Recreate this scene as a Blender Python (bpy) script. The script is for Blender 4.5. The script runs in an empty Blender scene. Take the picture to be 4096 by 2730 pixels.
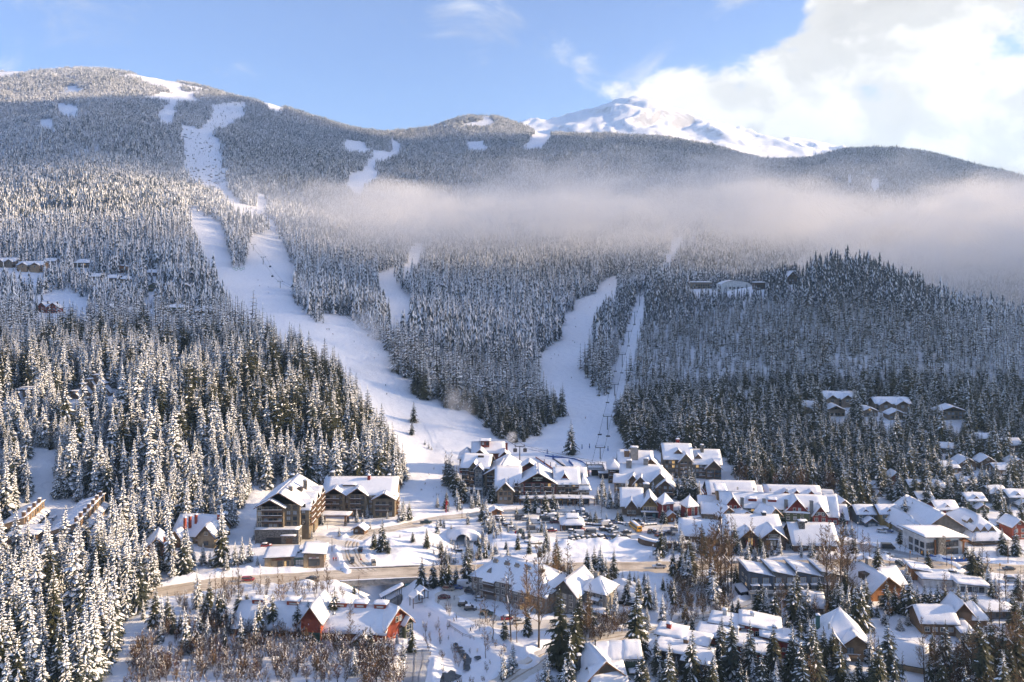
import bpy, bmesh, math, random
import numpy as np
from mathutils import Vector, Matrix
R=math.radians
rng=np.random.default_rng(7); random.seed(7)
sc=bpy.context.scene
C=sc.collection
# ---------------------------------------------------------------- camera
CAMZ=125.0; F4=3184.0; CX4=2048.0; HY4=1080.0     # photograph pixels (4096 wide): focal length, centre column, horizon row
cam=bpy.data.cameras.new('camera'); cam.sensor_width=36; cam.lens=F4/4096*36
cam.shift_y=-(1365-HY4)/4096.0
cam.clip_start=1; cam.clip_end=60000
camo=bpy.data.objects.new('camera',cam); C.objects.link(camo)
camo.location=(0,0,CAMZ); camo.rotation_euler=(R(90),0,0); sc.camera=camo
# ---------------------------------------------------------------- light
SUN_AZ,SUN_EL=R(87),R(17)      # azimuth from +Y towards +X
sun=bpy.data.lights.new('sun','SUN'); sun.energy=5.0; sun.angle=R(0.53); sun.color=(1.0,0.74,0.46)
suno=bpy.data.objects.new('sun',sun); C.objects.link(suno)
sdir=Vector((math.sin(SUN_AZ)*math.cos(SUN_EL),math.cos(SUN_AZ)*math.cos(SUN_EL),math.sin(SUN_EL)))
suno.rotation_euler=sdir.to_track_quat('Z','Y').to_euler(); suno.location=(300,300,400)
sc.view_settings.view_transform='Standard'; sc.view_settings.look='None'
sc.view_settings.exposure=1.3; sc.view_settings.gamma=1.0; sc.view_settings.use_curve_mapping=False
sc.cycles.use_denoising=True
try: sc.cycles.denoiser='OPENIMAGEDENOISE'; sc.cycles.denoising_prefilter='ACCURATE'
except Exception: pass
sc.cycles.max_bounces=5; sc.cycles.diffuse_bounces=2; sc.cycles.glossy_bounces=2; sc.cycles.transmission_bounces=2
sc.cycles.volume_bounces=2; sc.cycles.transparent_max_bounces=8
sc.cycles.volume_step_rate=0.45; sc.cycles.volume_max_steps=40
sc.cycles.use_adaptive_sampling=True; sc.cycles.adaptive_threshold=0.03; sc.cycles.use_light_tree=False
# ---------------------------------------------------------------- node helpers
class NT:
    def __init__(s,nt): s.nt=nt; nt.nodes.clear()
    def n(s,t,**k):
        nd=s.nt.nodes.new(t)
        for a,v in k.items():
            if a.startswith('i_'):
                key=a[2:]; key=int(key) if key.isdigit() else key
                nd.inputs[key].default_value=v
            else: setattr(nd,a,v)
        return nd
    def l(s,a,b): s.nt.links.new(a,b)
    def m(s,op,a,b=None,c=None,clamp=False):
        nd=s.nt.nodes.new('ShaderNodeMath'); nd.operation=op; nd.use_clamp=clamp
        for i,v in enumerate((a,b,c)):
            if v is None: continue
            if isinstance(v,(int,float)): nd.inputs[i].default_value=v
            else: s.l(v,nd.inputs[i])
        return nd.outputs[0]
    def mr(s,v,a,b,c=0.0,d=1.0,smooth=True):
        nd=s.nt.nodes.new('ShaderNodeMapRange'); nd.interpolation_type='SMOOTHSTEP' if smooth else 'LINEAR'; nd.clamp=True
        s.l(v,nd.inputs[0])
        for i,x in zip((1,2,3,4),(a,b,c,d)): nd.inputs[i].default_value=x
        return nd.outputs[0]
    def mix(s,f,a,b):
        nd=s.nt.nodes.new('ShaderNodeMix'); nd.data_type='RGBA'
        for sock,v in ((nd.inputs[0],f),(nd.inputs[6],a),(nd.inputs[7],b)):
            if isinstance(v,(int,float)): sock.default_value=v
            elif isinstance(v,tuple): sock.default_value=(*v[:3],1)
            else: s.l(v,sock)
        return nd.outputs[2]
    def noise(s,vec,scale,detail=4,rough=0.55,dist=0.0):
        nd=s.nt.nodes.new('ShaderNodeTexNoise'); nd.inputs['Scale'].default_value=scale; nd.inputs['Detail'].default_value=detail
        nd.inputs['Roughness'].default_value=rough; nd.inputs['Distortion'].default_value=dist
        if vec is not None: s.l(vec,nd.inputs['Vector'])
        return nd.outputs[0]
MATS={}
def newmat(name):
    m=bpy.data.materials.new(name); m.use_nodes=True; MATS[name]=m
    return m,NT(m.node_tree)
def pmat(name,col,rough=0.7,var=0.12,scale=0.6,bump=0.0,bscale=8.0,metal=0.0,spec=0.3,col2=None,planks=None,stretch=None,cov=None):
    """procedural paint/wood/stone: base colour broken up by noise, optional plank joints and bump"""
    m,t=newmat(name)
    out=t.n('ShaderNodeOutputMaterial'); b=t.n('ShaderNodeBsdfPrincipled'); t.l(b.outputs[0],out.inputs[0])
    tc=t.n('ShaderNodeTexCoord'); vec=tc.outputs['Object']
    if stretch:
        mp=t.n('ShaderNodeMapping'); mp.inputs['Scale'].default_value=stretch; t.l(vec,mp.inputs[0]); vec=mp.outputs[0]
    nz=t.noise(vec,scale,5,0.6)
    c2=col2 or tuple(max(0,c*(1-3*var)) for c in col)
    col_o=t.mix(t.mr(nz,0.3,0.72),c2,tuple(min(1,c*(1+var)) for c in col))
    hsrc=None
    if planks:
        ax,step=planks
        sp=t.n('ShaderNodeSeparateXYZ'); t.l(tc.outputs['Object'],sp.inputs[0])
        if ax=='h': cc=sp.outputs[2]
        else: cc=t.m('ADD',sp.outputs[0],sp.outputs[1])
        fr=t.m('FRACT',t.m('DIVIDE',cc,step))
        j=t.mr(t.m('ABSOLUTE',t.m('SUBTRACT',fr,0.5)),0.40,0.5,0,1)
        col_o=t.mix(t.m('MULTIPLY',j,0.45),col_o,tuple(c*0.3 for c in col)); hsrc=j
    t.l(col_o,b.inputs['Base Color'])
    b.inputs['Roughness'].default_value=rough; b.inputs['Metallic'].default_value=metal; b.inputs['Specular IOR Level'].default_value=spec
    if cov is not None: b.inputs['Coat Weight'].default_value=cov
    if bump>0:
        bp=t.n('ShaderNodeBump'); bp.inputs['Strength'].default_value=bump; bp.inputs['Distance'].default_value=0.1
        nb=t.noise(vec,bscale,4,0.6); t.l(nb,bp.inputs['Height']); t.l(bp.outputs[0],b.inputs['Normal'])
    return m
def snowmat(name,col=(0.86,0.88,0.91),dirt=None,bump=0.5,sc1=0.25,sc2=1.6,dist=0.35,rough=0.55):
    m,t=newmat(name)
    out=t.n('ShaderNodeOutputMaterial'); b=t.n('ShaderNodeBsdfPrincipled'); t.l(b.outputs[0],out.inputs[0])
    tc=t.n('ShaderNodeTexCoord'); vec=tc.outputs['Object']
    n1=t.noise(vec,sc1,5,0.6); n2=t.noise(vec,sc2,4,0.6)
    c=t.mix(t.mr(n1,0.3,0.7),tuple(x*0.95 for x in col),col)
    if dirt:
        n3=t.noise(vec,0.12,6,0.65); c=t.mix(t.mr(n3,0.38,0.66),c,dirt)
    t.l(c,b.inputs['Base Color']); b.inputs['Roughness'].default_value=rough; b.inputs['Specular IOR Level'].default_value=0.25
    if bump:
        bp=t.n('ShaderNodeBump'); bp.inputs['Strength'].default_value=bump; bp.inputs['Distance'].default_value=dist
        t.l(t.m('ADD',n1,t.m('MULTIPLY',n2,0.35)),bp.inputs['Height']); t.l(bp.outputs[0],b.inputs['Normal'])
    return m
# ---------------------------------------------------------------- world: Nishita sky with cloud bank towards the sun
w=bpy.data.worlds.new('World'); sc.world=w; w.use_nodes=True
t=NT(w.node_tree)
out=t.n('ShaderNodeOutputWorld'); bg=t.n('ShaderNodeBackground'); t.l(bg.outputs[0],out.inputs[0])
sky=t.n('ShaderNodeTexSky',sky_type='NISHITA',sun_disc=False); sky.sun_elevation=SUN_EL; sky.sun_rotation=SUN_AZ
sky.air_density=1.0; sky.dust_density=1.4; sky.ozone_density=2.0; sky.altitude=700
tc=t.n('ShaderNodeTexCoord'); d=tc.outputs['Generated']
sp=t.n('ShaderNodeSeparateXYZ'); t.l(d,sp.inputs[0])
az=t.m('ARCTAN2',sp.outputs[0],sp.outputs[1]); el=t.m('ARCSINE',sp.outputs[2])
mp=t.n('ShaderNodeMapping'); mp.inputs['Scale'].default_value=(1,1,1.5); t.l(d,mp.inputs[0])
def cumulus(vec):
    big=t.noise(vec,3.6,4,0.5,0.2); mid=t.noise(vec,9.0,8,0.6,0.25)
    return t.m('ADD',t.m('MULTIPLY',big,0.62),t.m('MULTIPLY',mid,0.38))
nz0=cumulus(mp.outputs[0])
# the same field a little nearer the sun: where it is thinner there, this side of the billow is lit
off=t.n('ShaderNodeVectorMath',operation='ADD'); t.l(mp.outputs[0],off.inputs[0]); off.inputs[1].default_value=(0.035,0.01,0.030)
nz1=cumulus(off.outputs[0])
# a cumulus bank behind the ridges on the sunward side; its top climbs towards the sun
top=t.m('SUBTRACT',t.m('ADD',0.238,t.m('MULTIPLY',az,0.34)),el)
cover=t.m('MINIMUM',t.mr(az,-0.02,0.17,-0.28,0.115,False),t.mr(top,-0.06,0.09,-0.26,0.115,False))
cover=t.m('SUBTRACT',cover,t.m('ADD',t.mr(el,0.36,0.62,0,0.5),t.mr(t.m('ABSOLUTE',az),1.15,1.75,0,0.5)))
dens=t.m('ADD',nz0,cover)
cl=t.mr(dens,0.515,0.585)
wisp=t.mr(t.noise(mp.outputs[0],6.5,7,0.62,0.5),0.54,0.74,0,0.6)
cl=t.m('MAXIMUM',cl,wisp)
lit=t.mr(t.m('SUBTRACT',nz0,nz1),-0.035,0.035,0,1)
core=t.mr(dens,0.56,0.76,1,0)
ccol=t.mix(t.m('MULTIPLY',t.m('ADD',t.m('MULTIPLY',lit,0.6),t.m('MULTIPLY',core,0.4)),1.0),(3.7,3.6,3.5),(6.2,6.0,5.65))
tint=t.n('ShaderNodeMix',data_type='RGBA',blend_type='MULTIPLY'); tint.inputs[0].default_value=1.0
t.l(sky.outputs[0],tint.inputs[6]); tint.inputs[7].default_value=(0.76,0.95,1.36,1)
veil=t.mix(0.2,tint.outputs[2],(3.8,3.9,4.1))      # thin high cirrus pales the whole sky
CLOUD_MIX=t.mix(cl,veil,ccol)
t.l(CLOUD_MIX,bg.inputs[0]); bg.inputs[1].default_value=0.082
# ---------------------------------------------------------------- numpy noise
def _hash(ix,iy,seed):
    n=(ix.astype(np.int64)*374761393+iy.astype(np.int64)*668265263+seed*1274126177)&0x7fffffff
    n=(n^(n>>13))*1274126177&0x7fffffff
    return ((n^(n>>16))&0xffff)/65535.0
def vnoise(x,y,seed=0):
    ix=np.floor(x); iy=np.floor(y); fx=x-ix; fy=y-iy
    fx=fx*fx*fx*(fx*(fx*6-15)+10); fy=fy*fy*fy*(fy*(fy*6-15)+10)
    a=_hash(ix,iy,seed); b=_hash(ix+1,iy,seed); c=_hash(ix,iy+1,seed); d=_hash(ix+1,iy+1,seed)
    return (a+(b-a)*fx)*(1-fy)+(c+(d-c)*fx)*fy
def fbm(x,y,oct=4,seed=0,gain=0.5):
    s=0;a=1;tot=0
    for o in range(oct):
        s=s+a*vnoise(x,y,seed+o*17); tot+=a; a*=gain; x=x*2.03+11.3; y=y*2.03+5.7
    return s/tot*2-1
# ---------------------------------------------------------------- terrain profile: heights along lines of sight, (distance, height) per bearing
def zz(Y,py): return CAMZ-(py*4-HY4)/F4*Y          # height of a sighting at distance Y on photo row py (1024 scale)
COLS={}
def col(px,*k): COLS[px]=sorted(k)
FL=lambda *ys:[(y,0.0) for y in ys]
S=lambda Y,py:(Y,zz(Y,py))
col(-700,(60,0),(420,0),(560,60),(1000,120),(2000,420),(3500,900),(4500,1100),(6000,700),(9000,500))
col(-150,(60,0),(400,0),(520,55),(900,90),(1100,140),S(1800,165),S(3000,112),S(4000,78),(4700,1020),(6500,600),(9000,500))
col(0,(60,0),(395,0),(510,48),(880,84),(1080,134),S(1800,172),S(3000,104),S(3900,72),(4600,1000),(6500,600),(9000,500))
col(100,(60,0),(405,0),(525,48),(880,84),(1080,134),S(1800,174),S(3000,104),S(4000,63),(4700,1050),(6500,600),(9000,500))
col(200,(60,0),(410,0),(530,46),(700,74),(900,92),(1100,138),S(1800,188),S(3000,121),S(3900,85),(4600,900),(6500,600),(9000,500))
col(300,(60,0),(425,0),(500,20),(600,54),(650,66),(800,76),(950,92),(1200,128),S(1800,206),S(3000,140),S(3800,109),(4500,780),(6500,600),(9000,500))
col(350,(60,0),(440,0),(520,16),(600,34),(700,50),(850,74),(1100,96),(1500,170),S(2000,200),S(3000,152),S(3900,124),(4600,690),(6500,600),(9000,500))
col(400,(60,0),(470,0),(540,6),(620,24),(720,44),(850,60),(1100,85),(1500,158),S(2100,193),S(3000,160),S(4000,137),(4800,640),(6500,600),(9000,500))
col(450,(60,0),(530,0),(600,14),(800,42),(1100,78),(1500,150),S(2200,186),S(3000,158),S(3600,140),S(4300,110),(5000,760),(6500,600),(9000,500))
col(500,(60,0),(570,0),(650,12),(800,32),(1100,72),(1500,150),S(2200,183),S(3000,155),S(3600,139),S(4300,104),(5000,780),S(6500,118),(9000,900))
col(550,(60,0),(560,0),(800,30),(1100,70),(1500,150),S(2200,183),S(3000,152),S(4000,134),(4600,730),S(6500,116),(9000,900))
col(600,(60,0),(545,0),(650,14),(800,34),(1000,70),(1200,95),(1500,150),S(2200,184),S(3000,152),S(3900,133),(4500,690),S(6500,108),(9000,1200))
col(640,(60,0),(520,0),(600,14),(800,58),(1000,100),(1150,112),(1500,152),S(2200,188),S(3000,155),S(3800,135),(4400,680),S(5600,120),S(6500,88),(9000,1200))
col(700,(60,0),(500,0),(600,16),(800,66),(1000,106),(1150,105),(1500,150),S(2200,192),S(3000,162),S(3700,144),(4300,620),S(5600,128),S(6500,119),(9000,900))
col(740,(60,0),(490,0),(600,18),(800,78),(920,106),(1050,98),(1300,92),(1600,170),S(2200,194),S(3000,168),S(3600,155),(4200,560),S(6300,128),(9000,700))
col(800,(60,0),(480,0),(620,22),(800,88),(900,115),(1000,104),(1200,78),(1600,165),S(2200,196),S(3000,172),S(3500,160),(4200,500),S(6200,139),(9000,600))
col(860,(60,0),(475,0),(620,24),(800,90),(900,124),(1000,98),(1200,62),(1600,160),S(2200,196),S(3000,163),S(3500,145),(4200,560),S(6200,147),(9000,500))
col(910,(60,0),(470,0),(620,24),(800,84),(880,106),(1000,80),(1200,52),(1600,158),S(2200,198),S(3000,166),S(3500,148),(4200,540),(6500,420),(9000,500))
col(960,(60,0),(465,0),(620,24),(800,76),(870,84),(1000,60),(1200,46),(1600,155),S(2200,202),S(3000,176),S(3400,160),(4200,480),(6500,420),(9000,500))
col(1024,(60,0),(460,0),(620,24),(800,68),(860,72),(1000,52),(1200,40),(1600,150),S(2200,208),S(3000,190),S(3300,180),(4200,400),(6500,420),(9000,500))
col(1150,(60,0),(455,0),(620,22),(800,54),(860,58),(1000,44),(1200,36),(1600,140),S(2200,222),S(3000,206),S(3300,202),(4200,350),(6500,400),(9000,500))
col(1700,(60,0),(450,0),(620,16),(800,36),(1000,32),(1200,30),(1600,110),(2200,230),(3300,320),(4200,300),(6500,380),(9000,500))
LY=np.linspace(math.log(60),math.log(9000),420)
KP=np.array(sorted(COLS)); 
def smoothed(kn):
    ys=np.log([k[0] for k in kn]); zs=np.array([k[1] for k in kn],float)
    v=np.interp(LY,ys,zs)
    k=np.exp(-0.5*(np.arange(-7,8)/2.6)**2); k/=k.sum()
    return np.convolve(np.pad(v,7,mode='edge'),k,'valid')
KZ=np.array([smoothed(COLS[p]) for p in KP])
PXG=np.arange(-700,1701,6.0)
BASE=np.array([np.interp(PXG,KP,KZ[:,j]) for j in range(len(LY))]).T      # [px,logY]
k=np.exp(-0.5*(np.arange(-9,10)/3.2)**2); k/=k.sum()
BASE=np.apply_along_axis(lambda v:np.convolve(np.pad(v,9,mode='edge'),k,'valid'),0,BASE)
def base(x,y):
    y=np.maximum(y,61.0); px=np.clip(512+796*x/y,-699,1699); ly=np.clip(np.log(y),LY[0],LY[-1]-1e-6)
    u=(px-PXG[0])/6.0; v=(ly-LY[0])/(LY[1]-LY[0])
    i=np.clip(u.astype(int),0,len(PXG)-2); j=np.clip(v.astype(int),0,len(LY)-2); fu=u-i; fv=v-j
    z=(BASE[i,j]*(1-fu)+BASE[i+1,j]*fu)*(1-fv)+(BASE[i,j+1]*(1-fu)+BASE[i+1,j+1]*fu)*fv
    amp=np.clip((z-15)/180,0,1)
    z=z+amp*(fbm(x/420,y/420,3,3)*20+fbm(x/110,y/110,3,9)*5.0)*np.clip(y/1500,0.25,1.3)
    hi=np.clip((y-4600)/700,0,1)
    rid=1-np.abs(fbm(x/520,y/520,5,21,0.55))*2
    wx=x+fbm(x/500,y/500,2,71)*220; rid2=1-np.abs(fbm(wx/330,y/1100,4,23,0.5))*2
    z=z+hi*(rid2*55-25+fbm(x/200,y/200,5,31,0.58)*20)
    return z
# ---------------------------------------------------------------- sightings -> ground points
def ground_flat(X4,Y4,z=0.0):
    Y=(CAMZ-z)*F4/(Y4-HY4); return Vector(((X4-CX4)/F4*Y,Y,z))
YS=np.concatenate([np.arange(150,700,0.5),np.geomspace(700,8800,2500)])
def hit(X4,Y4,hf):
    tx=(X4-CX4)/F4; tz=(Y4-HY4)/F4
    zt=hf(YS*tx,YS); zr=CAMZ-tz*YS
    k=np.argmax(zr<zt)
    if not (zr<zt).any(): k=len(YS)-1
    Y=YS[k]; return Vector((tx*Y,Y,float(zt[k])))
def inpoly(px,py,poly):
    c=np.zeros(px.shape,bool); n=len(poly)
    for i in range(n):
        x1,y1=poly[i]; x2,y2=poly[i-1]
        m=((y1>py)!=(y2>py))&(px<(x2-x1)*(py-y1)/((y2-y1) or 1e-9)+x1); c^=m
    return c
def polyd(x,y,pl):
    """distance to a polyline and the height along it"""
    P_=np.array([q[:2] for q in pl]); lo=P_.min(0)-24; hi=P_.max(0)+24
    m_=(x>lo[0])&(x<hi[0])&(y>lo[1])&(y<hi[1])
    if not m_.all():
        D_=np.full(x.shape,1e9); Z_=np.zeros(x.shape)
        if m_.any(): D_[m_],Z_[m_]=polyd_in(x[m_],y[m_],pl)
        return D_,Z_
    return polyd_in(x,y,pl)
def polyd_in(x,y,pl):
    best=np.full(x.shape,1e9); bz=np.zeros(x.shape)
    for (a,b) in zip(pl[:-1],pl[1:]):
        ax,ay=a[0],a[1]; dx,dy=b[0]-ax,b[1]-ay; L=dx*dx+dy*dy or 1e-9
        tt=np.clip(((x-ax)*dx+(y-ay)*dy)/L,0,1); dd=np.hypot(x-ax-tt*dx,y-ay-tt*dy)
        m=dd<best; best=np.where(m,dd,best); bz=np.where(m,a[2]+(b[2]-a[2])*tt,bz)
    return best,bz
def spline(pts,n=8):
    P=[pts[0]]+list(pts)+[pts[-1]]; o=[]
    for i in range(1,len(P)-2):
        p0,p1,p2,p3=(np.array(q,float) for q in P[i-1:i+3])
        for k in range(n):
            u=k/n; o.append(tuple(0.5*((2*p1)+(-p0+p2)*u+(2*p0-5*p1+4*p2-p3)*u*u+(-p0+3*p1-3*p2+p3)*u**3)))
    o.append(tuple(np.array(pts[-1],float))); return o
# roads and paths: centre lines sighted in the photograph, width in metres
def road_line(pts,z=0.0): return spline([tuple(ground_flat(*p,z)) if len(p)==2 else tuple(ground_flat(*p)) for p in pts])
BRIDGE=ground_flat(1528,2299)
ROADS={
 'highway':dict(pl=road_line([(300,2440),(560,2390),(850,2338),(1232,2311),(1615,2291),(2000,2277),(2350,2271),(2700,2268),(3100,2263),(3500,2260),(3800,2268),(4150,2284),(4600,2306)]),w=13.0,mat='road_sand',berm=1.0),
 'access_road':dict(pl=road_line([(1480,2292),(1440,2262),(1415,2226),(1405,2180),(1440,2146),(1500,2128),(1620,2107),(1740,2078),(1850,2066),(1960,2052),(2060,2050),(2300,2056)]),w=9.5,mat='road_snow',berm=0.9),
 'lodge_drive':dict(pl=road_line([(1405,2180),(1340,2168),(1270,2152),(1190,2172),(1080,2176)]),w=6.5,mat='road_snow',berm=0.5),
 'side_street':dict(pl=road_line([(3330,2166),(3430,2186),(3520,2205),(3640,2230),(3760,2266)]),w=12.0,mat='road_grey',berm=0.7),
 'lower_street':dict(pl=road_line([(1960,2790),(2018,2730),(2113,2666),(2209,2610),(2343,2580),(2477,2552),(2620,2520),(2780,2485),(2960,2440),(3060,2400)]),w=8.5,mat='road_snow',berm=0.8),
 'driveway':dict(pl=road_line([(1650,2800),(1655,2730),(1668,2650),(1672,2600)],-3.0),w=8.0,mat='road_grey',berm=0.6),
 'walkway':dict(pl=road_line([(1640,2385),(1700,2410),(1750,2433),(1884,2517),(2018,2605),(2090,2650)],-0.6),w=4.0,mat='snow_path',berm=0.5),
 'apartment_lane':dict(pl=road_line([(1880,2352),(1800,2372),(1790,2400),(1860,2440),(1960,2480),(2060,2500),(2200,2500),(2420,2480),(2560,2470)]),w=9.0,mat='road_snow',berm=0.5),
}
PARK=[tuple(ground_flat(*p))[:2] for p in [(1985,2040),(2140,2026),(2600,2020),(2860,2040),(2880,2110),(2700,2140),(2600,2162),(2250,2160),(2120,2135),(2000,2085)]]
GULLY=spline([tuple(ground_flat(*p)) for p in [(1850,2150),(1810,2200),(1700,2250),(1570,2288),(1520,2310),(1540,2350),(1620,2410),(1720,2490),(1800,2570),(1840,2640),(1795,2730),(1760,2800)]])
UNDER=ground_flat(1560,2330)
PADS=[]
BANKS=[(spline([tuple(ground_flat(*p)) for p in q]),h_,w_) for q,h_,w_ in (([(2250,2176),(2330,2172),(2430,2172),(2540,2168)],2.0,2.2),([(2560,2210),(2680,2236),(2760,2246)],1.2,3.0),([(2010,2150),(2080,2160),(2200,2168)],1.4,2.0),
  ([(1560,2170),(1650,2160),(1720,2140)],1.6,4.0),([(700,2330),(900,2300),(1180,2290)],1.0,1.8),([(2700,2252),(3000,2244),(3300,2244)],1.3,2.2),([(1430,2270),(1450,2256)],1.6,1.8),([(2960,2400),(3040,2420),(3100,2430)],1.5,2.5),([(2330,2560),(2480,2534)],1.2,2.0))]
MOUND=ground_flat(1851,2148)
def height_full(x,y):
    x=np.asarray(x,float); y=np.asarray(y,float); z=base(x,y)
    m=(y<640)&(y>120)
    if m.any():
        xm,ym,zm=x[m],y[m],z[m]
        near=np.clip((640-ym)/80,0,1)
        # snow relief of the valley floor: drifts, ploughed heaps, small hollows
        zm=zm+near*(fbm(xm/26,ym/26,3,41)*1.0+fbm(xm/7,ym/7,3,43)*0.45+fbm(xm/2.6,ym/2.6,2,47)*0.16)
        g,_=polyd(xm,ym,GULLY)
        zm=zm-4.4*np.exp(-(g/10.0)**2)-4.0*np.exp(-((xm-BRIDGE.x)**2+(ym-BRIDGE.y+6)**2)/15.0**2)*np.exp(-(g/13.0)**2)
        for pl_,h_,w_ in BANKS:
            d,_=polyd(xm,ym,pl_); zm=zm+h_*np.exp(-(d/w_)**2)*(0.6+0.9*np.clip(fbm(xm/4,ym/4,3,61)+0.4,0,1.2))
        for rn,r in ROADS.items():
            d,bz=polyd(xm,ym,r['pl']); hw=r['w']/2
            k=np.clip((hw+2.2-d)/2.2,0,1); k=k*k*(3-2*k)
            if rn=='highway': k=k*np.clip((np.abs(xm-BRIDGE.x)-12.0)/2.5,0,1)
            bh=(np.clip((np.abs(xm-BRIDGE.x)-14.0)/3,0,1) if rn=='highway' else 1.0)*r['berm']*1.5*np.exp(-((d-hw-1.9)/1.25)**2)*(0.45+0.8*np.clip(fbm(xm/5,ym/5,3,51)+0.5,0,1.4))
            zm=zm*(1-k)+(bz-0.10)*k+bh*(1-k)
            r.setdefault('_',0)
        pk=inpoly(xm,ym,PARK)
        zm=np.where(pk,-0.02+0.04*fbm(xm/3,ym/3,2,5),zm)
        for (ax,ay,r0,zt) in PADS:
            d=np.hypot(xm-ax,ym-ay); k=np.clip((r0*1.35-d)/(r0*0.35),0,1); k=k*k*(3-2*k); zm=zm*(1-k)+zt*k
        z=z.copy(); z[m]=zm
    return z
# the valley floor is surveyed once on a 1 m raster; everything stands on that survey
GX0,GY0,GN,GM=-490.0,121.0,981,521
def _survey():
    xx,yy=np.meshgrid(GX0+np.arange(GN),GY0+np.arange(GM),indexing='ij')
    return height_full(xx.ravel(),yy.ravel()).reshape(GN,GM)
SURVEY=_survey()
def height(x,y):
    x=np.asarray(x,float); y=np.asarray(y,float); u=x-GX0; v=y-GY0
    ins=(u>0)&(u<GN-1.01)&(v>0)&(v<GM-1.01)
    if not ins.any(): return height_full(x,y)
    z=np.empty(x.shape); o=~ins
    if o.any(): z[o]=height_full(x[o],y[o])
    u=u[ins]; v=v[ins]; i=u.astype(int); j=v.astype(int); fu=u-i; fv=v-j
    z[ins]=(SURVEY[i,j]*(1-fu)+SURVEY[i+1,j]*fu)*(1-fv)+(SURVEY[i,j+1]*(1-fu)+SURVEY[i+1,j+1]*fu)*fv
    return z
YC=np.concatenate([np.arange(200,700,4.0),np.geomspace(700,8800,700)])
def at(X4,Y4):
    tx=(X4-CX4)/F4; tz=(Y4-HY4)/F4; zt=base(YC*tx,YC); zr=CAMZ-tz*YC; m=zr<zt
    k=int(np.argmax(m)) if m.any() else len(YC)-1; lo,hi=YC[max(0,k-2)],YC[min(len(YC)-1,k+1)]
    ys_=np.linspace(lo,hi,60); zt=height(ys_*tx,ys_); m=(CAMZ-tz*ys_)<zt; k=int(np.argmax(m)) if m.any() else 59
    return Vector((tx*ys_[k],ys_[k],float(zt[k])))
def gz(x,y): return float(height(np.array([float(x)]),np.array([float(y)]))[0])
# ---------------------------------------------------------------- object helpers
def link(name,me,parent=None,mats=(),loc=None,rz=None):
    o=bpy.data.objects.new(name,me); C.objects.link(o)
    if me is not None and mats and len(me.materials)==0:
        for m in mats: me.materials.append(MATS[m] if isinstance(m,str) else m)
    if parent is not None: o.parent=parent
    if loc is not None: o.location=loc
    if rz is not None: o.rotation_euler=(0,0,rz)
    return o
def tag(o,label,cat,group=None,kind=None):
    o['label']=label
    if cat: o['category']=cat
    if group: o['group']=group
    if kind: o['kind']=kind
    return o
def empty(name,label,cat,loc,rz=0,group=None):
    o=bpy.data.objects.new(name,None); C.objects.link(o); o.location=loc; o.rotation_euler=(0,0,rz); o.empty_display_size=1
    return tag(o,label,cat,group)
def mesh_np(name,v,faces_flat,sizes,mats=(),smooth=False,mi=None):
    me=bpy.data.meshes.new(name); v=np.asarray(v,np.float32)
    me.vertices.add(len(v)); me.vertices.foreach_set('co',v.ravel())
    ff=np.asarray(faces_flat,np.int32).ravel(); sz=np.asarray(sizes,np.int32)
    me.loops.add(len(ff)); me.loops.foreach_set('vertex_index',ff)
    me.polygons.add(len(sz)); me.polygons.foreach_set('loop_start',np.concatenate([[0],np.cumsum(sz)[:-1]]).astype(np.int32))
    me.polygons.foreach_set('loop_total',sz)
    if smooth: me.polygons.foreach_set('use_smooth',np.ones(len(sz),bool))
    if mi is not None: me.polygons.foreach_set('material_index',np.asarray(mi,np.int32))
    for m in mats: me.materials.append(MATS[m] if isinstance(m,str) else m)
    me.update(calc_edges=True); return me
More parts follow.
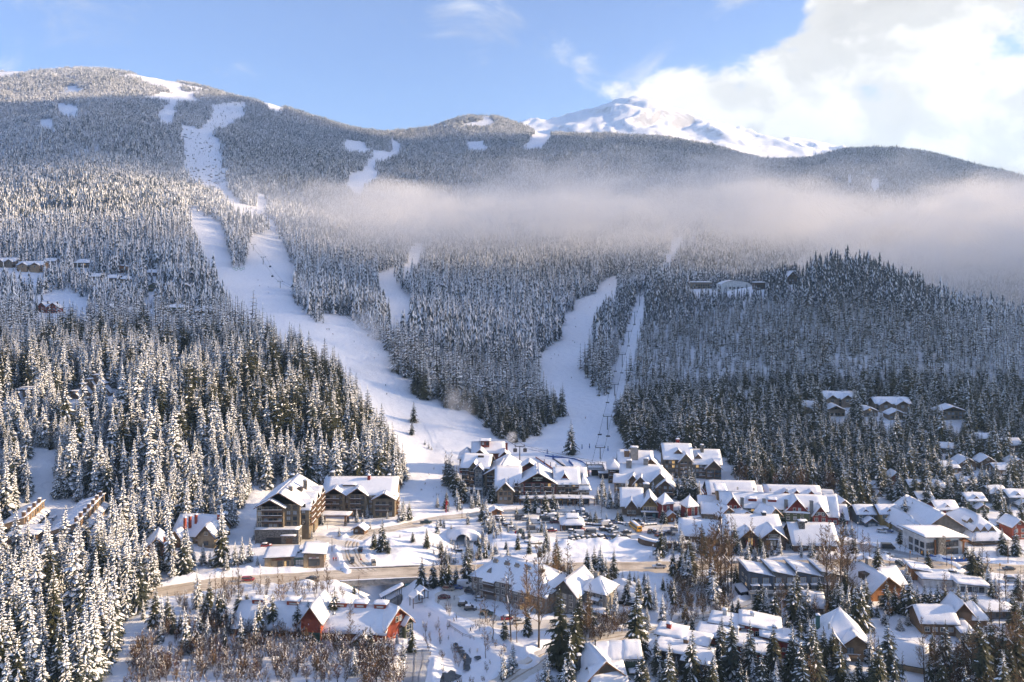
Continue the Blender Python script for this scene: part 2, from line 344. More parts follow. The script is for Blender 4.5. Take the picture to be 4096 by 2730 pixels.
class MB:
    """collects shapes into one mesh; every face keeps a material slot"""
    def __init__(s): s.v=[]; s.f=[]; s.m=[]; s.mats=[]; s.cur=0
    def mat(s,name):
        if name not in s.mats: s.mats.append(name)
        s.cur=s.mats.index(name); return s
    def face(s,pts):
        n=len(s.v); s.v+= [tuple(p) for p in pts]; s.f.append(tuple(range(n,n+len(pts)))); s.m.append(s.cur)
    def add(s,vs,fs):
        n=len(s.v); s.v+=[tuple(p) for p in vs]; s.f+=[tuple(i+n for i in f) for f in fs]; s.m+=[s.cur]*len(fs)
    def box(s,x0,x1,y0,y1,z0,z1,rz=0,c=(0,0)):
        vs=[(x,y,z) for z in (z0,z1) for (x,y) in ((x0,y0),(x1,y0),(x1,y1),(x0,y1))]
        if rz:
            cs,sn=math.cos(rz),math.sin(rz); vs=[(c[0]+(x-c[0])*cs-(y-c[1])*sn,c[1]+(x-c[0])*sn+(y-c[1])*cs,z) for x,y,z in vs]
        s.add(vs,[(3,2,1,0),(4,5,6,7),(0,1,5,4),(1,2,6,5),(2,3,7,6),(3,0,4,7)])
    def prism(s,poly,z0,z1):
        n=len(poly); vs=[(x,y,z0) for x,y in poly]+[(x,y,z1) for x,y in poly]
        s.add(vs,[tuple(range(n-1,-1,-1)),tuple(range(n,2*n))]+[(i,(i+1)%n,n+(i+1)%n,n+i) for i in range(n)])
    def tube(s,pts,r,n=6,cap=True):
        rs=r if isinstance(r,(list,tuple)) else [r]*len(pts); base_=len(s.v); pts=[Vector(p) for p in pts]
        for i,p in enumerate(pts):
            d=(pts[min(i+1,len(pts)-1)]-pts[max(i-1,0)]).normalized()
            a=d.orthogonal().normalized() if abs(d.z)<0.99 else Vector((1,0,0)); b=d.cross(a)
            for k in range(n):
                t_=2*math.pi*k/n; s.v.append(tuple(p+(a*math.cos(t_)+b*math.sin(t_))*rs[i]))
        for i in range(len(pts)-1):
            for k in range(n):
                s.f.append((base_+i*n+k,base_+i*n+(k+1)%n,base_+(i+1)*n+(k+1)%n,base_+(i+1)*n+k)); s.m.append(s.cur)
        if cap:
            s.f.append(tuple(base_+k for k in range(n-1,-1,-1))); s.m.append(s.cur)
            s.f.append(tuple(base_+(len(pts)-1)*n+k for k in range(n))); s.m.append(s.cur)
    def mesh(s,name,smooth=False):
        me=bpy.data.meshes.new(name); me.from_pydata(s.v,[],s.f)
        for m in s.mats: me.materials.append(MATS[m])
        if s.f: me.polygons.foreach_set('material_index',s.m)
        if smooth: me.polygons.foreach_set('use_smooth',[True]*len(s.f))
        me.update(); return me
    def obj(s,name,parent=None,smooth=False,loc=None,rz=None): return link(name,s.mesh(name,smooth),parent,(),loc,rz)
# ================================================================ MATERIALS
snowmat('snow_ground',bump=0.55,sc1=0.22,sc2=1.4,dist=0.6)
snowmat('snow_roof',(0.82,0.83,0.86),bump=0.35,sc1=0.35,sc2=1.5,dist=0.25)
snowmat('snow_tree',(0.90,0.91,0.93),bump=0)
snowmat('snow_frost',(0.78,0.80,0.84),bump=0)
snowmat('snow_path',(0.80,0.81,0.84),bump=0.5,sc1=0.8,sc2=3.0,dist=0.2)
snowmat('road_sand',(0.66,0.58,0.47),dirt=(0.46,0.38,0.29),bump=0.3,sc1=0.5,sc2=2.5,dist=0.12)
snowmat('road_snow',(0.76,0.73,0.68),dirt=(0.62,0.57,0.50),bump=0.35,sc1=0.5,sc2=2.5,dist=0.15)
snowmat('road_grey',(0.52,0.53,0.54),dirt=(0.34,0.34,0.35),bump=0.3,sc1=0.6,sc2=2.5,dist=0.12)
snowmat('snow_lot',(0.80,0.79,0.78),dirt=(0.70,0.67,0.62),bump=0.4,sc1=0.5,sc2=2.5,dist=0.15)
pmat('needles',(0.044,0.052,0.036),0.75,0.15,0.5)
pmat('needles_olive',(0.050,0.052,0.022),0.75,0.15,0.5)
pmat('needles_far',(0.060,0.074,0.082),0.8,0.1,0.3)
pmat('bark',(0.085,0.062,0.045),0.9,0.15,2.0,0.6,6)
pmat('twig',(0.150,0.092,0.052),0.9,0.15,1.0)
pmat('twig_gold',(0.22,0.135,0.065),0.9,0.15,1.0)
pmat('twig_red',(0.125,0.062,0.038),0.9,0.15,1.0)
pmat('rock',(0.13,0.12,0.115),0.9,0.2,0.8,0.8,2)
# people (one continuous skinned body per pose) and lettering meshes
pmat('cloth_red',(0.40,0.03,0.03),0.8,0.1,4); pmat('cloth_navy',(0.02,0.03,0.07),0.8,0.1,4); pmat('cloth_black',(0.02,0.02,0.022),0.8,0.1,4); pmat('cloth_teal',(0.03,0.16,0.20),0.8,0.1,4); pmat('cloth_orange',(0.5,0.16,0.02),0.8,0.1,4); pmat('skin',(0.45,0.27,0.19),0.6,0.05,4)
def person_mesh(pose,jacket,pants):
    J={'pel':(0,0,0.95),'che':(0,0.02,1.32),'nec':(0,0.02,1.50),'hea':(0,0,1.62),'top':(0,0,1.74),'sl':(-.19,.02,1.42),'sr':(.19,.02,1.42),'el':(-.27,0,1.15),'er':(.27,0,1.15),'wl':(-.25,-.12,.92),'wr':(.25,-.12,.92),'hl':(-.25,-.17,.85),'hr':(.25,-.17,.85),
       'tl':(-.10,0,.90),'tr':(.10,0,.90),'kl':(-.11,-.03,.50),'kr':(.11,-.03,.50),'al':(-.12,.02,.10),'ar':(.12,.02,.10),'fl':(-.12,-.14,.05),'fr':(.12,-.14,.05)}
    if pose=='walk': J.update(kl=(-.10,-.16,.52),al=(-.11,-.18,.12),fl=(-.11,-.32,.07),kr=(.10,.06,.50),ar=(.11,.30,.16),fr=(.11,.20,.06),wl=(-.24,.14,.95),hl=(-.24,.16,.88),wr=(.24,-.22,.98),hr=(.24,-.27,.93))
    if pose=='ski': J.update(pel=(0,.12,.78),che=(0,-.06,1.12),nec=(0,-.12,1.30),hea=(0,-.17,1.42),top=(0,-.18,1.54),sl=(-.2,-.08,1.22),sr=(.2,-.08,1.22),el=(-.34,-.16,1.0),er=(.34,-.16,1.0),wl=(-.34,-.38,.94),wr=(.34,-.38,.94),hl=(-.34,-.44,.92),hr=(.34,-.44,.92),tl=(-.1,.1,.75),tr=(.1,.1,.75),kl=(-.13,-.16,.48),kr=(.13,-.16,.48),al=(-.13,.04,.12),ar=(.13,.04,.12),fl=(-.13,-.12,.07),fr=(.13,-.12,.07))
    ks=list(J); E=[('pel','che'),('che','nec'),('nec','hea'),('hea','top'),('che','sl'),('che','sr'),('sl','el'),('el','wl'),('wl','hl'),('sr','er'),('er','wr'),('wr','hr'),('pel','tl'),('tl','kl'),('kl','al'),('al','fl'),('pel','tr'),('tr','kr'),('kr','ar'),('ar','fr')]
    Rr={'pel':.16,'che':.17,'nec':.07,'hea':.105,'top':.085,'sl':.085,'sr':.085,'el':.065,'er':.065,'wl':.05,'wr':.05,'hl':.045,'hr':.045,'tl':.105,'tr':.105,'kl':.08,'kr':.08,'al':.06,'ar':.06,'fl':.05,'fr':.05}
    me=bpy.data.meshes.new('person'); me.from_pydata([J[k] for k in ks],[(ks.index(a),ks.index(b)) for a,b in E],[]); o=bpy.data.objects.new('tmp',me); C.objects.link(o); o.modifiers.new('s','SKIN'); 
    for i,k in enumerate(ks): me.skin_vertices[0].data[i].radius=(Rr[k],Rr[k]); me.skin_vertices[0].data[i].use_root=(k=='pel')
    sb=o.modifiers.new('d','SUBSURF'); sb.levels=1; dg=bpy.context.evaluated_depsgraph_get(); m2=bpy.data.meshes.new_from_object(o.evaluated_get(dg)); bpy.data.objects.remove(o)
    m2.materials.clear()
    for m in (jacket,pants,'skin','cloth_black'): m2.materials.append(MATS[m])
    zh=J['nec'][2]+0.03; zp=J['pel'][2]+0.02; yh=J['hea'][1]
    for pl in m2.polygons:
        c=pl.center; pl.material_index=2 if (c.z>zh and c.z<J['hea'][2]+.06 and c.y<yh) else (3 if c.z>zh or c.z<0.14 else (0 if c.z>zp or (abs(c.x)>.2) else 1)); pl.use_smooth=True
    return m2
PM={'skier_a':person_mesh('ski','cloth_red','cloth_black'),'skier_b':person_mesh('ski','cloth_navy','cloth_black'),'skier_c':person_mesh('ski','cloth_teal','cloth_navy'),'walk_a':person_mesh('walk','cloth_navy','cloth_black'),'stand_r':person_mesh('stand','cloth_red','cloth_black'),'stand_o':person_mesh('stand','cloth_orange','cloth_navy'),'walk_r':person_mesh('walk','cloth_red','cloth_navy')}
TEXTM={}
def text_mesh(body,size,shear=0.0,ext=0.04):
    c=bpy.data.curves.new('lettering','FONT'); c.body=body; c.size=size; c.align_x='CENTER'; c.align_y='CENTER'; c.extrude=ext; c.shear=shear; c.resolution_u=2; c.offset=0.012*size
    tmp=bpy.data.objects.new('tmp',c); C.objects.link(tmp); dg=bpy.context.evaluated_depsgraph_get(); me=bpy.data.meshes.new_from_object(tmp.evaluated_get(dg)); bpy.data.objects.remove(tmp); me.materials.clear(); TEXTM[body]=me
for q_ in (('WHISTLER',1.15),('Creek',0.95,0.35),('CREEKS',0.92),('SPIRITS',1.0)): text_mesh(*q_)
# ================================================================ TERRAIN (one sheet, graded towards the camera)
def grid_mesh(name,pxs,ys,mat):
    T=(pxs-512)/796.0
    X=T[:,None]*ys[None,:]; Y=np.broadcast_to(ys[None,:],X.shape)
    Z=height(X.ravel(),Y.ravel().copy())
    v=np.stack([X.ravel(),Y.ravel(),Z],1)
    n,mm=X.shape; i=np.arange(n*mm).reshape(n,mm)
    q=np.stack([i[:-1,:-1],i[1:,:-1],i[1:,1:],i[:-1,1:]],-1).reshape(-1,4)
    return mesh_np(name,v,q,np.full(len(q),4),[mat],True)
pxs=np.concatenate([np.arange(-690,-60,26.0),np.arange(-60,1086,2.4),np.arange(1090,1690,26.0)])
ys=np.concatenate([np.arange(61,222,14.0),np.arange(224,470,1.0),np.arange(470,640,2.2),np.geomspace(642,2600,110)[0:],np.geomspace(2630,8990,130)])
def build_terrain():
    m,t=newmat('terrain_snow')
    out=t.n('ShaderNodeOutputMaterial'); b=t.n('ShaderNodeBsdfPrincipled'); t.l(b.outputs[0],out.inputs[0])
    g=t.n('ShaderNodeNewGeometry'); sx=t.n('ShaderNodeSeparateXYZ'); t.l(g.outputs['Normal'],sx.inputs[0])
    px_=t.n('ShaderNodeSeparateXYZ'); t.l(g.outputs['Position'],px_.inputs[0])
    n1=t.noise(g.outputs['Position'],0.16,6,0.6); n2=t.noise(g.outputs['Position'],1.3,4,0.6); n3=t.noise(g.outputs['Position'],0.02,6,0.7)
    c=t.mix(t.mr(n1,0.3,0.7),(0.83,0.85,0.89),(0.88,0.89,0.92))
    # wind-scoured rock on steep high ground
    rk=t.m('MULTIPLY',t.mr(t.m('ADD',sx.outputs[2],t.m('MULTIPLY',n3,0.35)),1.07,0.93),t.mr(px_.outputs[2],800,1000))
    c=t.mix(t.m('MULTIPLY',rk,0.65),c,(0.16,0.15,0.15))
    # grooming lanes and ski tracks pressed into the pistes
    ln_=t.m('ADD',t.m('ADD',t.m('MULTIPLY',px_.outputs[0],0.95),t.m('MULTIPLY',px_.outputs[1],0.30)),t.m('MULTIPLY',n3,60.0))
    st_=t.m('MULTIPLY',t.mr(t.m('SINE',t.m('MULTIPLY',ln_,0.85)),0.2,0.9),t.m('MULTIPLY',t.mr(px_.outputs[2],3,10),t.mr(n1,0.35,0.6)))
    c=t.mix(t.m('MULTIPLY',st_,0.5),c,(0.70,0.72,0.77))
    t.l(c,b.inputs['Base Color']); b.inputs['Roughness'].default_value=0.55; b.inputs['Specular IOR Level'].default_value=0.25
    bp=t.n('ShaderNodeBump'); bp.inputs['Strength'].default_value=0.6; bp.inputs['Distance'].default_value=0.8
    t.l(t.m('ADD',n1,t.m('MULTIPLY',n2,0.22)),bp.inputs['Height']); t.l(bp.outputs[0],b.inputs['Normal'])
    o=link('terrain',grid_mesh('terrain',pxs,ys,'terrain_snow'))
    tag(o,'snow covered valley floor rising to forested mountainsides and ski runs',None,None,'structure')
def ribbon(name,pl,w,mat,label,dz=0.0,kind='structure'):
    P=[Vector(p) for p in pl]; rows=[]
    Q=[]
    for a,b in zip(P[:-1],P[1:]):
        n=max(1,int((b-a).length/3.0))
        for k in range(n): Q.append(a.lerp(b,k/n))
    Q.append(P[-1]); v=[]; M=7
    for i,p in enumerate(Q):
        d=(Q[min(i+1,len(Q)-1)]-Q[max(i-1,0)]); d.z=0; d.normalize(); nrm=Vector((-d.y,d.x,0))
        for j in range(M):
            s=(j/(M-1)-0.5); q=p+nrm*s*(w+0.9*math.sin(i*1.3+j)*(abs(s)>0.45)); 
            crown=0.05*math.sin(j*2.1+i*0.2)*(0<j<M-1)
            v.append((q.x,q.y,p.z+dz+0.03+crown*0.6-(0.12 if j in (0,M-1) else 0)))
    f=[(i*M+j+1,i*M+j,(i+1)*M+j,(i+1)*M+j+1) for i in range(len(Q)-1) for j in range(M-1)]
    me=mesh_np(name,v,f,np.full(len(f),4),[mat],True); o=link(name,me); o['label']=label; o['kind']=kind; return o
build_terrain()
RL={'highway':'sanded packed-snow highway crossing the valley','access_road':'snowy road curving up to the lodges and car park','lodge_drive':'short snowy drive to the lodge garage',
 'side_street':'grey slushy street beside the white community building','lower_street':'snow covered residential street in the lower centre','driveway':'grey icy driveway beside the red barn-like building',
 'walkway':'shaded snowy footpath running beside the creek','apartment_lane':'snowy parking lane behind the grey apartment block'}
RO={}
for k_,r_ in ROADS.items(): RO[k_]=ribbon(k_,r_['pl'],r_['w'],r_['mat'],RL[k_],{'highway':0.012,'access_road':0.0,'side_street':0.004,'apartment_lane':0.006,'lodge_drive':-0.006,'lower_street':0.008,'driveway':0.0,'walkway':-0.01}[k_])
snowmat('road_track',(0.50,0.43,0.34),dirt=(0.36,0.30,0.23),bump=0.2,sc1=0.9,sc2=3.0,dist=0.08); snowmat('road_track_grey',(0.36,0.36,0.36),dirt=(0.24,0.24,0.25),bump=0.2,sc1=0.9,sc2=3.0,dist=0.08)
def offset_line(pl,d):
    P=[Vector(p) for p in pl]; o_=[]
    for i,p in enumerate(P):
        dv=P[min(i+1,len(P)-1)]-P[max(i-1,0)]; dv.z=0; dv.normalize(); o_.append(tuple(p+Vector((-dv.y,dv.x,0))*(d+0.25*math.sin(i*0.37+d))))
    return o_
for k_,offs,m_ in (('highway',(-4.4,-2.7,2.5,4.2),'road_track'),('access_road',(-2.6,-1.1,1.2,2.7),'road_track'),('side_street',(-3.8,-2.2,2.0,3.6),'road_track_grey'),('lower_street',(-1.4,0.9),'road_track'),('driveway',(-1.6,0.6),'road_track_grey')):
    for d_ in offs:
        q_=ribbon('tyre_track',offset_line(ROADS[k_]['pl'],d_),0.75,m_,'',0.066); del q_['kind']; del q_['label']; q_.parent=RO[k_]
def flat_sheet(name,poly,z,mat,label):
    bm=bmesh.new(); vs=[bm.verts.new((x,y,z)) for x,y in poly]; bm.faces.new(vs); me=bpy.data.meshes.new(name); bm.to_mesh(me); bm.free()
    me.materials.append(MATS[mat]); o=link(name,me); o['label']=label; o['kind']='structure'
cxp=sum(p[0] for p in PARK)/len(PARK); cyp=sum(p[1] for p in PARK)/len(PARK)
flat_sheet('car_park',[(cxp+(x-cxp)*0.985,cyp+(y-cyp)*0.975) for x,y in PARK],0.055,'snow_lot','packed snow car park below the central lodge')
# ================================================================ AIR: haze box, valley fog bank, snow-gun plumes
def box_obj(name,lo,hi):
    b=MB(); b.box(lo[0],hi[0],lo[1],hi[1],lo[2],hi[2]); return b.obj(name)
def haze():
    o=box_obj('haze',(-9000,-60,-40),(11500,9200,1600)); o['kind']='stuff'; o['label']='thin pale winter haze filling the valley'
    m,t=newmat('haze_air'); out=t.n('ShaderNodeOutputMaterial'); v=t.n('ShaderNodeVolumePrincipled')
    v.inputs['Color'].default_value=(0.48,0.72,1.0,1); v.inputs['Density'].default_value=HAZE_D; v.inputs['Anisotropy'].default_value=0.25
    t.l(v.outputs[0],out.inputs['Volume']); o.data.materials.append(m)
def puff(name,label,c,r,dens,scale,thr=(0.42,0.75),col=(0.97,0.97,0.98),aniso=0.3,stretch=(1,1,1),seed=0.0,rot=(0,0,0)):
    """soft cloud: ellipsoid shell holding a noise-broken density that fades to nothing at its skin"""
    bm=bmesh.new(); bmesh.ops.create_icosphere(bm,subdivisions=2,radius=1.0); me=bpy.data.meshes.new(name); bm.to_mesh(me); bm.free()
    o=link(name,me,None,(),c); o.scale=r; o.rotation_euler=rot; o['kind']='stuff'; o['label']=label
    m,t=newmat(name+'_air'); out=t.n('ShaderNodeOutputMaterial'); v=t.n('ShaderNodeVolumePrincipled')
    tc=t.n('ShaderNodeTexCoord'); ln=t.n('ShaderNodeVectorMath',operation='LENGTH'); t.l(tc.outputs['Object'],ln.inputs[0])
    fall=t.mr(ln.outputs['Value'],0.15,0.93,1,0)
    mp=t.n('ShaderNodeMapping'); mp.inputs['Scale'].default_value=stretch; mp.inputs['Location'].default_value=(seed,seed*0.7,0); t.l(tc.outputs['Object'],mp.inputs[0])
    nz=t.mr(t.noise(mp.outputs[0],scale,3,0.55),thr[0],thr[1])
    t.l(t.m('MULTIPLY',t.m('MULTIPLY',fall,nz),dens),v.inputs['Density'])
    v.inputs['Color'].default_value=(*col,1); v.inputs['Anisotropy'].default_value=aniso
    t.l(v.outputs[0],out.inputs['Volume']); me.materials.append(m); return o
def fog_bank():
    lo,hi=(-620,980,40),(1500,1820,420)
    o=box_obj('fog_bank',lo,hi); o['kind']='stuff'; o['label']='long pale bank of fog lying across the mountainside'
    m,t=newmat('fog_bank_air'); out=t.n('ShaderNodeOutputMaterial'); v=t.n('ShaderNodeVolumePrincipled')
    g=t.n('ShaderNodeNewGeometry'); p=g.outputs['Position']; sp=t.n('ShaderNodeSeparateXYZ'); t.l(p,sp.inputs[0])
    x,y,z=sp.outputs
    mp=t.n('ShaderNodeMapping'); mp.inputs['Scale'].default_value=(0.0026,0.0026,0.0060); t.l(p,mp.inputs[0])
    nz=t.m('ADD',t.m('MULTIPLY',t.noise(mp.outputs[0],1.5,2,0.5),0.62),t.m('MULTIPLY',t.noise(mp.outputs[0],6.0,3,0.6,0.6),0.38))
    # the layer's height drifts a little along the valley and it thickens to the right
    zc=t.m('ADD',222.0,t.m('MULTIPLY',t.m('SUBTRACT',nz,0.5),190.0))
    up=t.m('SUBTRACT',z,zc)
    top=t.mr(up,8,58,1,0); low=t.mr(x,150,700,0,1); bot=t.m('MAXIMUM',t.mr(up,-105,-15,0,1),t.m('MULTIPLY',low,t.mr(up,-215,-70,0.0,1.0)))
    endl=t.mr(x,-560,-120,0,1); front=t.mr(y,985,1150,0,1); back=t.mr(y,1500,1800,1,0)
    thick=t.mr(x,-200,1400,0.75,0.95)
    dn=t.m('MULTIPLY',t.m('MULTIPLY',t.m('MULTIPLY',top,bot),t.m('MULTIPLY',endl,thick)),t.m('MULTIPLY',front,back))
    dn=t.m('MULTIPLY',dn,t.mr(nz,0.33,0.60,0.05,1.2))
    t.l(t.m('MULTIPLY',dn,FOG_D),v.inputs['Density']); v.inputs['Color'].default_value=(0.98,0.98,0.985,1); v.inputs['Anisotropy'].default_value=0.1
    t.l(v.outputs[0],out.inputs['Volume']); o.data.materials.append(m)
HAZE_D=5.5e-5; FOG_D=0.0070

def shading_cloud_deck():
    """unseen cloud layer added to shade the mountainsides: ragged, even density, thin margins"""
    nx,ny=90,60; xs=np.linspace(1200,7600,nx); ys_=np.linspace(650,3950,ny); X,Y=np.meshgrid(xs,ys_,indexing='ij')
    n=fbm(X/900,Y/900,4,91,0.55)
    e=np.minimum(np.minimum((X-1350)/500,(7500-X)/500),np.minimum((Y-800-70*fbm(X/300,Y/300,2,95))/120,(3850-Y)/300))  # outline set so the added layer shades the slopes, not the village
    gap=1-np.clip(1.25*np.exp(-((Y-1740)/360)**2),0,1)*np.clip((X-3300)/600,0,1)  # opening left in the added layer so sunlight reaches the fog bank
    T=np.clip(np.minimum(e,1)*(0.95+0.5*n),0,None)*140.0*gap; T[0,:]=T[-1,:]=0; T[:,0]=T[:,-1]=0
    zc=1720+30*n
    v=[];iu=-np.ones((nx,ny),int);idn=-np.ones((nx,ny),int)
    for i in range(nx):
        for j in range(ny):
            if T[i,j]>1.0: iu[i,j]=len(v); v.append((X[i,j],Y[i,j],zc[i,j]+T[i,j]*0.7)); idn[i,j]=len(v); v.append((X[i,j],Y[i,j],zc[i,j]-T[i,j]*0.3))
            else: iu[i,j]=idn[i,j]=len(v); v.append((X[i,j],Y[i,j],zc[i,j]))
    f=[]
    for i in range(nx-1):
        for j in range(ny-1):
            if max(T[i,j],T[i+1,j],T[i,j+1],T[i+1,j+1])<=1.0: continue
            for idx,rv in ((iu,False),(idn,True)):
                q=[idx[i,j],idx[i+1,j],idx[i+1,j+1],idx[i,j+1]]; f.append(q[::-1] if rv else q)
    me=mesh_np('shading_clouds',v,f,np.full(len(f),4),(),True); o=link('shading_clouds',me); o['kind']='stuff'; o['label']='unseen ragged cloud layer added sunward to shade the mountainsides'
    m,t=newmat('shading_cloud_air'); out=t.n('ShaderNodeOutputMaterial'); vv=t.n('ShaderNodeVolumePrincipled'); vv.inputs['Color'].default_value=(0.99,0.99,0.99,1); vv.inputs['Density'].default_value=0.0052; vv.inputs['Anisotropy'].default_value=0.5
    t.l(vv.outputs[0],out.inputs['Volume']); me.materials.append(m)
# ================================================================ TREES
def conifer(seed,h=22.0,r=3.4,whorls=26,per=8,snow=0.75,olive=False,droop=0.9,lod=0,low=0.06):
    """tapered trunk mesh and crown mesh: whorls of drooping boughs, each a needle spray with its own pad of snow"""
    rd=random.Random(seed); V=[];Fc=[];M=[]
    def quad(a,b,c,d,m):
        n=len(V); V.extend((a,b,c,d)); Fc.append((n,n+1,n+2,n+3)); M.append(m)
    def tri(a,b,c,m):
        n=len(V); V.extend((a,b,c)); Fc.append((n,n+1,n+2)); M.append(m)
    for i in range(whorls):
        f=i/(whorls-1.0); z=h*(low+(0.985-low)*f**0.92)
        rr=r*((1-f)**0.85)*(0.78+0.44*rd.random())*(0.55+0.45*min(1,(f+0.05)/0.14))+0.18
        k=max(4,int(per*(1-0.45*f)))
        a0=rd.random()*6.28
        for j in range(k):
            a=a0+6.283*(j+0.7*(rd.random()-0.5))/k
            L=rr*(0.68+0.5*rd.random()); 
            if rd.random()<0.05: continue
            ca,sa=math.cos(a),math.sin(a); rise=0.10*(1-f)*0+0.25*f
            dr=droop*(0.42+0.4*rd.random())*(1-0.5*f)
            zb=z+rd.uniform(-.25,.25)*h/whorls
            wd=max(0.34,min(1.5,L*0.42))*(0.8+0.4*rd.random())
            def P(u,s,dz=0.0):
                rad=u*L; zz_=zb+rise*rad-dr*rad*u*0.75+dz-abs(s)*wd*0.28
                return (ca*rad-sa*s*wd,sa*rad+ca*s*wd,zz_)
            mg=1
            w0,w1,w2=0.18,0.62,0.42
            # needle spray: two segments, folded along the bough, ragged tip
            for s in (-1,1):
                quad(P(0.05,0),P(0.5,0),P(0.52+0.05*rd.random(),s*w1),P(0.08,s*w0),mg)
                quad(P(0.5,0),P(1.0,0),P(0.88+0.1*rd.random(),s*w2*0.6),P(0.52,s*w1),mg)
                if lod==0 and L>1.0:
                    for u0 in (0.35,0.6,0.82):
                        tri(P(u0,s*0.30),P(u0+0.12,s*0.26),P(u0+0.16+0.1*rd.random(),s*(w1+0.28*rd.random()),-0.10*L),mg)
            if rd.random()<snow*1.1:
                t_=0.10+0.12*rd.random()*min(1.5,L); e=rd.uniform(0.78,1.04); b0=rd.uniform(0.05,0.25); wv=rd.uniform(0.55,1.0)*(0.55+0.6*snow)
                A=P(b0,0,t_); B=P(0.5*(b0+e),0,t_*1.5); D=P(e,0,t_*0.5)
                for s in (-1,1):
                    quad(A,B,P(0.5*(b0+e)+0.03,s*w1*wv,0.05),P(b0,s*w0*wv,0.05),0)
                    quad(B,D,P(e-0.04,s*w2*0.55*wv,0.02),P(0.5*(b0+e)+0.03,s*w1*wv,0.05),0)
    n=len(V)
    # leader
    for a in (0,2.1,4.2):
        tri((0.16*math.cos(a),0.16*math.sin(a),h*0.93),(0.16*math.cos(a+2.1),0.16*math.sin(a+2.1),h*0.93),(0,0,h*1.03),0 if a<2*snow else 1)
    crown=mesh_np('crown',V,[i for f in Fc for i in f],[len(f) for f in Fc],['snow_tree','needles_olive' if olive else 'needles'],False,M)
    tb=MB().mat('bark'); tb.tube([(0,0,-1.0),(0,0,h*0.3),(0,0,h*0.95)],[h*0.013+0.06,h*0.010+0.03,0.03],6); trunk=tb.mesh('trunk')
    return trunk,crown
def far_conifer(seed,h,r,snow,tiers=7,V=None,F=None,M=None,off=(0,0,0)):
    rd=random.Random(seed)
    for i in range(tiers):
        f=i/(tiers-0.0); z0=h*(0.10+0.90*f); rr=r*(1-f)**0.8*(0.8+0.4*rd.random())+0.12; th=h/tiers*1.45; k=6 if i<tiers-2 else 4
        a0=rd.random()*6.28; ap=(off[0]+rd.uniform(-.1,.1),off[1]+rd.uniform(-.1,.1),off[2]+z0+th)
        for j in range(k):
            a=a0+6.283*j/k; a1=a0+6.283*(j+0.5)/k; a2=a0+6.283*(j+1)/k
            q=rr*(0.75+0.5*rd.random()); 
            p0=(off[0]+math.cos(a)*rr*0.5,off[1]+math.sin(a)*rr*0.5,off[2]+z0+th*0.30)
            p1=(off[0]+math.cos(a1)*q,off[1]+math.sin(a1)*q,off[2]+z0-th*0.12*rd.random())
            p2=(off[0]+math.cos(a2)*rr*0.5,off[1]+math.sin(a2)*rr*0.5,off[2]+z0+th*0.30)
            n=len(V); V.extend((ap,p0,p1,p2)); F.append((n,n+1,n+2,n+3)); M.append(0 if rd.random()<snow else 1)
def far_clump(name,seed,n,spread,h0,r0,snow,tiers=None):
    rd=random.Random(seed); V=[];F=[];M=[]
    pts=[]
    for k in range(n):
        for _ in range(20):
            p=(rd.uniform(-spread,spread),rd.uniform(-spread,spread))
            if all(math.hypot(p[0]-q[0],p[1]-q[1])>spread*0.5 for q in pts): break
        pts.append(p)
    for k,p in enumerate(pts):
        h=h0*(0.6+0.6*rd.random()); far_conifer(seed*31+k,h,r0*(0.75+0.4*rd.random())*h/h0,snow,tiers or (7 if n==1 else 6),V,F,M,(p[0],p[1],-1.0))
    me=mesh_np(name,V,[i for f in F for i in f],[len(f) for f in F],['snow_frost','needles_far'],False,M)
    return me
def src_collection(name,meshes):
    c=bpy.data.collections.new(name)
    for i,me in enumerate(meshes):
        o=bpy.data.objects.new('%s_%02d'%(name,i),me); c.objects.link(o)
    return c
def scatter(name,label,pts,scl,idx,coll,tilt=0.03):
    """one object of many instances: a point cloud carrying scale, turn and kind, instanced by geometry nodes"""
    n=len(pts); me=bpy.data.meshes.new(name); me.vertices.add(n); me.vertices.foreach_set('co',np.asarray(pts,np.float32).ravel())
    a=me.attributes.new('scl','FLOAT_VECTOR','POINT'); s3=np.asarray(scl,np.float32)
    if s3.ndim==1: s3=np.stack([s3,s3,s3],1)
    a.data.foreach_set('vector',np.ascontiguousarray(s3,np.float32).ravel())
    a=me.attributes.new('rot','FLOAT_VECTOR','POINT'); r=np.stack([rng.normal(0,tilt,n),rng.normal(0,tilt,n),rng.uniform(0,6.283,n)],1).astype(np.float32); a.data.foreach_set('vector',r.ravel())
    a=me.attributes.new('idx','INT','POINT'); a.data.foreach_set('value',np.asarray(idx,np.int32))
    me.update(); o=link(name,me)
    ng=bpy.data.node_groups.new(name+'_nodes','GeometryNodeTree')
    ng.interface.new_socket('Geometry',in_out='INPUT',socket_type='NodeSocketGeometry'); ng.interface.new_socket('Geometry',in_out='OUTPUT',socket_type='NodeSocketGeometry')
    N=ng.nodes; gi=N.new('NodeGroupInput'); go=N.new('NodeGroupOutput')
    ci=N.new('GeometryNodeCollectionInfo'); ci.inputs['Collection'].default_value=coll; ci.inputs['Separate Children'].default_value=True; ci.inputs['Reset Children'].default_value=True
    iop=N.new('GeometryNodeInstanceOnPoints'); iop.inputs['Pick Instance'].default_value=True
    def na(nm,ty):
        q=N.new('GeometryNodeInputNamedAttribute'); q.data_type=ty; q.inputs['Name'].default_value=nm; return q.outputs['Attribute']
    L=ng.links.new
    L(gi.outputs[0],iop.inputs['Points']); L(ci.outputs[0],iop.inputs['Instance']); L(na('idx','INT'),iop.inputs['Instance Index'])
    L(na('rot','FLOAT_VECTOR'),iop.inputs['Rotation']); L(na('scl','FLOAT_VECTOR'),iop.inputs['Scale']); L(iop.outputs[0],go.inputs[0])
    md=o.modifiers.new('scatter','NODES'); md.node_group=ng
    o['kind']='stuff'; o['label']=label; return o
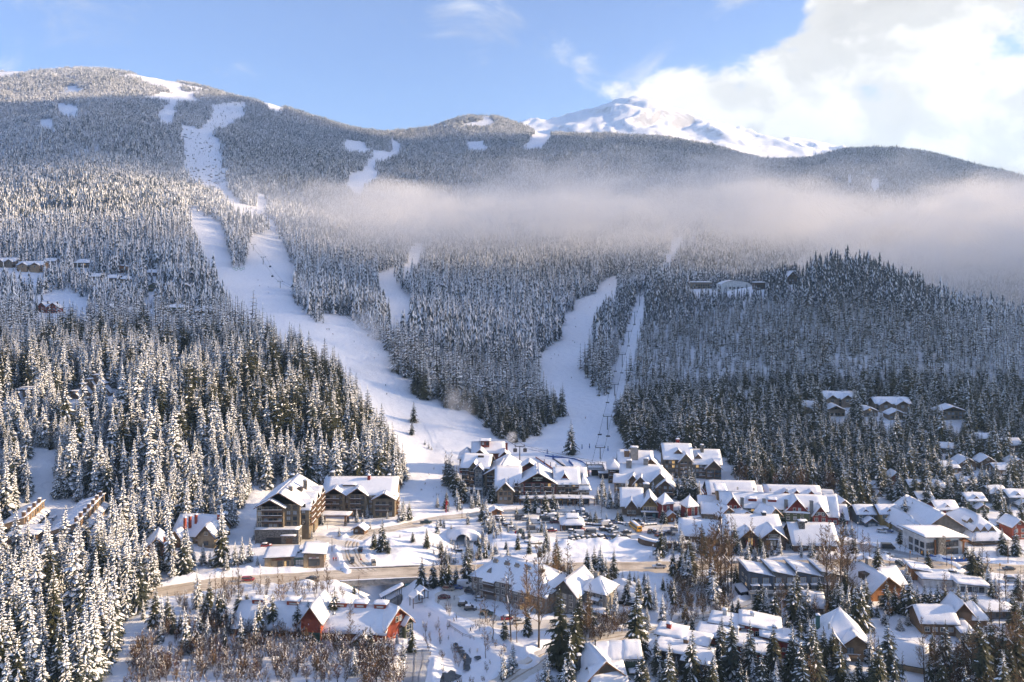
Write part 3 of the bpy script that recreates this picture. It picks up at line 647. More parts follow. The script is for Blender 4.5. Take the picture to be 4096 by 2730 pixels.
# ---- models: heavy snow, dusted, dark
HEAVY=[conifer(10+i,22,3.3+0.3*(i%2),26,9,0.84,False,1.0) for i in range(4)]
DUST=[conifer(30+i,22,4.2,27,10,0.34,i==1,0.9) for i in range(3)]
DARK=[conifer(50+i,22,4.2,30,10,0.15,True,0.8) for i in range(2)]
SMALL=[conifer(70+i,10,2.1,16,8,0.95,False,0.9) for i in range(2)]
def join_tree(tc):
    tr,cr=tc; bm=bmesh.new(); bm.from_mesh(cr); n0=len(bm.faces); bm.from_mesh(tr); bm.faces.ensure_lookup_table()
    for f in bm.faces[n0:]: f.material_index=2
    me=bpy.data.meshes.new('tree'); bm.to_mesh(me); bm.free()
    for m in cr.materials: me.materials.append(m)
    me.materials.append(MATS['bark']); return me
def mid_tree(seed,snow): 
    tr,cr=conifer(seed,22,3.7,12,6,snow*0.85,False,0.9,1); return join_tree((tr,cr))
NEARC=src_collection('near_tree',[join_tree(t_) for t_ in HEAVY+DUST+DARK])          # 0-3 heavy, 4-6 dusted, 7-8 dark
MIDC=src_collection('mid_tree',[mid_tree(100+i,s) for i,s in enumerate((0.95,0.95,0.9,0.6,0.6,0.5,0.3))])
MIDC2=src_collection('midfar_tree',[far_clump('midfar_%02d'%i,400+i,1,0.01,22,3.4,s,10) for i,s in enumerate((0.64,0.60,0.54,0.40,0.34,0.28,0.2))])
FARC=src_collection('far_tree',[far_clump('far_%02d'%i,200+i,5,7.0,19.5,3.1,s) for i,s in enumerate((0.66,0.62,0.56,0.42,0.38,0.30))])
# ---- ski runs and clearings, traced as sighted (2353-wide view) -> photo px
def P23(l): return [(x*4096/2353.0,y*4096/2353.0) for x,y in l]
def PZ(l,ox,oy,k): return [(ox+x*k,oy+y*k) for x,y in l]
k1=1400/2353.0; k5=1000/1742.0
RUNS=[
 PZ([(1150,290),(1215,290),(1190,400),(1165,475),(1050,430),(1120,360)],0,200,k1),
 PZ([(1430,370),(1660,350),(1640,410),(1560,480),(1450,500),(1440,570),(1340,520),(1410,470)],0,200,k1),
 PZ([(930,130),(1010,130),(1220,230),(1230,260),(1120,230),(960,190)],0,200,k1),
 PZ([(385,360),(540,380),(520,420),(390,400)],0,200,k1), PZ([(210,460),(360,470),(380,510),(270,480)],0,200,k1),
 PZ([(1740,310),(1890,340),(1910,400),(1800,370)],0,200,k1),
 PZ([(1205,505),(1330,530),(1490,620),(1520,800),(1540,930),(1590,1010),(1720,1065),(1890,1185),(1900,1330),(1990,1480),(1930,1563),(1500,1563),(1440,1400),(1340,1330),(1360,1290),(1330,1180),(1260,1090),(1300,1050),(1380,1120),(1480,1150),(1590,1150),(1560,1090),(1480,1040),(1480,980),(1380,940),(1300,900),(1250,830),(1220,600)],0,200,k1),
 PZ([(1700,960),(1830,1000),(1750,1030)],0,200,k1),
 PZ([(0,60),(30,400),(60,430),(190,470),(380,560),(520,600),(700,740),(820,800),(930,930),(950,1060),(1040,1130),(1080,1190),(1220,1330),(1290,1440),(1310,1640),(1742,1640),(1742,1500),(1640,1340),(1560,1200),(1480,1150),(1350,1130),(1320,1010),(1190,950),(1160,850),(1110,750),(1000,680),(900,580),(850,550),(690,540),(690,620),(600,560),(560,520),(440,440),(390,420),(420,300),(500,220),(480,190),(420,60)],900,950,k5),
 PZ([(1300,40),(1390,40),(1370,120),(1260,210),(1190,230),(1170,320),(1250,370),(1310,450),(1200,520),(1060,570),(1150,510),(1160,400),(1110,320),(1040,270),(1120,230),(1250,190),(1260,110)],900,950,k5),
 PZ([(1170,265),(1030,320),(1020,390),(870,440),(860,510),(770,540),(800,600),(790,690),(690,770),(620,820),(620,920),(720,960),(830,1050),(860,1200),(780,1260),(640,1350),(600,1400),(490,1440),(370,1440),(240,1290),(160,1230),(0,1190),(0,1640),(1300,1640),(1300,1500),(1220,1480),(1200,1400),(1150,1230),(1150,1100),(1190,1000),(1230,830),(1290,640),(1330,500),(1365,370),(1345,370),(1285,480),(1230,640),(1165,860),(1120,1000),(1110,1090),(1040,1130),(1010,1100),(950,1000),(900,880),(840,850),(850,760),(930,720),(990,640),(1000,500),(1050,390),(1160,340)],1800,950,k5),
 PZ([(1640,0),(1560,90),(1500,165),(1450,160),(1520,110),(1560,0)],1800,950,k5),
 PZ([(435,425),(470,430),(515,470),(490,520),(440,545),(330,580),(335,640),(385,665),(280,690),(260,760),(190,775),(140,680),(260,640),(270,570),(320,560),(320,510),(120,480),(120,430),(260,460),(300,500),(430,520),(450,470)],1300,300,k1),
 PZ([(1400,370),(1530,380),(1490,440),(1380,490),(1320,490),(1370,440)],1300,300,k1),
 PZ([(950,450),(1080,440),(1070,470),(1200,480),(960,485)],1300,300,k1),
 PZ([(900,250),(1250,250),(1240,235),(1000,225)],1300,300,k1),
 PZ([(1230,625),(1270,625),(1270,660),(1235,665)],2600,300,1496/2346.), PZ([(1370,660),(1450,655),(1440,690),(1380,690)],2600,300,1496/2346.), PZ([(920,1180),(1000,1120),(1000,1170),(940,1200)],2600,300,1496/2346.),
 PZ([(110,520),(200,470),(480,430),(540,400),(640,470),(760,520),(700,540),(480,520),(300,510)],0,950,1000/1960.),
 PZ([(1060,530),(1140,500),(1240,500),(1140,560)],0,950,1000/1960.), PZ([(1420,430),(1600,470),(1620,500),(1480,490)],0,950,1000/1960.),
 PZ([(1380,760),(1500,740),(1540,760),(1440,800),(1380,900)],0,950,1000/1960.), PZ([(150,940),(190,760),(210,780),(180,970)],0,950,1000/1960.),
 PZ([(800,1240),(900,1240),(980,1330),(860,1330)],0,950,1000/1960.),
 PZ([(190,180),(330,180),(350,240),(250,330),(170,290)],0,1700,1050/1598.),
 PZ([(100,1340),(200,1320),(210,1350),(110,1360)],2700,950,1396/2189.),
]
def proj(x,y,z): return CX4+F4*x/y, HY4+F4*(CAMZ-z)/y
ISLES=[PZ(q,0,200,k1) for q in ([(1490,1150),(1780,1160),(1780,1215),(1690,1270),(1650,1460),(1565,1470),(1515,1290)],[(1290,900),(1380,945),(1480,990),(1560,1090),(1590,1140),(1480,1140),(1380,1110),(1300,1040),(1240,980)])]+[PZ([(560,490),(640,520),(695,610),(640,600),(590,555)],900,950,k5)]
CLEAR=[]     # (x,y,r) building plots kept free of forest
def forest_mask(x,y,z,hm=25.0):
    px,py=proj(x,y,z)
    ok=np.ones(x.shape,bool); hp_=hm*F4/y
    px0,py0=px,py; px=px+9*fbm(x/35,y/35,2,64)+rng.uniform(-5,5,x.shape); py=py+6*fbm(x/35,y/35,2,65)
    for r in RUNS:
        for k_ in (0.0,0.35,0.7,1.0): ok&=~inpoly(px,py-k_*hp_,r)      # a run keeps clear of crowns leaning into its sight line
    # the village floor: no forest here (its trees are placed one by one)
    px,py=px0,py0
    for r in ISLES: ok|=inpoly(px,py,r)                              # wooded islands within the runs
    fy=np.interp(px,[-400,0,330,560,700,900,1000,1600,1700,1800,2400,2440,2900,3000,3300,3420,3560,3900,4500],
                    [2900,2900,2860,2440,2330,2200,1960,1960,1830,1790,1790,1800,1830,1960,1960,1985,1960,1900,1900])
    ok&=py<fy
    return ok
def visible(x,y,z,margin):
    """is a tree top here seen over the ground in front (per-bearing horizon test)"""
    return (CAMZ-(z+margin))/y<HOR(x/y,y)
_tx=np.linspace(-0.80,0.86,420); _yy=np.concatenate([np.arange(200,700,6.0),np.geomspace(700,8000,330)])
_Z=height((_tx[:,None]*_yy[None,:]).ravel(),np.broadcast_to(_yy,(len(_tx),len(_yy))).ravel().copy()).reshape(len(_tx),-1)
_D=np.minimum.accumulate((CAMZ-_Z)/_yy[None,:],axis=1)
def HOR(tx,y):
    i=np.clip(((tx-_tx[0])/(_tx[1]-_tx[0])).astype(int),0,len(_tx)-1); j=np.clip(np.searchsorted(_yy,y)-3,0,len(_yy)-1); return _D[i,j]+0.002
def sample(y0,y1,sp,t0=-0.74,t1=0.76):
    gy=np.arange(y0,y1,sp); out=[]
    for yv in gy:
        n=int((t1-t0)*yv/sp); xs=t0*yv+(np.arange(n)+rng.uniform(0,1,n))*sp; out.append(np.stack([xs,yv+rng.uniform(0,sp,n)],1))
    p=np.concatenate(out); return p[:,0],p[:,1]
def no_clear(x,y):
    ok=np.ones(x.shape,bool)
    for (cx,cy,r) in CLEAR: ok&=np.hypot(x-cx,y-cy)>r
    return ok
FOREST_NEAR=[]; 
def build_forest():
    # near forest 224-620 m: full models; 620-1250: lighter models; beyond: clumps
    x,y=sample(224,640,5.6); z=height(x,y); px,py=proj(x,y,z)
    ok=forest_mask(x,y,z)&visible(x,y,z,24)&no_clear(x,y)&(rng.uniform(0,1,x.shape)<0.93)
    x,y,z,px,py=(a[ok] for a in (x,y,z,px,py))
    h=rng.normal(0.95,0.24,x.shape).clip(0.4,1.6)*(1+0.25*fbm(x/45,y/45,2,89))
    dark=fbm(x/70,y/70,2,77)
    left=px<1750
    pick=np.where(left,np.where(rng.uniform(0,1,x.shape)<0.88-0.5*np.clip(dark-0.1,0,0.6)*(y>470),rng.integers(0,4,x.shape),rng.integers(4,7,x.shape)),rng.integers(4,9,x.shape))
    pick=np.where((~left)&(rng.uniform(0,1,x.shape)<0.5),rng.integers(4,6,x.shape),pick)
    pick=np.where(left&(rng.uniform(0,1,x.shape)<0.06),rng.integers(4,9,x.shape),pick)
    pick=np.where(left&(dark>0.25)&(y>470)&(rng.uniform(0,1,x.shape)<0.35),rng.integers(7,9,x.shape),pick)
    h=np.where(left&(pick>=7),h*1.25,h); h=np.where(~left,h*0.8,h)
    wd=rng.uniform(0.85,1.15,x.shape)
    order=np.argsort(y/h)          # those that show largest come first
    inview=(px[order]>0)&(px[order]<4096)&(py[order]-h[order]*22*F4/y[order]<2700)
    ind=order[inview][:45]; rest=np.setdiff1d(order,ind)
    for i in ind: FOREST_NEAR.append((x[i],y[i],z[i],h[i],wd[i],int(pick[i]),px[i]))
    s=np.stack([h*wd,h*wd,h],1)
    scatter('forest','dense snow laden fir forest covering the lower slopes',np.stack([x,y,z-0.3],1)[rest],s[rest],pick[rest],NEARC)
    x,y=sample(640,1300,5.6); z=height(x,y); px,py=proj(x,y,z)
    ok=forest_mask(x,y,z)&visible(x,y,z,24)&no_clear(x,y)&(rng.uniform(0,1,x.shape)<0.9)
    x,y,z,px,py=(a[ok] for a in (x,y,z,px,py))
    heavy=np.clip(np.interp(px,[0,900,1500,2300,2500,3700,4096],[0.75,0.65,0.55,0.40,0.08,0.12,0.7])+0.35*fbm(x/90,y/90,3,5)+np.clip((y-900)/700,0,0.3),0.05,1)
    pick=np.where(rng.uniform(0,1,x.shape)<heavy,rng.integers(0,3,x.shape),rng.integers(3,7,x.shape))
    h=rng.normal(1.0,0.25,x.shape).clip(0.45,1.7)*(1+0.3*fbm(x/80,y/80,3,88))
    hl=(px>2480)&(px<3760)&(y<1010); pick=np.where(hl&(rng.uniform(0,1,x.shape)<0.85),rng.integers(5,7,x.shape),pick)
    top=np.exp(-((px-3400)/260)**2)*np.exp(-((y-900)/90)**2); h=h*np.where(px>2450,0.78,1.0)*(1+0.75*top)
    h=np.where(y>800,h*0.86,h); nr=y<(800+60*fbm(x/50,y/50,2,33)); P3=np.stack([x,y,z-0.3],1); S3=np.stack([h,h,h],1)
    scatter('forest','fir forest on the middle slopes around the ski runs',P3[nr],S3[nr],pick[nr],MIDC)
    scatter('forest','frosted fir forest on the higher slopes below the fog bank',P3[~nr],S3[~nr],pick[~nr],MIDC2)
    x,y=sample(1300,4700,10.6); z=height(x,y); px,py=proj(x,y,z)
    thin=np.clip(1.0-(z-950)/260,0.12,1); peak=(y>4450)
    ok=forest_mask(x,y,z)&visible(x,y,z,22)&~peak&(rng.uniform(0,1,x.shape)<thin*0.95)
    ok&=fbm(x/160,y/160,3,15)<np.where(z>800,0.22,0.9)
    x,y,z,px,py=(a[ok] for a in (x,y,z,px,py))
    heavy=np.clip(0.72+0.5*fbm(x/260,y/260,3,25)-np.interp(px,[0,800,1200,1700,3000,4096],[0,0.05,0.4,0.3,0.3,0.0])*np.interp(y,[1300,2200,3400],[0.3,1,1]),0.05,1)
    pick=np.where(rng.uniform(0,1,x.shape)<heavy,rng.integers(0,3,x.shape),rng.integers(3,6,x.shape))
    h=rng.normal(0.95,0.16,x.shape).clip(0.5,1.4)*np.interp(z,[300,1100],[1.05,0.75])*(1+0.35*fbm(x/130,y/130,3,87))
    scatter('forest','distant frosted forest blanketing the upper mountainsides',np.stack([x,y,z-0.5],1),np.stack([h,h,h],1),pick,FARC,0.02)
    print('forest pts near/mid/far done',len(x))
def place_tree(x,y,z,scale,wd,model,label,group,name='fir_tree',rz=None):
    tr,cr=model
    o=empty(name,label,'tree',(x,y,z),random.uniform(0,6.28) if rz is None else rz,group); o.scale=(scale*wd,scale*wd,scale)
    link('trunk',tr,o); link('crown',cr,o); return o
def near_individuals():
    allm=HEAVY+DUST+DARK; ty=['heavily snow laden fir']*4+['snow dusted fir']*3+['tall dark fir with little snow']*2
    for (x,y,z,h,wd,k_,px) in FOREST_NEAR:
        zone='in the dense forest at the lower left' if px<1000 else ('in the forest behind the lodges' if px<2400 else 'in the shaded forest behind the village')
        size='tall' if h>1.1 else ('short' if h<0.8 else 'mid-height')
        lb='%s %s %s'%(size,ty[k_] if not ty[k_].startswith('tall') else ty[k_][5:],zone)
        place_tree(x,y,z-0.3,h,wd,allm[k_],lb,'firs '+lb)
# ================================================================ BUILDING KIT
WALLC={'brown':(0.18,0.112,0.070),'darkbrown':(0.095,0.060,0.042),'olive':(0.20,0.160,0.108),'taupe':(0.27,0.20,0.138),'red':(0.26,0.040,0.030),'barnred':(0.36,0.075,0.035),
 'maroon':(0.19,0.045,0.034),'yellow':(0.44,0.30,0.11),'green':(0.055,0.095,0.070),'moss':(0.10,0.115,0.060),'blue':(0.085,0.125,0.165),'grey':(0.22,0.205,0.19),'greyb':(0.13,0.15,0.18),
 'tan':(0.42,0.27,0.15),'sand':(0.33,0.26,0.17),'cedar':(0.33,0.135,0.045),'white':(0.62,0.61,0.58),'warmgrey':(0.30,0.275,0.245),'charcoal':(0.035,0.04,0.045),'teal':(0.06,0.15,0.125),'black':(0.02,0.02,0.022)}
for k_,c_ in WALLC.items(): pmat('wall_'+k_,c_,0.8,0.10,0.5,0.15,6,planks=('h',0.28) if k_ not in('white','warmgrey','tan') else None)
pmat('stone',(0.20,0.185,0.165),0.9,0.25,1.6,0.8,2.5); pmat('concrete',(0.30,0.29,0.27),0.9,0.12,0.6,0.3,3)
pmat('roof_deck',(0.06,0.05,0.045),0.8,0.1,1); pmat('timber',(0.20,0.105,0.050),0.75,0.12,1.5); pmat('frame_light',(0.58,0.54,0.46),0.6,0.05,2); pmat('frame_dark',(0.05,0.045,0.04),0.6,0.1,2)
pmat('steel',(0.16,0.18,0.20),0.45,0.1,2,metal=0.6); pmat('black_metal',(0.03,0.03,0.033),0.5,0.1,2)
def glass(name,col,rough,em=None):
    m,t=newmat(name); out=t.n('ShaderNodeOutputMaterial'); b=t.n('ShaderNodeBsdfPrincipled'); t.l(b.outputs[0],out.inputs[0])
    b.inputs['Base Color'].default_value=(*col,1); b.inputs['Roughness'].default_value=rough; b.inputs['Specular IOR Level'].default_value=0.9
    tc=t.n('ShaderNodeTexCoord'); nz=t.noise(tc.outputs['Object'],0.9,2,0.5); bp=t.n('ShaderNodeBump'); bp.inputs['Strength'].default_value=0.08; t.l(nz,bp.inputs['Height']); t.l(bp.outputs[0],b.inputs['Normal'])
    if em: b.inputs['Emission Color'].default_value=(*em[:3],1); b.inputs['Emission Strength'].default_value=em[3]
glass('glass',(0.03,0.04,0.05),0.06); glass('glass_lit',(0.3,0.2,0.08),0.2,(1.0,0.62,0.25,0.25)); glass('glass_pale',(0.30,0.33,0.36),0.15); glass('glass_teal',(0.10,0.20,0.20),0.08)
pmat('sign_cream',(0.80,0.72,0.58),0.5,0.04,2)
_wc={}
def window_mesh(w,h,fr):
    key=(round(w,1),round(h,1),fr)
    if key not in _wc:
        b=MB().mat(fr); t_=0.13; d=0.12
        b.box(-w/2-t_,w/2+t_,-d,0.02,h,h+t_); b.box(-w/2-t_,w/2+t_,-d-0.06,0.02,-t_-0.04,0)
        b.box(-w/2-t_,-w/2,-d,0.02,0,h); b.box(w/2,w/2+t_,-d,0.02,0,h)
        n=2 if w>1.1 else 1
        if w>2.6: n=3
        for k in range(1,n): b.box(-w/2+w*k/n-0.05,-w/2+w*k/n+0.05,-0.10,0.02,0,h)
        if h>1.1: b.box(-w/2,w/2,-0.095,0.02,h*0.66,h*0.66+0.07)
        g=MB().mat('glass'); g.box(-w/2,w/2,-0.045,0.01,0,h)
        gl=MB().mat('glass_lit'); gl.box(-w/2,w/2,-0.045,0.01,0,h); gp=MB().mat('glass_pale'); gp.box(-w/2,w/2,-0.045,0.01,0,h)
        _wc[key]=(b.mesh('window'),g.mesh('pane'),gl.mesh('pane'),gp.mesh('pane'))
    return _wc[key]
def pillow(b,q,t,nu=9,nv=6,ridge=True,seed=0):
    """snow lying on a roof plane q = eave-left, eave-right, ridge-right, ridge-left"""
    a,bb,c,d=(Vector(p) for p in q); n0=len(b.v); rd=random.Random(seed); ph=rd.uniform(0,6); pw=rd.uniform(0,6)
    for j in range(nv+1):
        v=j/nv
        for i in range(nu+1):
            u=i/nu; p=a.lerp(bb,u).lerp(d.lerp(c,u),v)
            e=(1-abs(2*u-1)**7*0.55)*(1-(1-v)**6*0.55)
            if not ridge: e*=(1-v**7*0.55)
            k=0.86+0.26*math.sin(u*5.1+ph+v*2)*math.cos(v*4+pw)+0.22*(rd.random()-0.5)
            if j==0: p=p+(a-d).normalized()*(0.16*math.sin(u*17+ph)+0.10*math.sin(u*41+pw)+0.06)
            b.v.append((p.x,p.y,p.z+t*e*k-(0.10 if j==0 else 0)))
    W=nu+1
    for j in range(nv):
        for i in range(nu): b.f.append((n0+j*W+i,n0+j*W+i+1,n0+(j+1)*W+i+1,n0+(j+1)*W+i)); b.m.append(b.cur)
    ring=[n0+i for i in range(W)]+[n0+j*W+nu for j in range(1,nv+1)]+[n0+nv*W+i for i in range(nu-1,-1,-1)]+[n0+j*W for j in range(nv-1,0,-1)]
    m0=len(b.v)
    par=[(i/nu,0) for i in range(W)]+[(1,j/nv) for j in range(1,nv+1)]+[(i/nu,1) for i in range(nu-1,-1,-1)]+[(0,j/nv) for j in range(nv-1,0,-1)]
    for (u,v) in par:
        p=a.lerp(bb,u).lerp(d.lerp(c,u),v); b.v.append((p.x,p.y,p.z+0.01))
    n=len(ring)
    for i in range(n): b.f.append((ring[i],m0+i,m0+(i+1)%n,ring[(i+1)%n])); b.m.append(b.cur)
FOOT=[]
class Bld:
    N=0
    def __init__(s,name,label,cat='building',X4=None,Y4=None,yaw=0,pos=None,z=None,group=None,clear=0):
        p=Vector(pos) if pos is not None else (at(X4,Y4) if z is None else ground_flat(X4,Y4,z))
        if pos is None and z is None: p.z=gz(p.x,p.y)
        s.p=p; s.yaw=R(yaw); s.o=empty(name,label,cat,p,s.yaw,group); s.Y=p.y; Bld.N+=1; s.sd=Bld.N*13; s.snow_t=0.45; s.W=[]
        if clear:
            CLEAR.append((p.x,p.y+clear*0.3,clear)); CLEAR.append((p.x*(1-clear*0.9/p.y),p.y-clear*0.9,clear*0.75))
    def px(s,dx4): return dx4/F4*s.Y                      # photo pixels -> metres at this distance
    def box(s,name,mat,x0,x1,y0,y1,z0,z1,rz=0,parent=None):
        b=MB().mat(mat); b.box(x0,x1,y0,y1,z0,z1,rz,((x0+x1)/2,(y0+y1)/2)); return b.obj(name,parent or s.o)
    def slab(s,q,parent,t=None,ridge=True,name='snow',nu=9,nv=6):
        b=MB().mat('snow_roof'); s.sd+=1; pillow(b,q,t or s.snow_t,nu,nv,ridge,s.sd); return b.obj(name,parent,True)
    def wing(s,x0,x1,y0,y1,z0,z1,roof='gx',rise=3.0,mat='brown',ov=0.8,gmat=None,snow=None,trim='timber'):
        """walls up to z1 and a roof: gx ridge left-right, gy gable to the front, hip, flat, shl/shr/shf/shb single pitch high on that side"""
        mat='wall_'+mat if 'wall_'+mat in MATS else mat; b=MB().mat(mat); xm,ym=(x0+x1)/2,(y0+y1)/2; t=snow or s.snow_t
        b.box(x0,x1,y0,y1,z0,z1)
        if gmat: b.mat('wall_'+gmat)
        zr=z1+rise; Q=[]
        if roof=='gx':
            for x,sg in ((x0,-1),(x1,1)): 
                tri=[(x,y0,z1),(x,y1,z1),(x,ym,zr)]; b.face(tri if sg<0 else tri[::-1]); b.face((tri if sg<0 else tri[::-1])[::-1])
            k=rise/(ym-y0); e=z1-ov*k
            Q=[((x0-ov,y0-ov,e),(x1+ov,y0-ov,e),(x1+ov,ym,zr),(x0-ov,ym,zr)),((x1+ov,y1+ov,e),(x0-ov,y1+ov,e),(x0-ov,ym,zr),(x1+ov,ym,zr))]
        elif roof=='gy':
            for y,sg in ((y0,-1),(y1,1)):
                tri=[(x0,y,z1),(x1,y,z1),(xm,y,zr)]; b.face(tri if sg<0 else tri[::-1]); b.face((tri if sg<0 else tri[::-1])[::-1])
            k=rise/(xm-x0); e=z1-ov*k
            Q=[((x0-ov,y1+ov,e),(x0-ov,y0-ov,e),(xm,y0-ov,zr),(xm,y1+ov,zr)),((x1+ov,y0-ov,e),(x1+ov,y1+ov,e),(xm,y1+ov,zr),(xm,y0-ov,zr))]
        elif roof=='hip':
            w,d=x1-x0,y1-y0; a=min(w,d)/2; k=rise/a; e=z1-ov*k
            if w>=d: r0,r1=(x0+a,ym,zr),(x1-a,ym,zr)
            else: r0,r1=(xm,y0+a,zr),(xm,y1-a,zr)
            A,B_,D,E=(x0-ov,y0-ov,e),(x1+ov,y0-ov,e),(x1+ov,y1+ov,e),(x0-ov,y1+ov,e)
            if w>=d: Q=[(A,B_,r1,r0),(D,E,r0,r1),(B_,D,r1,r1),(E,A,r0,r0)]
            else: Q=[(E,A,r0,r1),(B_,D,r1,r0),(A,B_,r0,r0),(D,E,r1,r1)]
        elif roof in('flat',): Q=[((x0-ov,y0-ov,z1),(x1+ov,y0-ov,z1),(x1+ov,y1+ov,z1),(x0-ov,y1+ov,z1))]
        else:
            zl=z1; zh=zr
            c={'shl':(zh,zl,zl,zh),'shr':(zl,zh,zh,zl),'shf':(zh,zh,zl,zl),'shb':(zl,zl,zh,zh)}[roof]
            P=[(x0,y0),(x1,y0),(x1,y1),(x0,y1)]
            vs=[(x,y,z1) for x,y in P]+[(x,y,z) for (x,y),z in zip(P,c)]
            b.add(vs,[(0,1,5,4),(1,2,6,5),(2,3,7,6),(3,0,4,7)])
            PO=[(x0-ov,y0-ov),(x1+ov,y0-ov),(x1+ov,y1+ov),(x0-ov,y1+ov)]
            gx=(c[1]-c[0])/(x1-x0); gy=(c[3]-c[0])/(y1-y0); Q=[tuple((px_,py_,c[0]+gx*(px_-x0)+gy*(py_-y0)) for px_,py_ in PO)]
        b.obj('wall',s.o)
        rb=MB().mat('roof_deck'); th=0.22
        for q in Q:
            qq=[Vector(p) for p in q]; n=len(rb.v); rb.v+=[tuple(p+Vector((0,0,0.02))) for p in qq]+[tuple(p-Vector((0,0,th))) for p in qq]
            rb.f+=[(n,n+1,n+2,n+3),(n+7,n+6,n+5,n+4),(n,n+4,n+5,n+1),(n+1,n+5,n+6,n+2),(n+2,n+6,n+7,n+3),(n+3,n+7,n+4,n)]; rb.m+=[0]*6
        if roof in('gy',) and trim:      # barge boards on the front gable
            rb.mat(trim)
            for sg in (-1,1):
                xa=x0-ov if sg<0 else x1+ov; e=Q[0][0][2]
                rb.add([(xa,y0-ov-0.06,e-0.35),(xa,y0-ov-0.06,e+0.05),(xm,y0-ov-0.06,zr+0.05),(xm,y0-ov-0.06,zr-0.38),(xa,y0-ov+0.08,e-0.35),(xa,y0-ov+0.08,e+0.05),(xm,y0-ov+0.08,zr+0.05),(xm,y0-ov+0.08,zr-0.38)],
                  [(0,1,2,3),(7,6,5,4),(0,3,7,4),(1,5,6,2)])
        ro=rb.obj('roof',s.o)
        sb=MB().mat('snow_roof')
        flat=roof not in('gx','gy','hip')
        for i,q in enumerate(Q): s.sd+=1; pillow(sb,[(p[0],p[1],p[2]+0.03) for p in q],t*(1.0 if not flat else 1.15),10,6,not flat,s.sd)
        sb.obj('snow',ro,True); cs,sn=math.cos(s.yaw),math.sin(s.yaw); FOOT.append((s.p.x+xm*cs-ym*sn,s.p.y+xm*sn+ym*cs,math.hypot(x1-x0,y1-y0)*0.42+1.0)); return ro
    def win(s,face,u,z,w=1.3,h=1.4,pos=None,fr='frame_dark',kind=None,parent=None):
        """face f/l/r; u along that wall, pos its plane"""
        m,g,gl,gp=window_mesh(w,h,fr); o=link('window',m,parent or s.o)
        if face=='f': o.location=(u,pos,z)
        elif face=='r': o.location=(pos,u,z); o.rotation_euler=(0,0,R(90))
        elif face=='l': o.location=(pos,u,z); o.rotation_euler=(0,0,R(-90))
        if kind is None:
            r=random.random(); kind='lit' if r<0.006 else ('pale' if r<0.25 else 'g')
        link('pane',{'g':g,'lit':gl,'pale':gp}[kind],o); return o
    def grid(s,face,a,b,zs,n,pos,w=1.3,h=1.4,fr='frame_dark',skip=0.0):
        for z in zs:
            for k in range(n):
                if random.random()<skip: continue
                s.win(face,a+(b-a)*(k+0.5)/n,z,w,h,pos,fr)
    def balcony(s,x0,x1,y,z,d=1.5,mat='timber',face='f',rail=True):
        b=MB().mat(mat); sb=MB().mat('snow_roof')
        if face=='f':
            b.box(x0,x1,y-d,y+0.02,z-0.22,z); 
            if rail:
                b.box(x0,x1,y-d,y-d+0.08,z+0.85,z+1.0); n=max(2,int((x1-x0)/1.2))
                for k in range(n+1): xx=x0+(x1-x0)*k/n; b.box(xx-0.05,xx+0.05,y-d+0.01,y-d+0.07,z,z+0.86)
                b.box(x0+0.05,x1-0.05,y-d+0.02,y-d+0.05,z+0.12,z+0.62)
                sb.box(x0-0.05,x1+0.05,y-d-0.05,y-d+0.14,z+1.0,z+1.12)
        else:
            xa,xb=(y,y+d) if face=='r' else (y-d,y); xe=xb-0.08 if face=='r' else xa
            b.box(xa,xb,x0,x1,z-0.22,z); b.box(xe,xe+0.08,x0,x1,z+0.85,z+1.0); n=max(2,int((x1-x0)/1.2))
            for k in range(n+1): yy=x0+(x1-x0)*k/n; b.box(xe+0.01,xe+0.07,yy-0.05,yy+0.05,z,z+0.86)
            sb.box(xe-0.1,xe+0.2,x0,x1,z+1.0,z+1.22)
        o=b.obj('balcony',s.o)
        if sb.f: sb.obj('snow',o)
    def posts(s,xs,y,z0,z1,r=0.2,mat='timber'):
        for x in xs: s.box('post',mat,x-r,x+r,y-r,y+r,z0,z1)
    def chimney(s,x,y,z0,z1,w=1.2,mat='stone',cap=True,d=None):
        d=d or w; b=MB().mat(mat); b.box(x-w/2,x+w/2,y-d/2,y+d/2,z0,z1); b.box(x-w/2-0.12,x+w/2+0.12,y-d/2-0.12,y+d/2+0.12,z1-0.35,z1-0.12); o=b.obj('chimney',s.o)
        if cap:
            q=MB().mat('snow_roof'); w+=0.3; d+=0.3; pillow(q,[(x-w/2,y-d/2,z1),(x+w/2,y-d/2,z1),(x+w/2,y+d/2,z1),(x-w/2,y+d/2,z1)],0.5,5,5,False,s.sd); q.obj('snow',o,True)
    def text(s,body,loc,size,mat,name='sign_lettering',face='f',shear=0.0,parent=None,ext=0.04):
        me=TEXTM[body].copy()
        me.materials.clear(); me.materials.append(MATS[mat]); o=link(name,me,parent or s.o,(),loc); o.rotation_euler=(R(90),0,0 if face=='f' else R(90)); return o
FLR=2.85
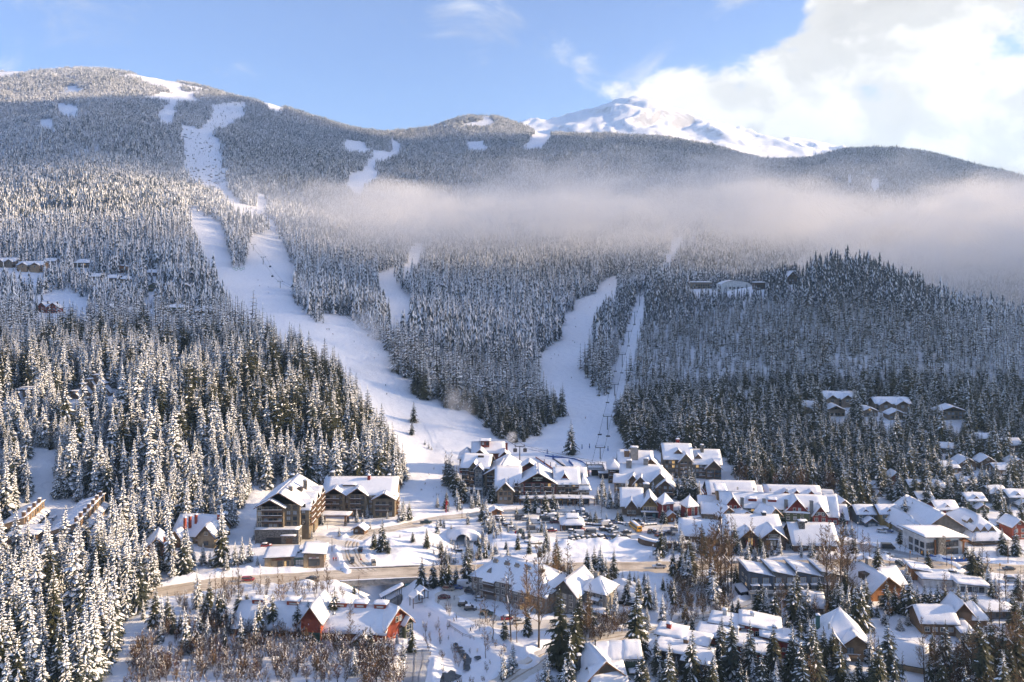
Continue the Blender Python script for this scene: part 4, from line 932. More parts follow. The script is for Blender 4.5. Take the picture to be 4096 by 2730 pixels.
def chalet(name,label,x0,x1,yb,h=5.5,d=9,roof='gy',rise=2.6,mat='brown',yaw=0,fr='frame_dark',cat='house',group=None,clear=None,bal=False,chim=False,side=None,z=None,far=False,over=0.9,base=4.0,gmat=None,snow=0.55,ws=(1.3,1.3)):
    """a simple house seen from the front: x0..x1 and base row yb are photo pixels"""
    B=Bld(name,label,cat,(x0+x1)/2,yb,yaw,z=z,group=group); w=B.px(x1-x0)/max(0.5,math.cos(R(yaw))); B.w=w
    if clear is None: clear=max(w,d)*(0.55 if B.p.y<850 else 0.62) if B.p.y>430 else 0
    if clear:
        CLEAR.append((B.p.x,B.p.y+d*0.5,clear+2))
        for st_ in ((0.9,1.7,2.5,3.3,4.0) if B.p.y>850 else ((0.9,1.7,2.6,3.4) if B.p.y>560 else (0.9,1.5))):
            q_=1-st_*clear*0.8/B.p.y; CLEAR.append((B.p.x*q_,B.p.y*q_,clear*0.75))
    B.wing(-w/2,w/2,0,d,-base,h,roof,rise,mat,over,gmat,snow)
    nz=max(1,int(h/2.7)); n=max(1,int(w/2.7))
    B.grid('f',-w/2+0.4,w/2-0.4,[0.9+k*2.7 for k in range(nz)],n,0,ws[0],ws[1],fr,0.12)
    if side: B.grid(side,0.8,d-0.8,[0.9+k*2.7 for k in range(nz)],max(1,int(d/3.2)),w/2 if side=='r' else -w/2,ws[0],ws[1],fr,0.2)
    if roof=='gy' and rise>2: B.win('f',0,h+rise*0.22,1.3,1.0,0,fr)
    if bal: B.balcony(-w/2+0.3,w/2-0.3,0,min(h-2.4,2.9),1.5)
    if chim: B.chimney(w*0.22,d*0.5,h,h+rise+1.0,1.1)
    return B
# ================================================================ BUILDINGS
def lodge_left():
    B=Bld('lodge','large olive timber lodge with snowy gables at the forest edge, stone garage below','building',1115,2168,0,z=0)
    p=B.box('podium','stone',-9.9,9.9,-3.2,16,-2,6.6); B.slab([(-10.1,-3.4,6.62),(10.1,-3.4,6.62),(10.1,3,6.62),(-10.1,3,6.62)],p,0.45,False)
    B.box('garage_door','black_metal',-4.6,2.0,-3.28,-3.1,0.0,3.0); a=B.box('awning','timber',2.2,9.0,-5.0,-3.2,4.0,4.25); B.slab([(2.1,-5.1,4.27),(9.1,-5.1,4.27),(9.1,-3.25,4.27),(2.1,-3.25,4.27)],a,0.5,False)
    B.box('annex_door','wall_brown',4.2,7.2,-3.3,-3.15,0,2.6)
    B.wing(-9.6,9.4,1,33,6.4,17.0,'gy',5.6,'olive',1.3)
    B.wing(-9.9,2.4,-0.8,6,6.4,16.4,'gy',3.3,'olive',1.1)
    for (y0,y1,z) in ((3,10.5,14.6),(13,20,15.2),(22,29,15.6)):
        B.wing(8,13.2,y0,y1,0,z,'gx',3.0,'olive',1.0); 
        for f in range(4): B.win('r',(y0+y1)/2-1.4,7.2+f*2.6,1.4,1.6,13.2); B.balcony(y0+0.4,y1-0.4,13.2,6.6+f*2.6,1.4,face='r')
    for f in range(4):
        z=7.1+f*2.55
        for x in (-8.6,-5.6,-3.4,-1.4,0.9): B.win('f',x,z,1.5,1.75,-0.8,'frame_light' if x in(-8.6,) else 'frame_dark')
        for x in (4.2,7.2): B.win('f',x,z,1.6,1.6,1,'frame_dark')
        for x in (10.6,): B.win('f',x,z,1.6,1.6,3,'frame_dark')
        if f: B.balcony(-7.2,2.0,-0.8,z-0.5,1.5,'wall_darkbrown')
    for x,y in ((3,9),(7,20),(-2,30)): B.chimney(x,y,17,23.2,1.6)
    sk=MB().mat('roof_deck'); sk.box(4.5,6.8,14,17,19.0,20.6); sk.obj('skylight',B.o)
    # east wing behind
    B.wing(6.4,11.4,34,50,-1,12,'flat',0,'cedar',0.4)
    B.wing(11.2,47.5,40,57,-1,11.2,'gx',6.0,'olive',1.2)
    for (x0,x1,z,r,y0) in ((11.6,22.4,11.0,3.2,38.2),(24.0,33.4,11.0,3.2,38.4),(37.0,47.9,9.2,3.0,36.6)):
        B.wing(x0,x1,y0,47,-1,z,'gy',r,'olive',1.0)
        for f in range(4 if z>10 else 3):
            zz_=0.7+f*2.65
            for x in (x0+2.2,(x0+x1)/2,x1-2.2): B.win('f',x,zz_,1.6,1.7,y0)
            if f: B.balcony(x0+1.2,x1-2.6,y0,zz_-0.5,1.4,'wall_darkbrown')
    for f in range(4): B.win('f',23.2,0.9+f*2.65,1.3,1.5,39.98); B.win('f',35.2,0.9+f*2.65,1.5,1.6,39.98)
    for f in range(3): B.win('r',44,0.9+f*2.65,1.6,1.7,47.9); B.balcony(40,46,47.9,0.5+f*2.65,1.5,face='r')
    B.chimney(13,52,11,19,2.2); B.chimney(33,47,12,18.5,1.4,'wall_red'); B.chimney(43,50,12,18,1.6)
    d=B.wing(20.5,26.5,43,47,11,14.6,'flat',0,'darkbrown',0.7)
    # porte-cochere
    c=MB().mat('timber')
    c.prism([(13,23.5),(26.5,23.5),(28.2,26),(28,29.5),(13,30.5),(11.6,27)],4.3,4.8); co=c.obj('canopy',B.o)
    B.slab([(11.8,23.6,4.82),(27.6,23.6,4.82),(28,30,4.82),(12.2,30.4,4.82)],co,0.7,False)
    for x,y in ((14,24.3),(25.5,24.3),(14,29.5),(25.8,29.3)):
        B.box('post','timber',x-0.4,x+0.4,y-0.4,y+0.4,1.5,4.3); B.box('pier','stone',x-0.6,x+0.6,y-0.6,y+0.6,-0.5,1.5)
    return B
def shops_left():
    B=Bld('shop_building','low tan shop building with flat snowy roofs beside the highway','building',1170,2268,9,z=0)
    B.wing(-11,0.6,0,12,-1,4.6,'flat',0,'sand',1.0); B.wing(0.6,5.0,0.6,9,-1,3.6,'flat',0,'teal',0.3); B.wing(5.0,13.0,-0.6,11.5,-1,5.2,'shl',0.8,'taupe',1.1)
    B.box('pillar','wall_sand',-11.3,-8.9,-0.35,1.6,-1,4.5); B.box('pillar','stone',-0.6,0.7,-0.4,1.0,-1,3.2); B.box('pillar','wall_sand',4.6,6.2,-1.0,0.6,-1,5.0)
    p=B.box('sign_board','wall_brown',-8.4,-0.8,-0.18,-0.02,2.9,4.1)
    for x0,n,m in ((-6.8,8,'wall_red'),(-3.3,8,'black_metal')):
        b=MB().mat(m)
        for k in range(n): b.box(x0+k*0.31,x0+k*0.31+0.2,-0.26,-0.17,3.3,3.3+random.uniform(0.3,0.55))
        b.obj('sign_lettering',B.o)
    for x in (-5.6,-4.5,-2.9,-1.9): B.win('f',x,0.1,0.9,2.4,0)
    for x in (1.7,2.8,3.9): B.win('f',x,0.1,0.95,2.5,0.6,kind='pale')
    B.box('sign_board','wall_white',6.8,10.8,-0.80,-0.66,3.2,3.8); B.box('sign_lettering','wall_red',7.9,9.8,-0.86,-0.79,3.35,3.68); B.box('shop_window','glass',6.6,11.2,-0.72,-0.6,0.1,2.9)
    for x,y in ((0.9,7),(2.4,6),(1.2,4.6),(3.6,5.2)):
        b=B.box('roof_vent','wall_charcoal',x,x+1.2,y,y+1.1,3.6,4.7); B.slab([(x-.1,y-.1,4.7),(x+1.3,y-.1,4.7),(x+1.3,y+1.2,4.7),(x-.1,y+1.2,4.7)],b,0.5,False,nu=4,nv=4)
def red_barn():
    B=Bld('red_building','long red and green barn-like building with roof cupolas in the lower left','building',pos=(-68,270,-3.2),yaw=-5)
    B.wing(-27,25,0,15.5,-2,6.6,'gx',5.2,'maroon',1.2)
    B.wing(-2.8,4.0,-2.6,11,-2,10.6,'gy',4.6,'barnred',1.0); B.box('lower_wall','wall_green',-2.85,4.05,-2.66,-2.5,-2,6.4)
    for x in (-21.5,-9.0,8.0,15.0,22.0):
        b=MB().mat('wall_barnred'); b.box(x-2.1,x+2.1,6.5,9.0,10.6,12.9); o=b.obj('cupola',B.o); l=MB().mat('frame_light'); l.box(x-1.2,x+1.2,6.42,6.5,11.6,12.2); l.obj('louvre',o)
        s=MB().mat('snow_roof'); pillow(s,[(x-2.6,6.0,12.9),(x+2.6,6.0,12.9),(x+2.6,9.5,12.9),(x-2.6,9.5,12.9)],0.8,7,5,False,int(x)); s.obj('snow',o,True)
    for k in range(9): B.win('f',-25+k*2.6,2.2,1.3,1.5,0)
    # end wing turned towards the viewer
    E=Bld('red_gable_wing','red gable end with green bay window at the right end of the long barn','building',pos=(-38.9,272.4,-3.2),yaw=47)
    E.wing(-5.6,5.6,0,7,-2,7.4,'gy',5.2,'barnred',0.9,snow=0.6)
    g=E.box('panel','wall_moss',0.4,5.62,-0.12,0.05,-1.5,5.6); E.wing(1.6,5.2,-1.6,1.0,1.2,6.9,'gy',1.8,'moss',0.6)
    for z in (2.0,4.7): E.win('f',3.4,z,2.4,1.7,-1.6,'frame_light')
    for z in (1.6,4.0): E.win('f',0.95,z,0.7,1.2,-0.12,'frame_light')
    for x in (-0.6,1.0): E.win('f',x,8.0,0.9,1.7,0,'frame_light')
    E.box('corner_trim','frame_light',-5.72,-5.45,-0.1,0.1,-2,7.2); E.box('trim','frame_light',-5.6,0.3,-0.08,0.0,3.3,3.45)
    L=Bld('red_building_porch','small snowy dormer roof low on the barn front','building',pos=(-49.5,268.2,-3.2),yaw=-5)
    L.wing(-3.5,2.4,-3.2,3,-2,4.2,'gy',2.2,'green',0.8); L.win('f',-0.6,1.4,2.4,1.4,-3.2,'frame_light')
def grey_apartments():
    B=Bld('apartment_block','three storey grey apartment block with snowy hip roof and row of chimneys','building',pos=(-15.5,306,0),yaw=-30)
    B.wing(0,34,0,17,-3,8.4,'hip',5.6,'grey',1.0); B.wing(19.5,33.5,-2.6,5,-3,7.2,'gx',2.0,'grey',0.8)
    for z in (0.4,3.1,5.7):
        for x in (1.6,4.3,11.5,14.2,16.9): B.win('f',x,z,1.3,1.6,0,'frame_light')
        for x in (21,23.6,26.2,28.8,31.4): B.win('f',x,z,1.4,1.5,-2.6,'frame_light')
        for y in (3,8,13): B.win('l',y,z,1.4,1.5,0,'frame_light')
    for z in (2.6,5.2): B.balcony(6.2,10.6,0,z,1.6,'wall_darkbrown')
    a=B.box('awning','wall_darkbrown',5.8,11.0,-1.9,0,7.0,7.2); B.slab([(5.7,-2.0,7.2),(11.1,-2.0,7.2),(11.1,-0.05,7.9),(5.7,-0.05,7.9)],a,0.4,False)
    b=MB().mat('wall_grey'); b.add([(5.6,1.2,9.2),(8.4,1.2,9.2),(7,1.2,10.9),(7,4.4,10.9)],[(0,1,2),(1,3,2),(0,2,3)]); b.obj('dormer',B.o)
    for x in (7.5,12.5,17,22,27.5):
        B.chimney(x,5.5,9,13.0,1.9,'wall_warmgrey',False,1.0)
        for k in range(4): B.box('chimney_pot','wall_charcoal',x-0.75+k*0.45,x-0.55+k*0.45,5.4,5.6,13,13.7)
    B.wing(33.5,43,3,19,-3,7.6,'gy',4.6,'grey',0.9); B.wing(42.6,52,9,19,-3,8.2,'hip',3.4,'warmgrey',0.9)
    for z in (0.4,3.1,5.6):
        for x in (35.5,38.2,40.8): B.win('f',x,z,1.2,1.4,3,'frame_light')
        for x in (44.6,47.4,50): B.win('f',x,z,1.1,1.3,9,'frame_light')
        for y in (11.5,15.5): B.win('r',y,z,1.2,1.3,52,'frame_light')
    c=B.box('porch_roof','wall_darkbrown',41,53,5.2,9,1.7,2.0); B.slab([(40.8,5.0,2.0),(53.2,5.0,2.0),(53.2,9,2.4),(40.8,9,2.4)],c,0.9,False); B.posts((41.6,47,52.4),5.6,-3,1.7)
    B.chimney(46,14,8,13,1.6,'wall_warmgrey',False)
    a=B.box('awning','wall_darkbrown',45.8,49.4,7.6,9,4.9,5.1); B.slab([(45.6,7.4,5.1),(49.6,7.4,5.1),(49.6,9,5.6),(45.6,9,5.6)],a,0.5,False)
    chalet('cottage','small cottage under a bulging snow roof beside the grey apartment block',2435,2545,2395,3.0,8,'hip',2.2,'brown',0,z=0,snow=0.9)
    chalet('carport','low dark carport with a snowy slanted roof beyond the apartment block',2478,2560,2428,2.4,6,'gx',1.2,'charcoal',-20,z=0)
def central_lodge():
    B=Bld('main_lodge','central lodge with big maroon gable sign and balconies facing the car park','building',2150,2012,0,z=0); q=B.px
    xl,xr=q(-68),q(72)
    B.wing(xl,xr,0,22,-1,10.8,'gy',5.4,'maroon',1.1,snow=0.6)
    B.wing(xr+0.05,q(166),0.8,19,-1,10.4,'gx',6.2,'taupe',1.0); B.wing(q(166)+0.05,q(208),1.6,17,-1,8.6,'hip',4.6,'taupe',1.2)
    B.wing(q(160),q(200),10,20,8,12.2,'gx',3.0,'taupe',1.0)
    B.wing(q(-165),xl-0.05,1.0,22,-1,8.6,'gx',8.2,'taupe',1.0); B.wing(q(-160),q(-98),-3.0,12,-1,7.6,'gy',4.0,'taupe',0.9)
    B.wing(q(-60),q(0),17,26,12,15.2,'gy',2.6,'maroon',0.9); B.wing(q(100),q(120),3.0,9,10,13.2,'gy',2.0,'maroon',0.8)
    for f in range(3):
        z=3.6+f*2.6-0.4
        for x in (q(-62),q(-16),q(19),q(62)): B.win('f',x,z,1.3,1.7,0,'frame_light')
        for (a,b) in ((q(-52),q(-22)),(q(-11),q(10)),(q(26),q(56))):
            B.balcony(a,b,0,z-0.4,1.5,'wall_darkbrown')
            for k in range(2): B.win('f',a+(b-a)*(0.3+0.4*k),z,1.4,1.9,0,kind='lit' if (f==2 and a>3 and k==1) else None)
        B.balcony(q(82),q(110),0.8,z-0.4,1.4,'wall_darkbrown'); B.balcony(q(140),q(164),0.8,z-0.4,1.4,'wall_darkbrown')
        for x in (q(88),q(102),q(117),q(131),q(146),q(158)): B.win('f',x,z,1.3,1.6,0.8)
        for x in (q(176),q(190),q(202)): B.win('f',x,z-0.6,1.5,1.5,1.6,'frame_light')
        for x in (q(-146),q(-128),q(-112)): B.win('f',x,z-0.8,1.4,1.5,-3.0)
        B.balcony(q(-94),q(-72),1.0,z-0.4,1.3,'wall_darkbrown'); B.win('f',q(-84),z,1.5,1.7,1.0)
    arc=B.box('arcade_roof','timber',q(-72),q(222),-4.2,0.0,3.2,3.5)
    B.slab([(q(-73),-4.4,3.5),(q(223),-4.4,3.5),(q(223),-0.05,3.9),(q(-73),-0.05,3.9)],arc,0.95,False,nu=24)
    B.posts([q(-70+k*21) for k in range(15)],-3.9,-1,3.2,0.22)
    B.box('shopfront','glass',q(-68),q(206),-0.9,-0.02,-1,3.1)
    # gable sign
    B.text('WHISTLER',(0.1,-0.12,13.25),1.15,'sign_cream'); B.text('Creek',(0.2,-0.12,12.15),0.95,'sign_cream',shear=0.35)
    s=MB().mat('sign_cream'); s.tube([(-2.6,-0.1,11.75),(-1.0,-0.1,12.05),(0.6,-0.1,11.85),(2.6,-0.1,12.1)],0.06,5); s.obj('sign_flourish',B.o)
def back_left_lodges():
    B=Bld('olive_lodge','olive five storey lodge with stone base left of the maroon gable lodge','building',1950,1967,-8,z=0); q=B.px
    B.wing(q(-108),q(0),2,20,-1,13.2,'gx',5.2,'olive',1.2); B.wing(q(-8),q(118),-1,26,-1,10.4,'gy',5.0,'taupe',1.4)
    B.wing(q(-72),q(-40),0,12,-1,13.6,'gy',2.8,'olive',0.9); B.wing(q(-52),q(-18),-1.2,8,-1,12.6,'gy',2.4,'greyb',0.8)
    for f in range(5):
        z=0.7+f*2.5
        for x in (q(-100),q(-86)): B.win('f',x,z,1.3,1.5,2)
        for x in (q(-62),q(-52)): B.win('f',x,z,1.2,1.5,0)
        for x in (q(-42),q(-28)): B.win('f',x,z,1.3,1.5,-1.2,'frame_light')
        if f: B.balcony(q(-106),q(-76),2,z-0.5,1.4,'wall_darkbrown'); B.balcony(q(-70),q(-54),0,z-0.5,1.3)
        if f<4:
            for x in (q(4),q(16),q(60),q(90)): B.win('f',x,z,1.2,1.5,-1)
            B.balcony(q(2),q(40),-1,z-0.3,1.4,'wall_darkbrown')
    t=B.box('terrace','stone',q(-90),q(-4),-5,2,-2,2.2); B.slab([(q(-91),-5.1,2.2),(q(-3),-5.1,2.2),(q(-3),-1.3,2.2),(q(-91),-1.3,2.2)],t,0.6,False)
    B.wing(q(30),q(78),-3.2,6,-1,7.4,'flat',0,'taupe',0.4); B.wing(q(36),q(58),-2.0,2,7.4,8.6,'gx',1.2,'taupe',0.5)
    for (x,y) in ((q(-20),14),(q(-50),12)): B.box('skylight','roof_deck',x,x+3.4,y-4,y-2,16.2,18.0)
    A=Bld('red_lodge','dark red lodge with square roof tower behind the olive lodge','building',1940,1872,0,pos=((1940-2048)/F4*492,492,0)); q=A.px
    A.wing(q(-102),q(-50),0,16,-2,9.2,'hip',3.6,'maroon',1.2); A.wing(q(-88),q(-58),-2,5,-2,9.6,'gy',2.2,'maroon',0.8)
    A.wing(q(-50),q(72),4,18,-2,11.6,'gx',4.6,'maroon',1.2); A.wing(q(-60),q(20),-4,8,-2,9.8,'gy',5.0,'maroon',1.2)
    A.wing(q(60),q(96),-3,8,-2,10.8,'gy',2.6,'maroon',0.9); A.wing(q(-18),q(16),6,12,14,18.0,'flat',0,'maroon',0.9)
    for f in range(3):
        for x in (q(-96),q(-80),q(-66)): A.win('f',x,1+f*2.7,1.3,1.5,-2 if x>q(-90) else 0)
        for y in (0,4): A.win('r',y,1+f*2.7,1.0,1.9,q(96),'frame_light')
        A.balcony(q(-100),q(-62),-2,0.6+f*2.7,1.3,'wall_maroon')
    for x in (q(-10),q(8)): A.win('f',x,15.4,1.4,1.6,6)
    A.chimney(q(86),4,12,17,1.3,'wall_maroon',False)
def right_lodges():
    B=Bld('grey_lodge','tall grey timber lodge with stone chimneys against the dark hillside','building',2770,1918,-4,z=0); q=B.px
    B.wing(q(-110),q(-2),0,20,-3,12.4,'gx',6.6,'olive',1.1); B.wing(q(-2)+0.05,q(112),1.0,18,-3,9.6,'gx',6.2,'olive',1.1); B.wing(q(96),q(118),4,14,-3,10.2,'gx',3,'brown',0.8)
    B.wing(q(-52),q(-4),-1.5,10,-3,11.4,'gy',4.2,'olive',1.0); B.wing(q(52),q(112),-0.8,9,-3,7.2,'gy',4.4,'brown',1.0)
    B.wing(q(-68),q(-42),2.5,8,12.6,15.4,'gy',1.8,'brown',0.6); B.wing(q(14),q(36),3.2,8,10,12.6,'gy',1.8,'brown',0.6)
    for f in range(5):
        z=-0.6+f*2.45
        for x in (q(-102),q(-88),q(-76),q(-62)): B.win('f',x,z,1.5,1.6,0,kind='lit' if f>2 and x==q(-76) else None)
        for x in (q(-44),q(-28),q(-12)): B.win('f',x,z,1.3,1.6,-1.5)
        B.balcony(q(-50),q(-24),-1.5,z-0.4,1.4,'wall_brown')
        if f<4:
            for x in (q(6),q(20),q(34),q(46)): B.win('f',x,z,1.5,1.6,1.0,kind='lit' if f==3 and x==q(20) else None)
            B.balcony(q(26),q(50),1.0,z-0.4,1.3,'wall_brown')
        if f<3:
            for x in (q(62),q(78),q(94),q(106)): B.win('f',x,z,1.5,1.6,-0.8)
            B.balcony(q(56),q(74),-0.8,z-0.4,1.3,'wall_brown')
    w=MB().mat('wall_sand'); w.box(q(-74),q(-34),9,15,16.5,17.2); w.add([(q(-62),9,14),(q(-46),9,14),(q(-46),15,14),(q(-62),15,14),(q(-74),9,16.5),(q(-34),9,16.5),(q(-34),15,16.5),(q(-74),15,16.5)],[(0,1,5,4),(1,2,6,5),(2,3,7,6),(3,0,4,7)]); o=w.obj('roof_hopper',B.o)
    B.slab([(q(-76),8.6,17.2),(q(-32),8.6,17.2),(q(-32),15.4,17.2),(q(-76),15.4,17.2)],o,0.7,False)
    B.chimney(q(46),8,12,19,1.9); B.chimney(q(-46),14,18,21,2.0,'wall_red')
    B.box('retaining_wall','concrete',q(-60),q(120),-6.6,-5.6,-6,-0.6); B.slab([(q(-60),-6.6,-0.6),(q(120),-6.6,-0.6),(q(120),-2,-0.6),(q(-60),-2,-0.6)],B.o,0.4,False,nu=16)
    M=Bld('middle_lodge','long brown lodge roof with stone chimney between ski lift and grey lodge','building',2540,1935,-6,z=0); q=M.px
    M.wing(q(-106),q(-62),-2,14,-3,9.6,'hip',3.2,'olive',1.1); M.wing(q(-62),q(70),4,22,-3,9.4,'gx',7.0,'olive',1.1); M.wing(q(20),q(104),2,18,-3,9.0,'gy',5.4,'brown',1.2)
    for f in range(4):
        for x in (q(-98),q(-82),q(-70)): M.win('f',x,-0.6+f*2.5,1.4,1.5,-2)
        M.balcony(q(-100),q(-78),-2,-1+f*2.5,1.3); 
        for x in (q(36),q(60),q(86)): M.win('f',x,-0.6+f*2.5,1.5,1.6,2)
        M.balcony(q(70),q(102),2,-1+f*2.5,1.4)
    M.chimney(q(0),9,12,19.5,4.4,'wall_warmgrey'); M.chimney(q(-30),10,13,17,3.0,'wall_brown')
    N=Bld('front_lodge','brown chalet lodge with layered snowy gables beside the firs','building',2580,1980,-12,z=0); q=N.px
    N.wing(q(-98),q(60),3,20,-2,7.4,'gx',6.6,'brown',1.2); N.wing(q(18),q(100),1,18,-2,6.6,'gy',5.6,'sand',1.2); N.wing(q(48),q(112),-3,8,-2,5.6,'gy',3.8,'brown',1.0)
    N.wing(q(-44),q(10),-0.6,8,-2,6.0,'gy',4.2,'brown',1.0); N.wing(q(-62),q(-34),0.8,8,-2,8.2,'gy',2.2,'brown',0.8); N.wing(q(-122),q(-70),0,10,-2,6.4,'gx',3.0,'taupe',0.9)
    for f in range(3):
        z=-0.4+f*2.5
        for x in (q(-36),q(-18),q(0)): N.win('f',x,z,1.5,1.6,-0.6,'frame_light')
        for x in (q(60),q(80),q(100)): N.win('f',x,z,1.5,1.6,-3)
        for x in (q(-110),q(-90)): N.win('f',x,z,1.4,1.5,0)
    N.balcony(q(-42),q(8),-0.6,2.0,1.6); N.balcony(q(84),q(110),-3,2.2,1.6); N.balcony(q(-120),q(-72),0,2.2,1.4)
    N.chimney(q(-68),10,11,16.5,3.0,'wall_warmgrey'); N.chimney(q(0),12,12,17.5,2.6,'wall_warmgrey')
def shop_row():
    B=Bld('yellow_shop','yellow gabled shop with dark ground floor beside the red tower','building',2600,2071,-6,z=0); q=B.px
    B.wing(q(-30),q(32),0,16,2.8,6.0,'gy',4.6,'yellow',1.0); B.box('ground_floor','wall_charcoal',q(-34),q(34),-0.8,14,-1,2.9); l=B.box('ledge','wall_charcoal',q(-36),q(36),-1.6,0,2.9,3.1); B.slab([(q(-37),-1.7,3.1),(q(37),-1.7,3.1),(q(37),-0.1,3.3),(q(-37),-0.1,3.3)],l,0.4,False)
    for x in (q(-20),q(-8),q(6),q(18)): B.win('f',x,3.5,1.3,1.8,0,'frame_light')
    B.box('sign_ornament','wall_brown',q(-5),q(4),-0.12,0,7.4,8.6)
    B.box('shop_door','glass_teal',q(10),q(22),-0.9,-0.78,-0.6,2.2)
    B.wing(q(-110),q(-31),3,18,-1,5.4,'gx',6.4,'taupe',1.1); B.wing(q(-92),q(-54),0.4,9,-1,5.2,'gy',3.2,'brown',0.8)
    for x in (q(-84),q(-72),q(-62)): B.win('f',x,1.6,1.3,1.6,0.4,'frame_light')
    B.chimney(q(-8),15,8,13.2,3.0,'stone')
    for (nm,lb,X,Yb,h,mat) in (('red_tower','square red tower with snowy pyramid roof beside the yellow shop',2672,2083,9.2,'red'),('red_tower','square red tower with tall white framed window, right of the other tower',2770,2090,8.6,'red')):
        T=Bld(nm,lb,'tower',X,Yb,18,z=0); T.wing(-3.0,3.0,0,6.0,-1,h,'hip',3.8,mat,0.7)
        T.win('f',0.1 if X<2700 else 0.3,3.0 if X>2700 else 5.0,1.3,4.2 if X>2700 else 2.2,0,'frame_light'); T.win('r',3,4.6,1.2,1.8,3.0,'frame_light')
        for x,y in ((-3.0,0),(3.0,0)): T.box('corner_trim','frame_light',x-0.15,x+0.15,y-0.12,y+0.12,-1,h-0.3)
        a=T.box('canopy','timber',-3.4,3.4,-2.2,0,2.6,2.85); T.slab([(-3.5,-2.3,2.85),(3.5,-2.3,2.85),(3.5,-.05,3.1),(-3.5,-.05,3.1)],a,0.5,False)
        T.win('f',-1.2,0.1,1.4,2.0,0); T.win('f',1.4,0.1,1.4,2.0,0)
    K=Bld('link_building','low brown arcade with snowy glass roof between the two red towers','building',2722,2078,0,z=0)
    K.wing(-5.4,3.2,1,9,-1,4.6,'gx',2.2,'brown',0.6); K.grid('f',-5,3,[0.4,2.5],4,1,1.3,1.5,'frame_light')
    chalet('cedar_kiosk','small sunlit cedar shop front below the first red tower',2672,2704,2090,3.6,4,'gy',1.4,'cedar',10,z=0,cat='kiosk',ws=(1.0,1.2))
    for (x0,x1,yb,h,d,rf,rs,mt,yaw,lb) in ((2812,2880,2088,4.4,12,'gx',3.4,'taupe',-10,'low taupe shop with a broad snowy roof right of the red towers'),(2876,2950,2094,4.2,12,'gy',3.8,'tan',16,'tan gabled shop right of the red towers under deep snow'),
        (2920,2990,2080,4.4,10,'gy',3.2,'moss',20,'green gabled shop roof behind the tan shop'),(2935,3030,2100,3.6,10,'gy',3.0,'cedar',22,'cedar gabled shop roof nearest the dark timber store'),(2800,2870,2060,5.2,10,'gx',3.0,'sand',-8,'sand coloured shop roof behind the taupe shop')):
        chalet('shop',lb,x0,x1,yb,h,d,rf,rs,mt,yaw,z=0,cat='building',fr='frame_light')
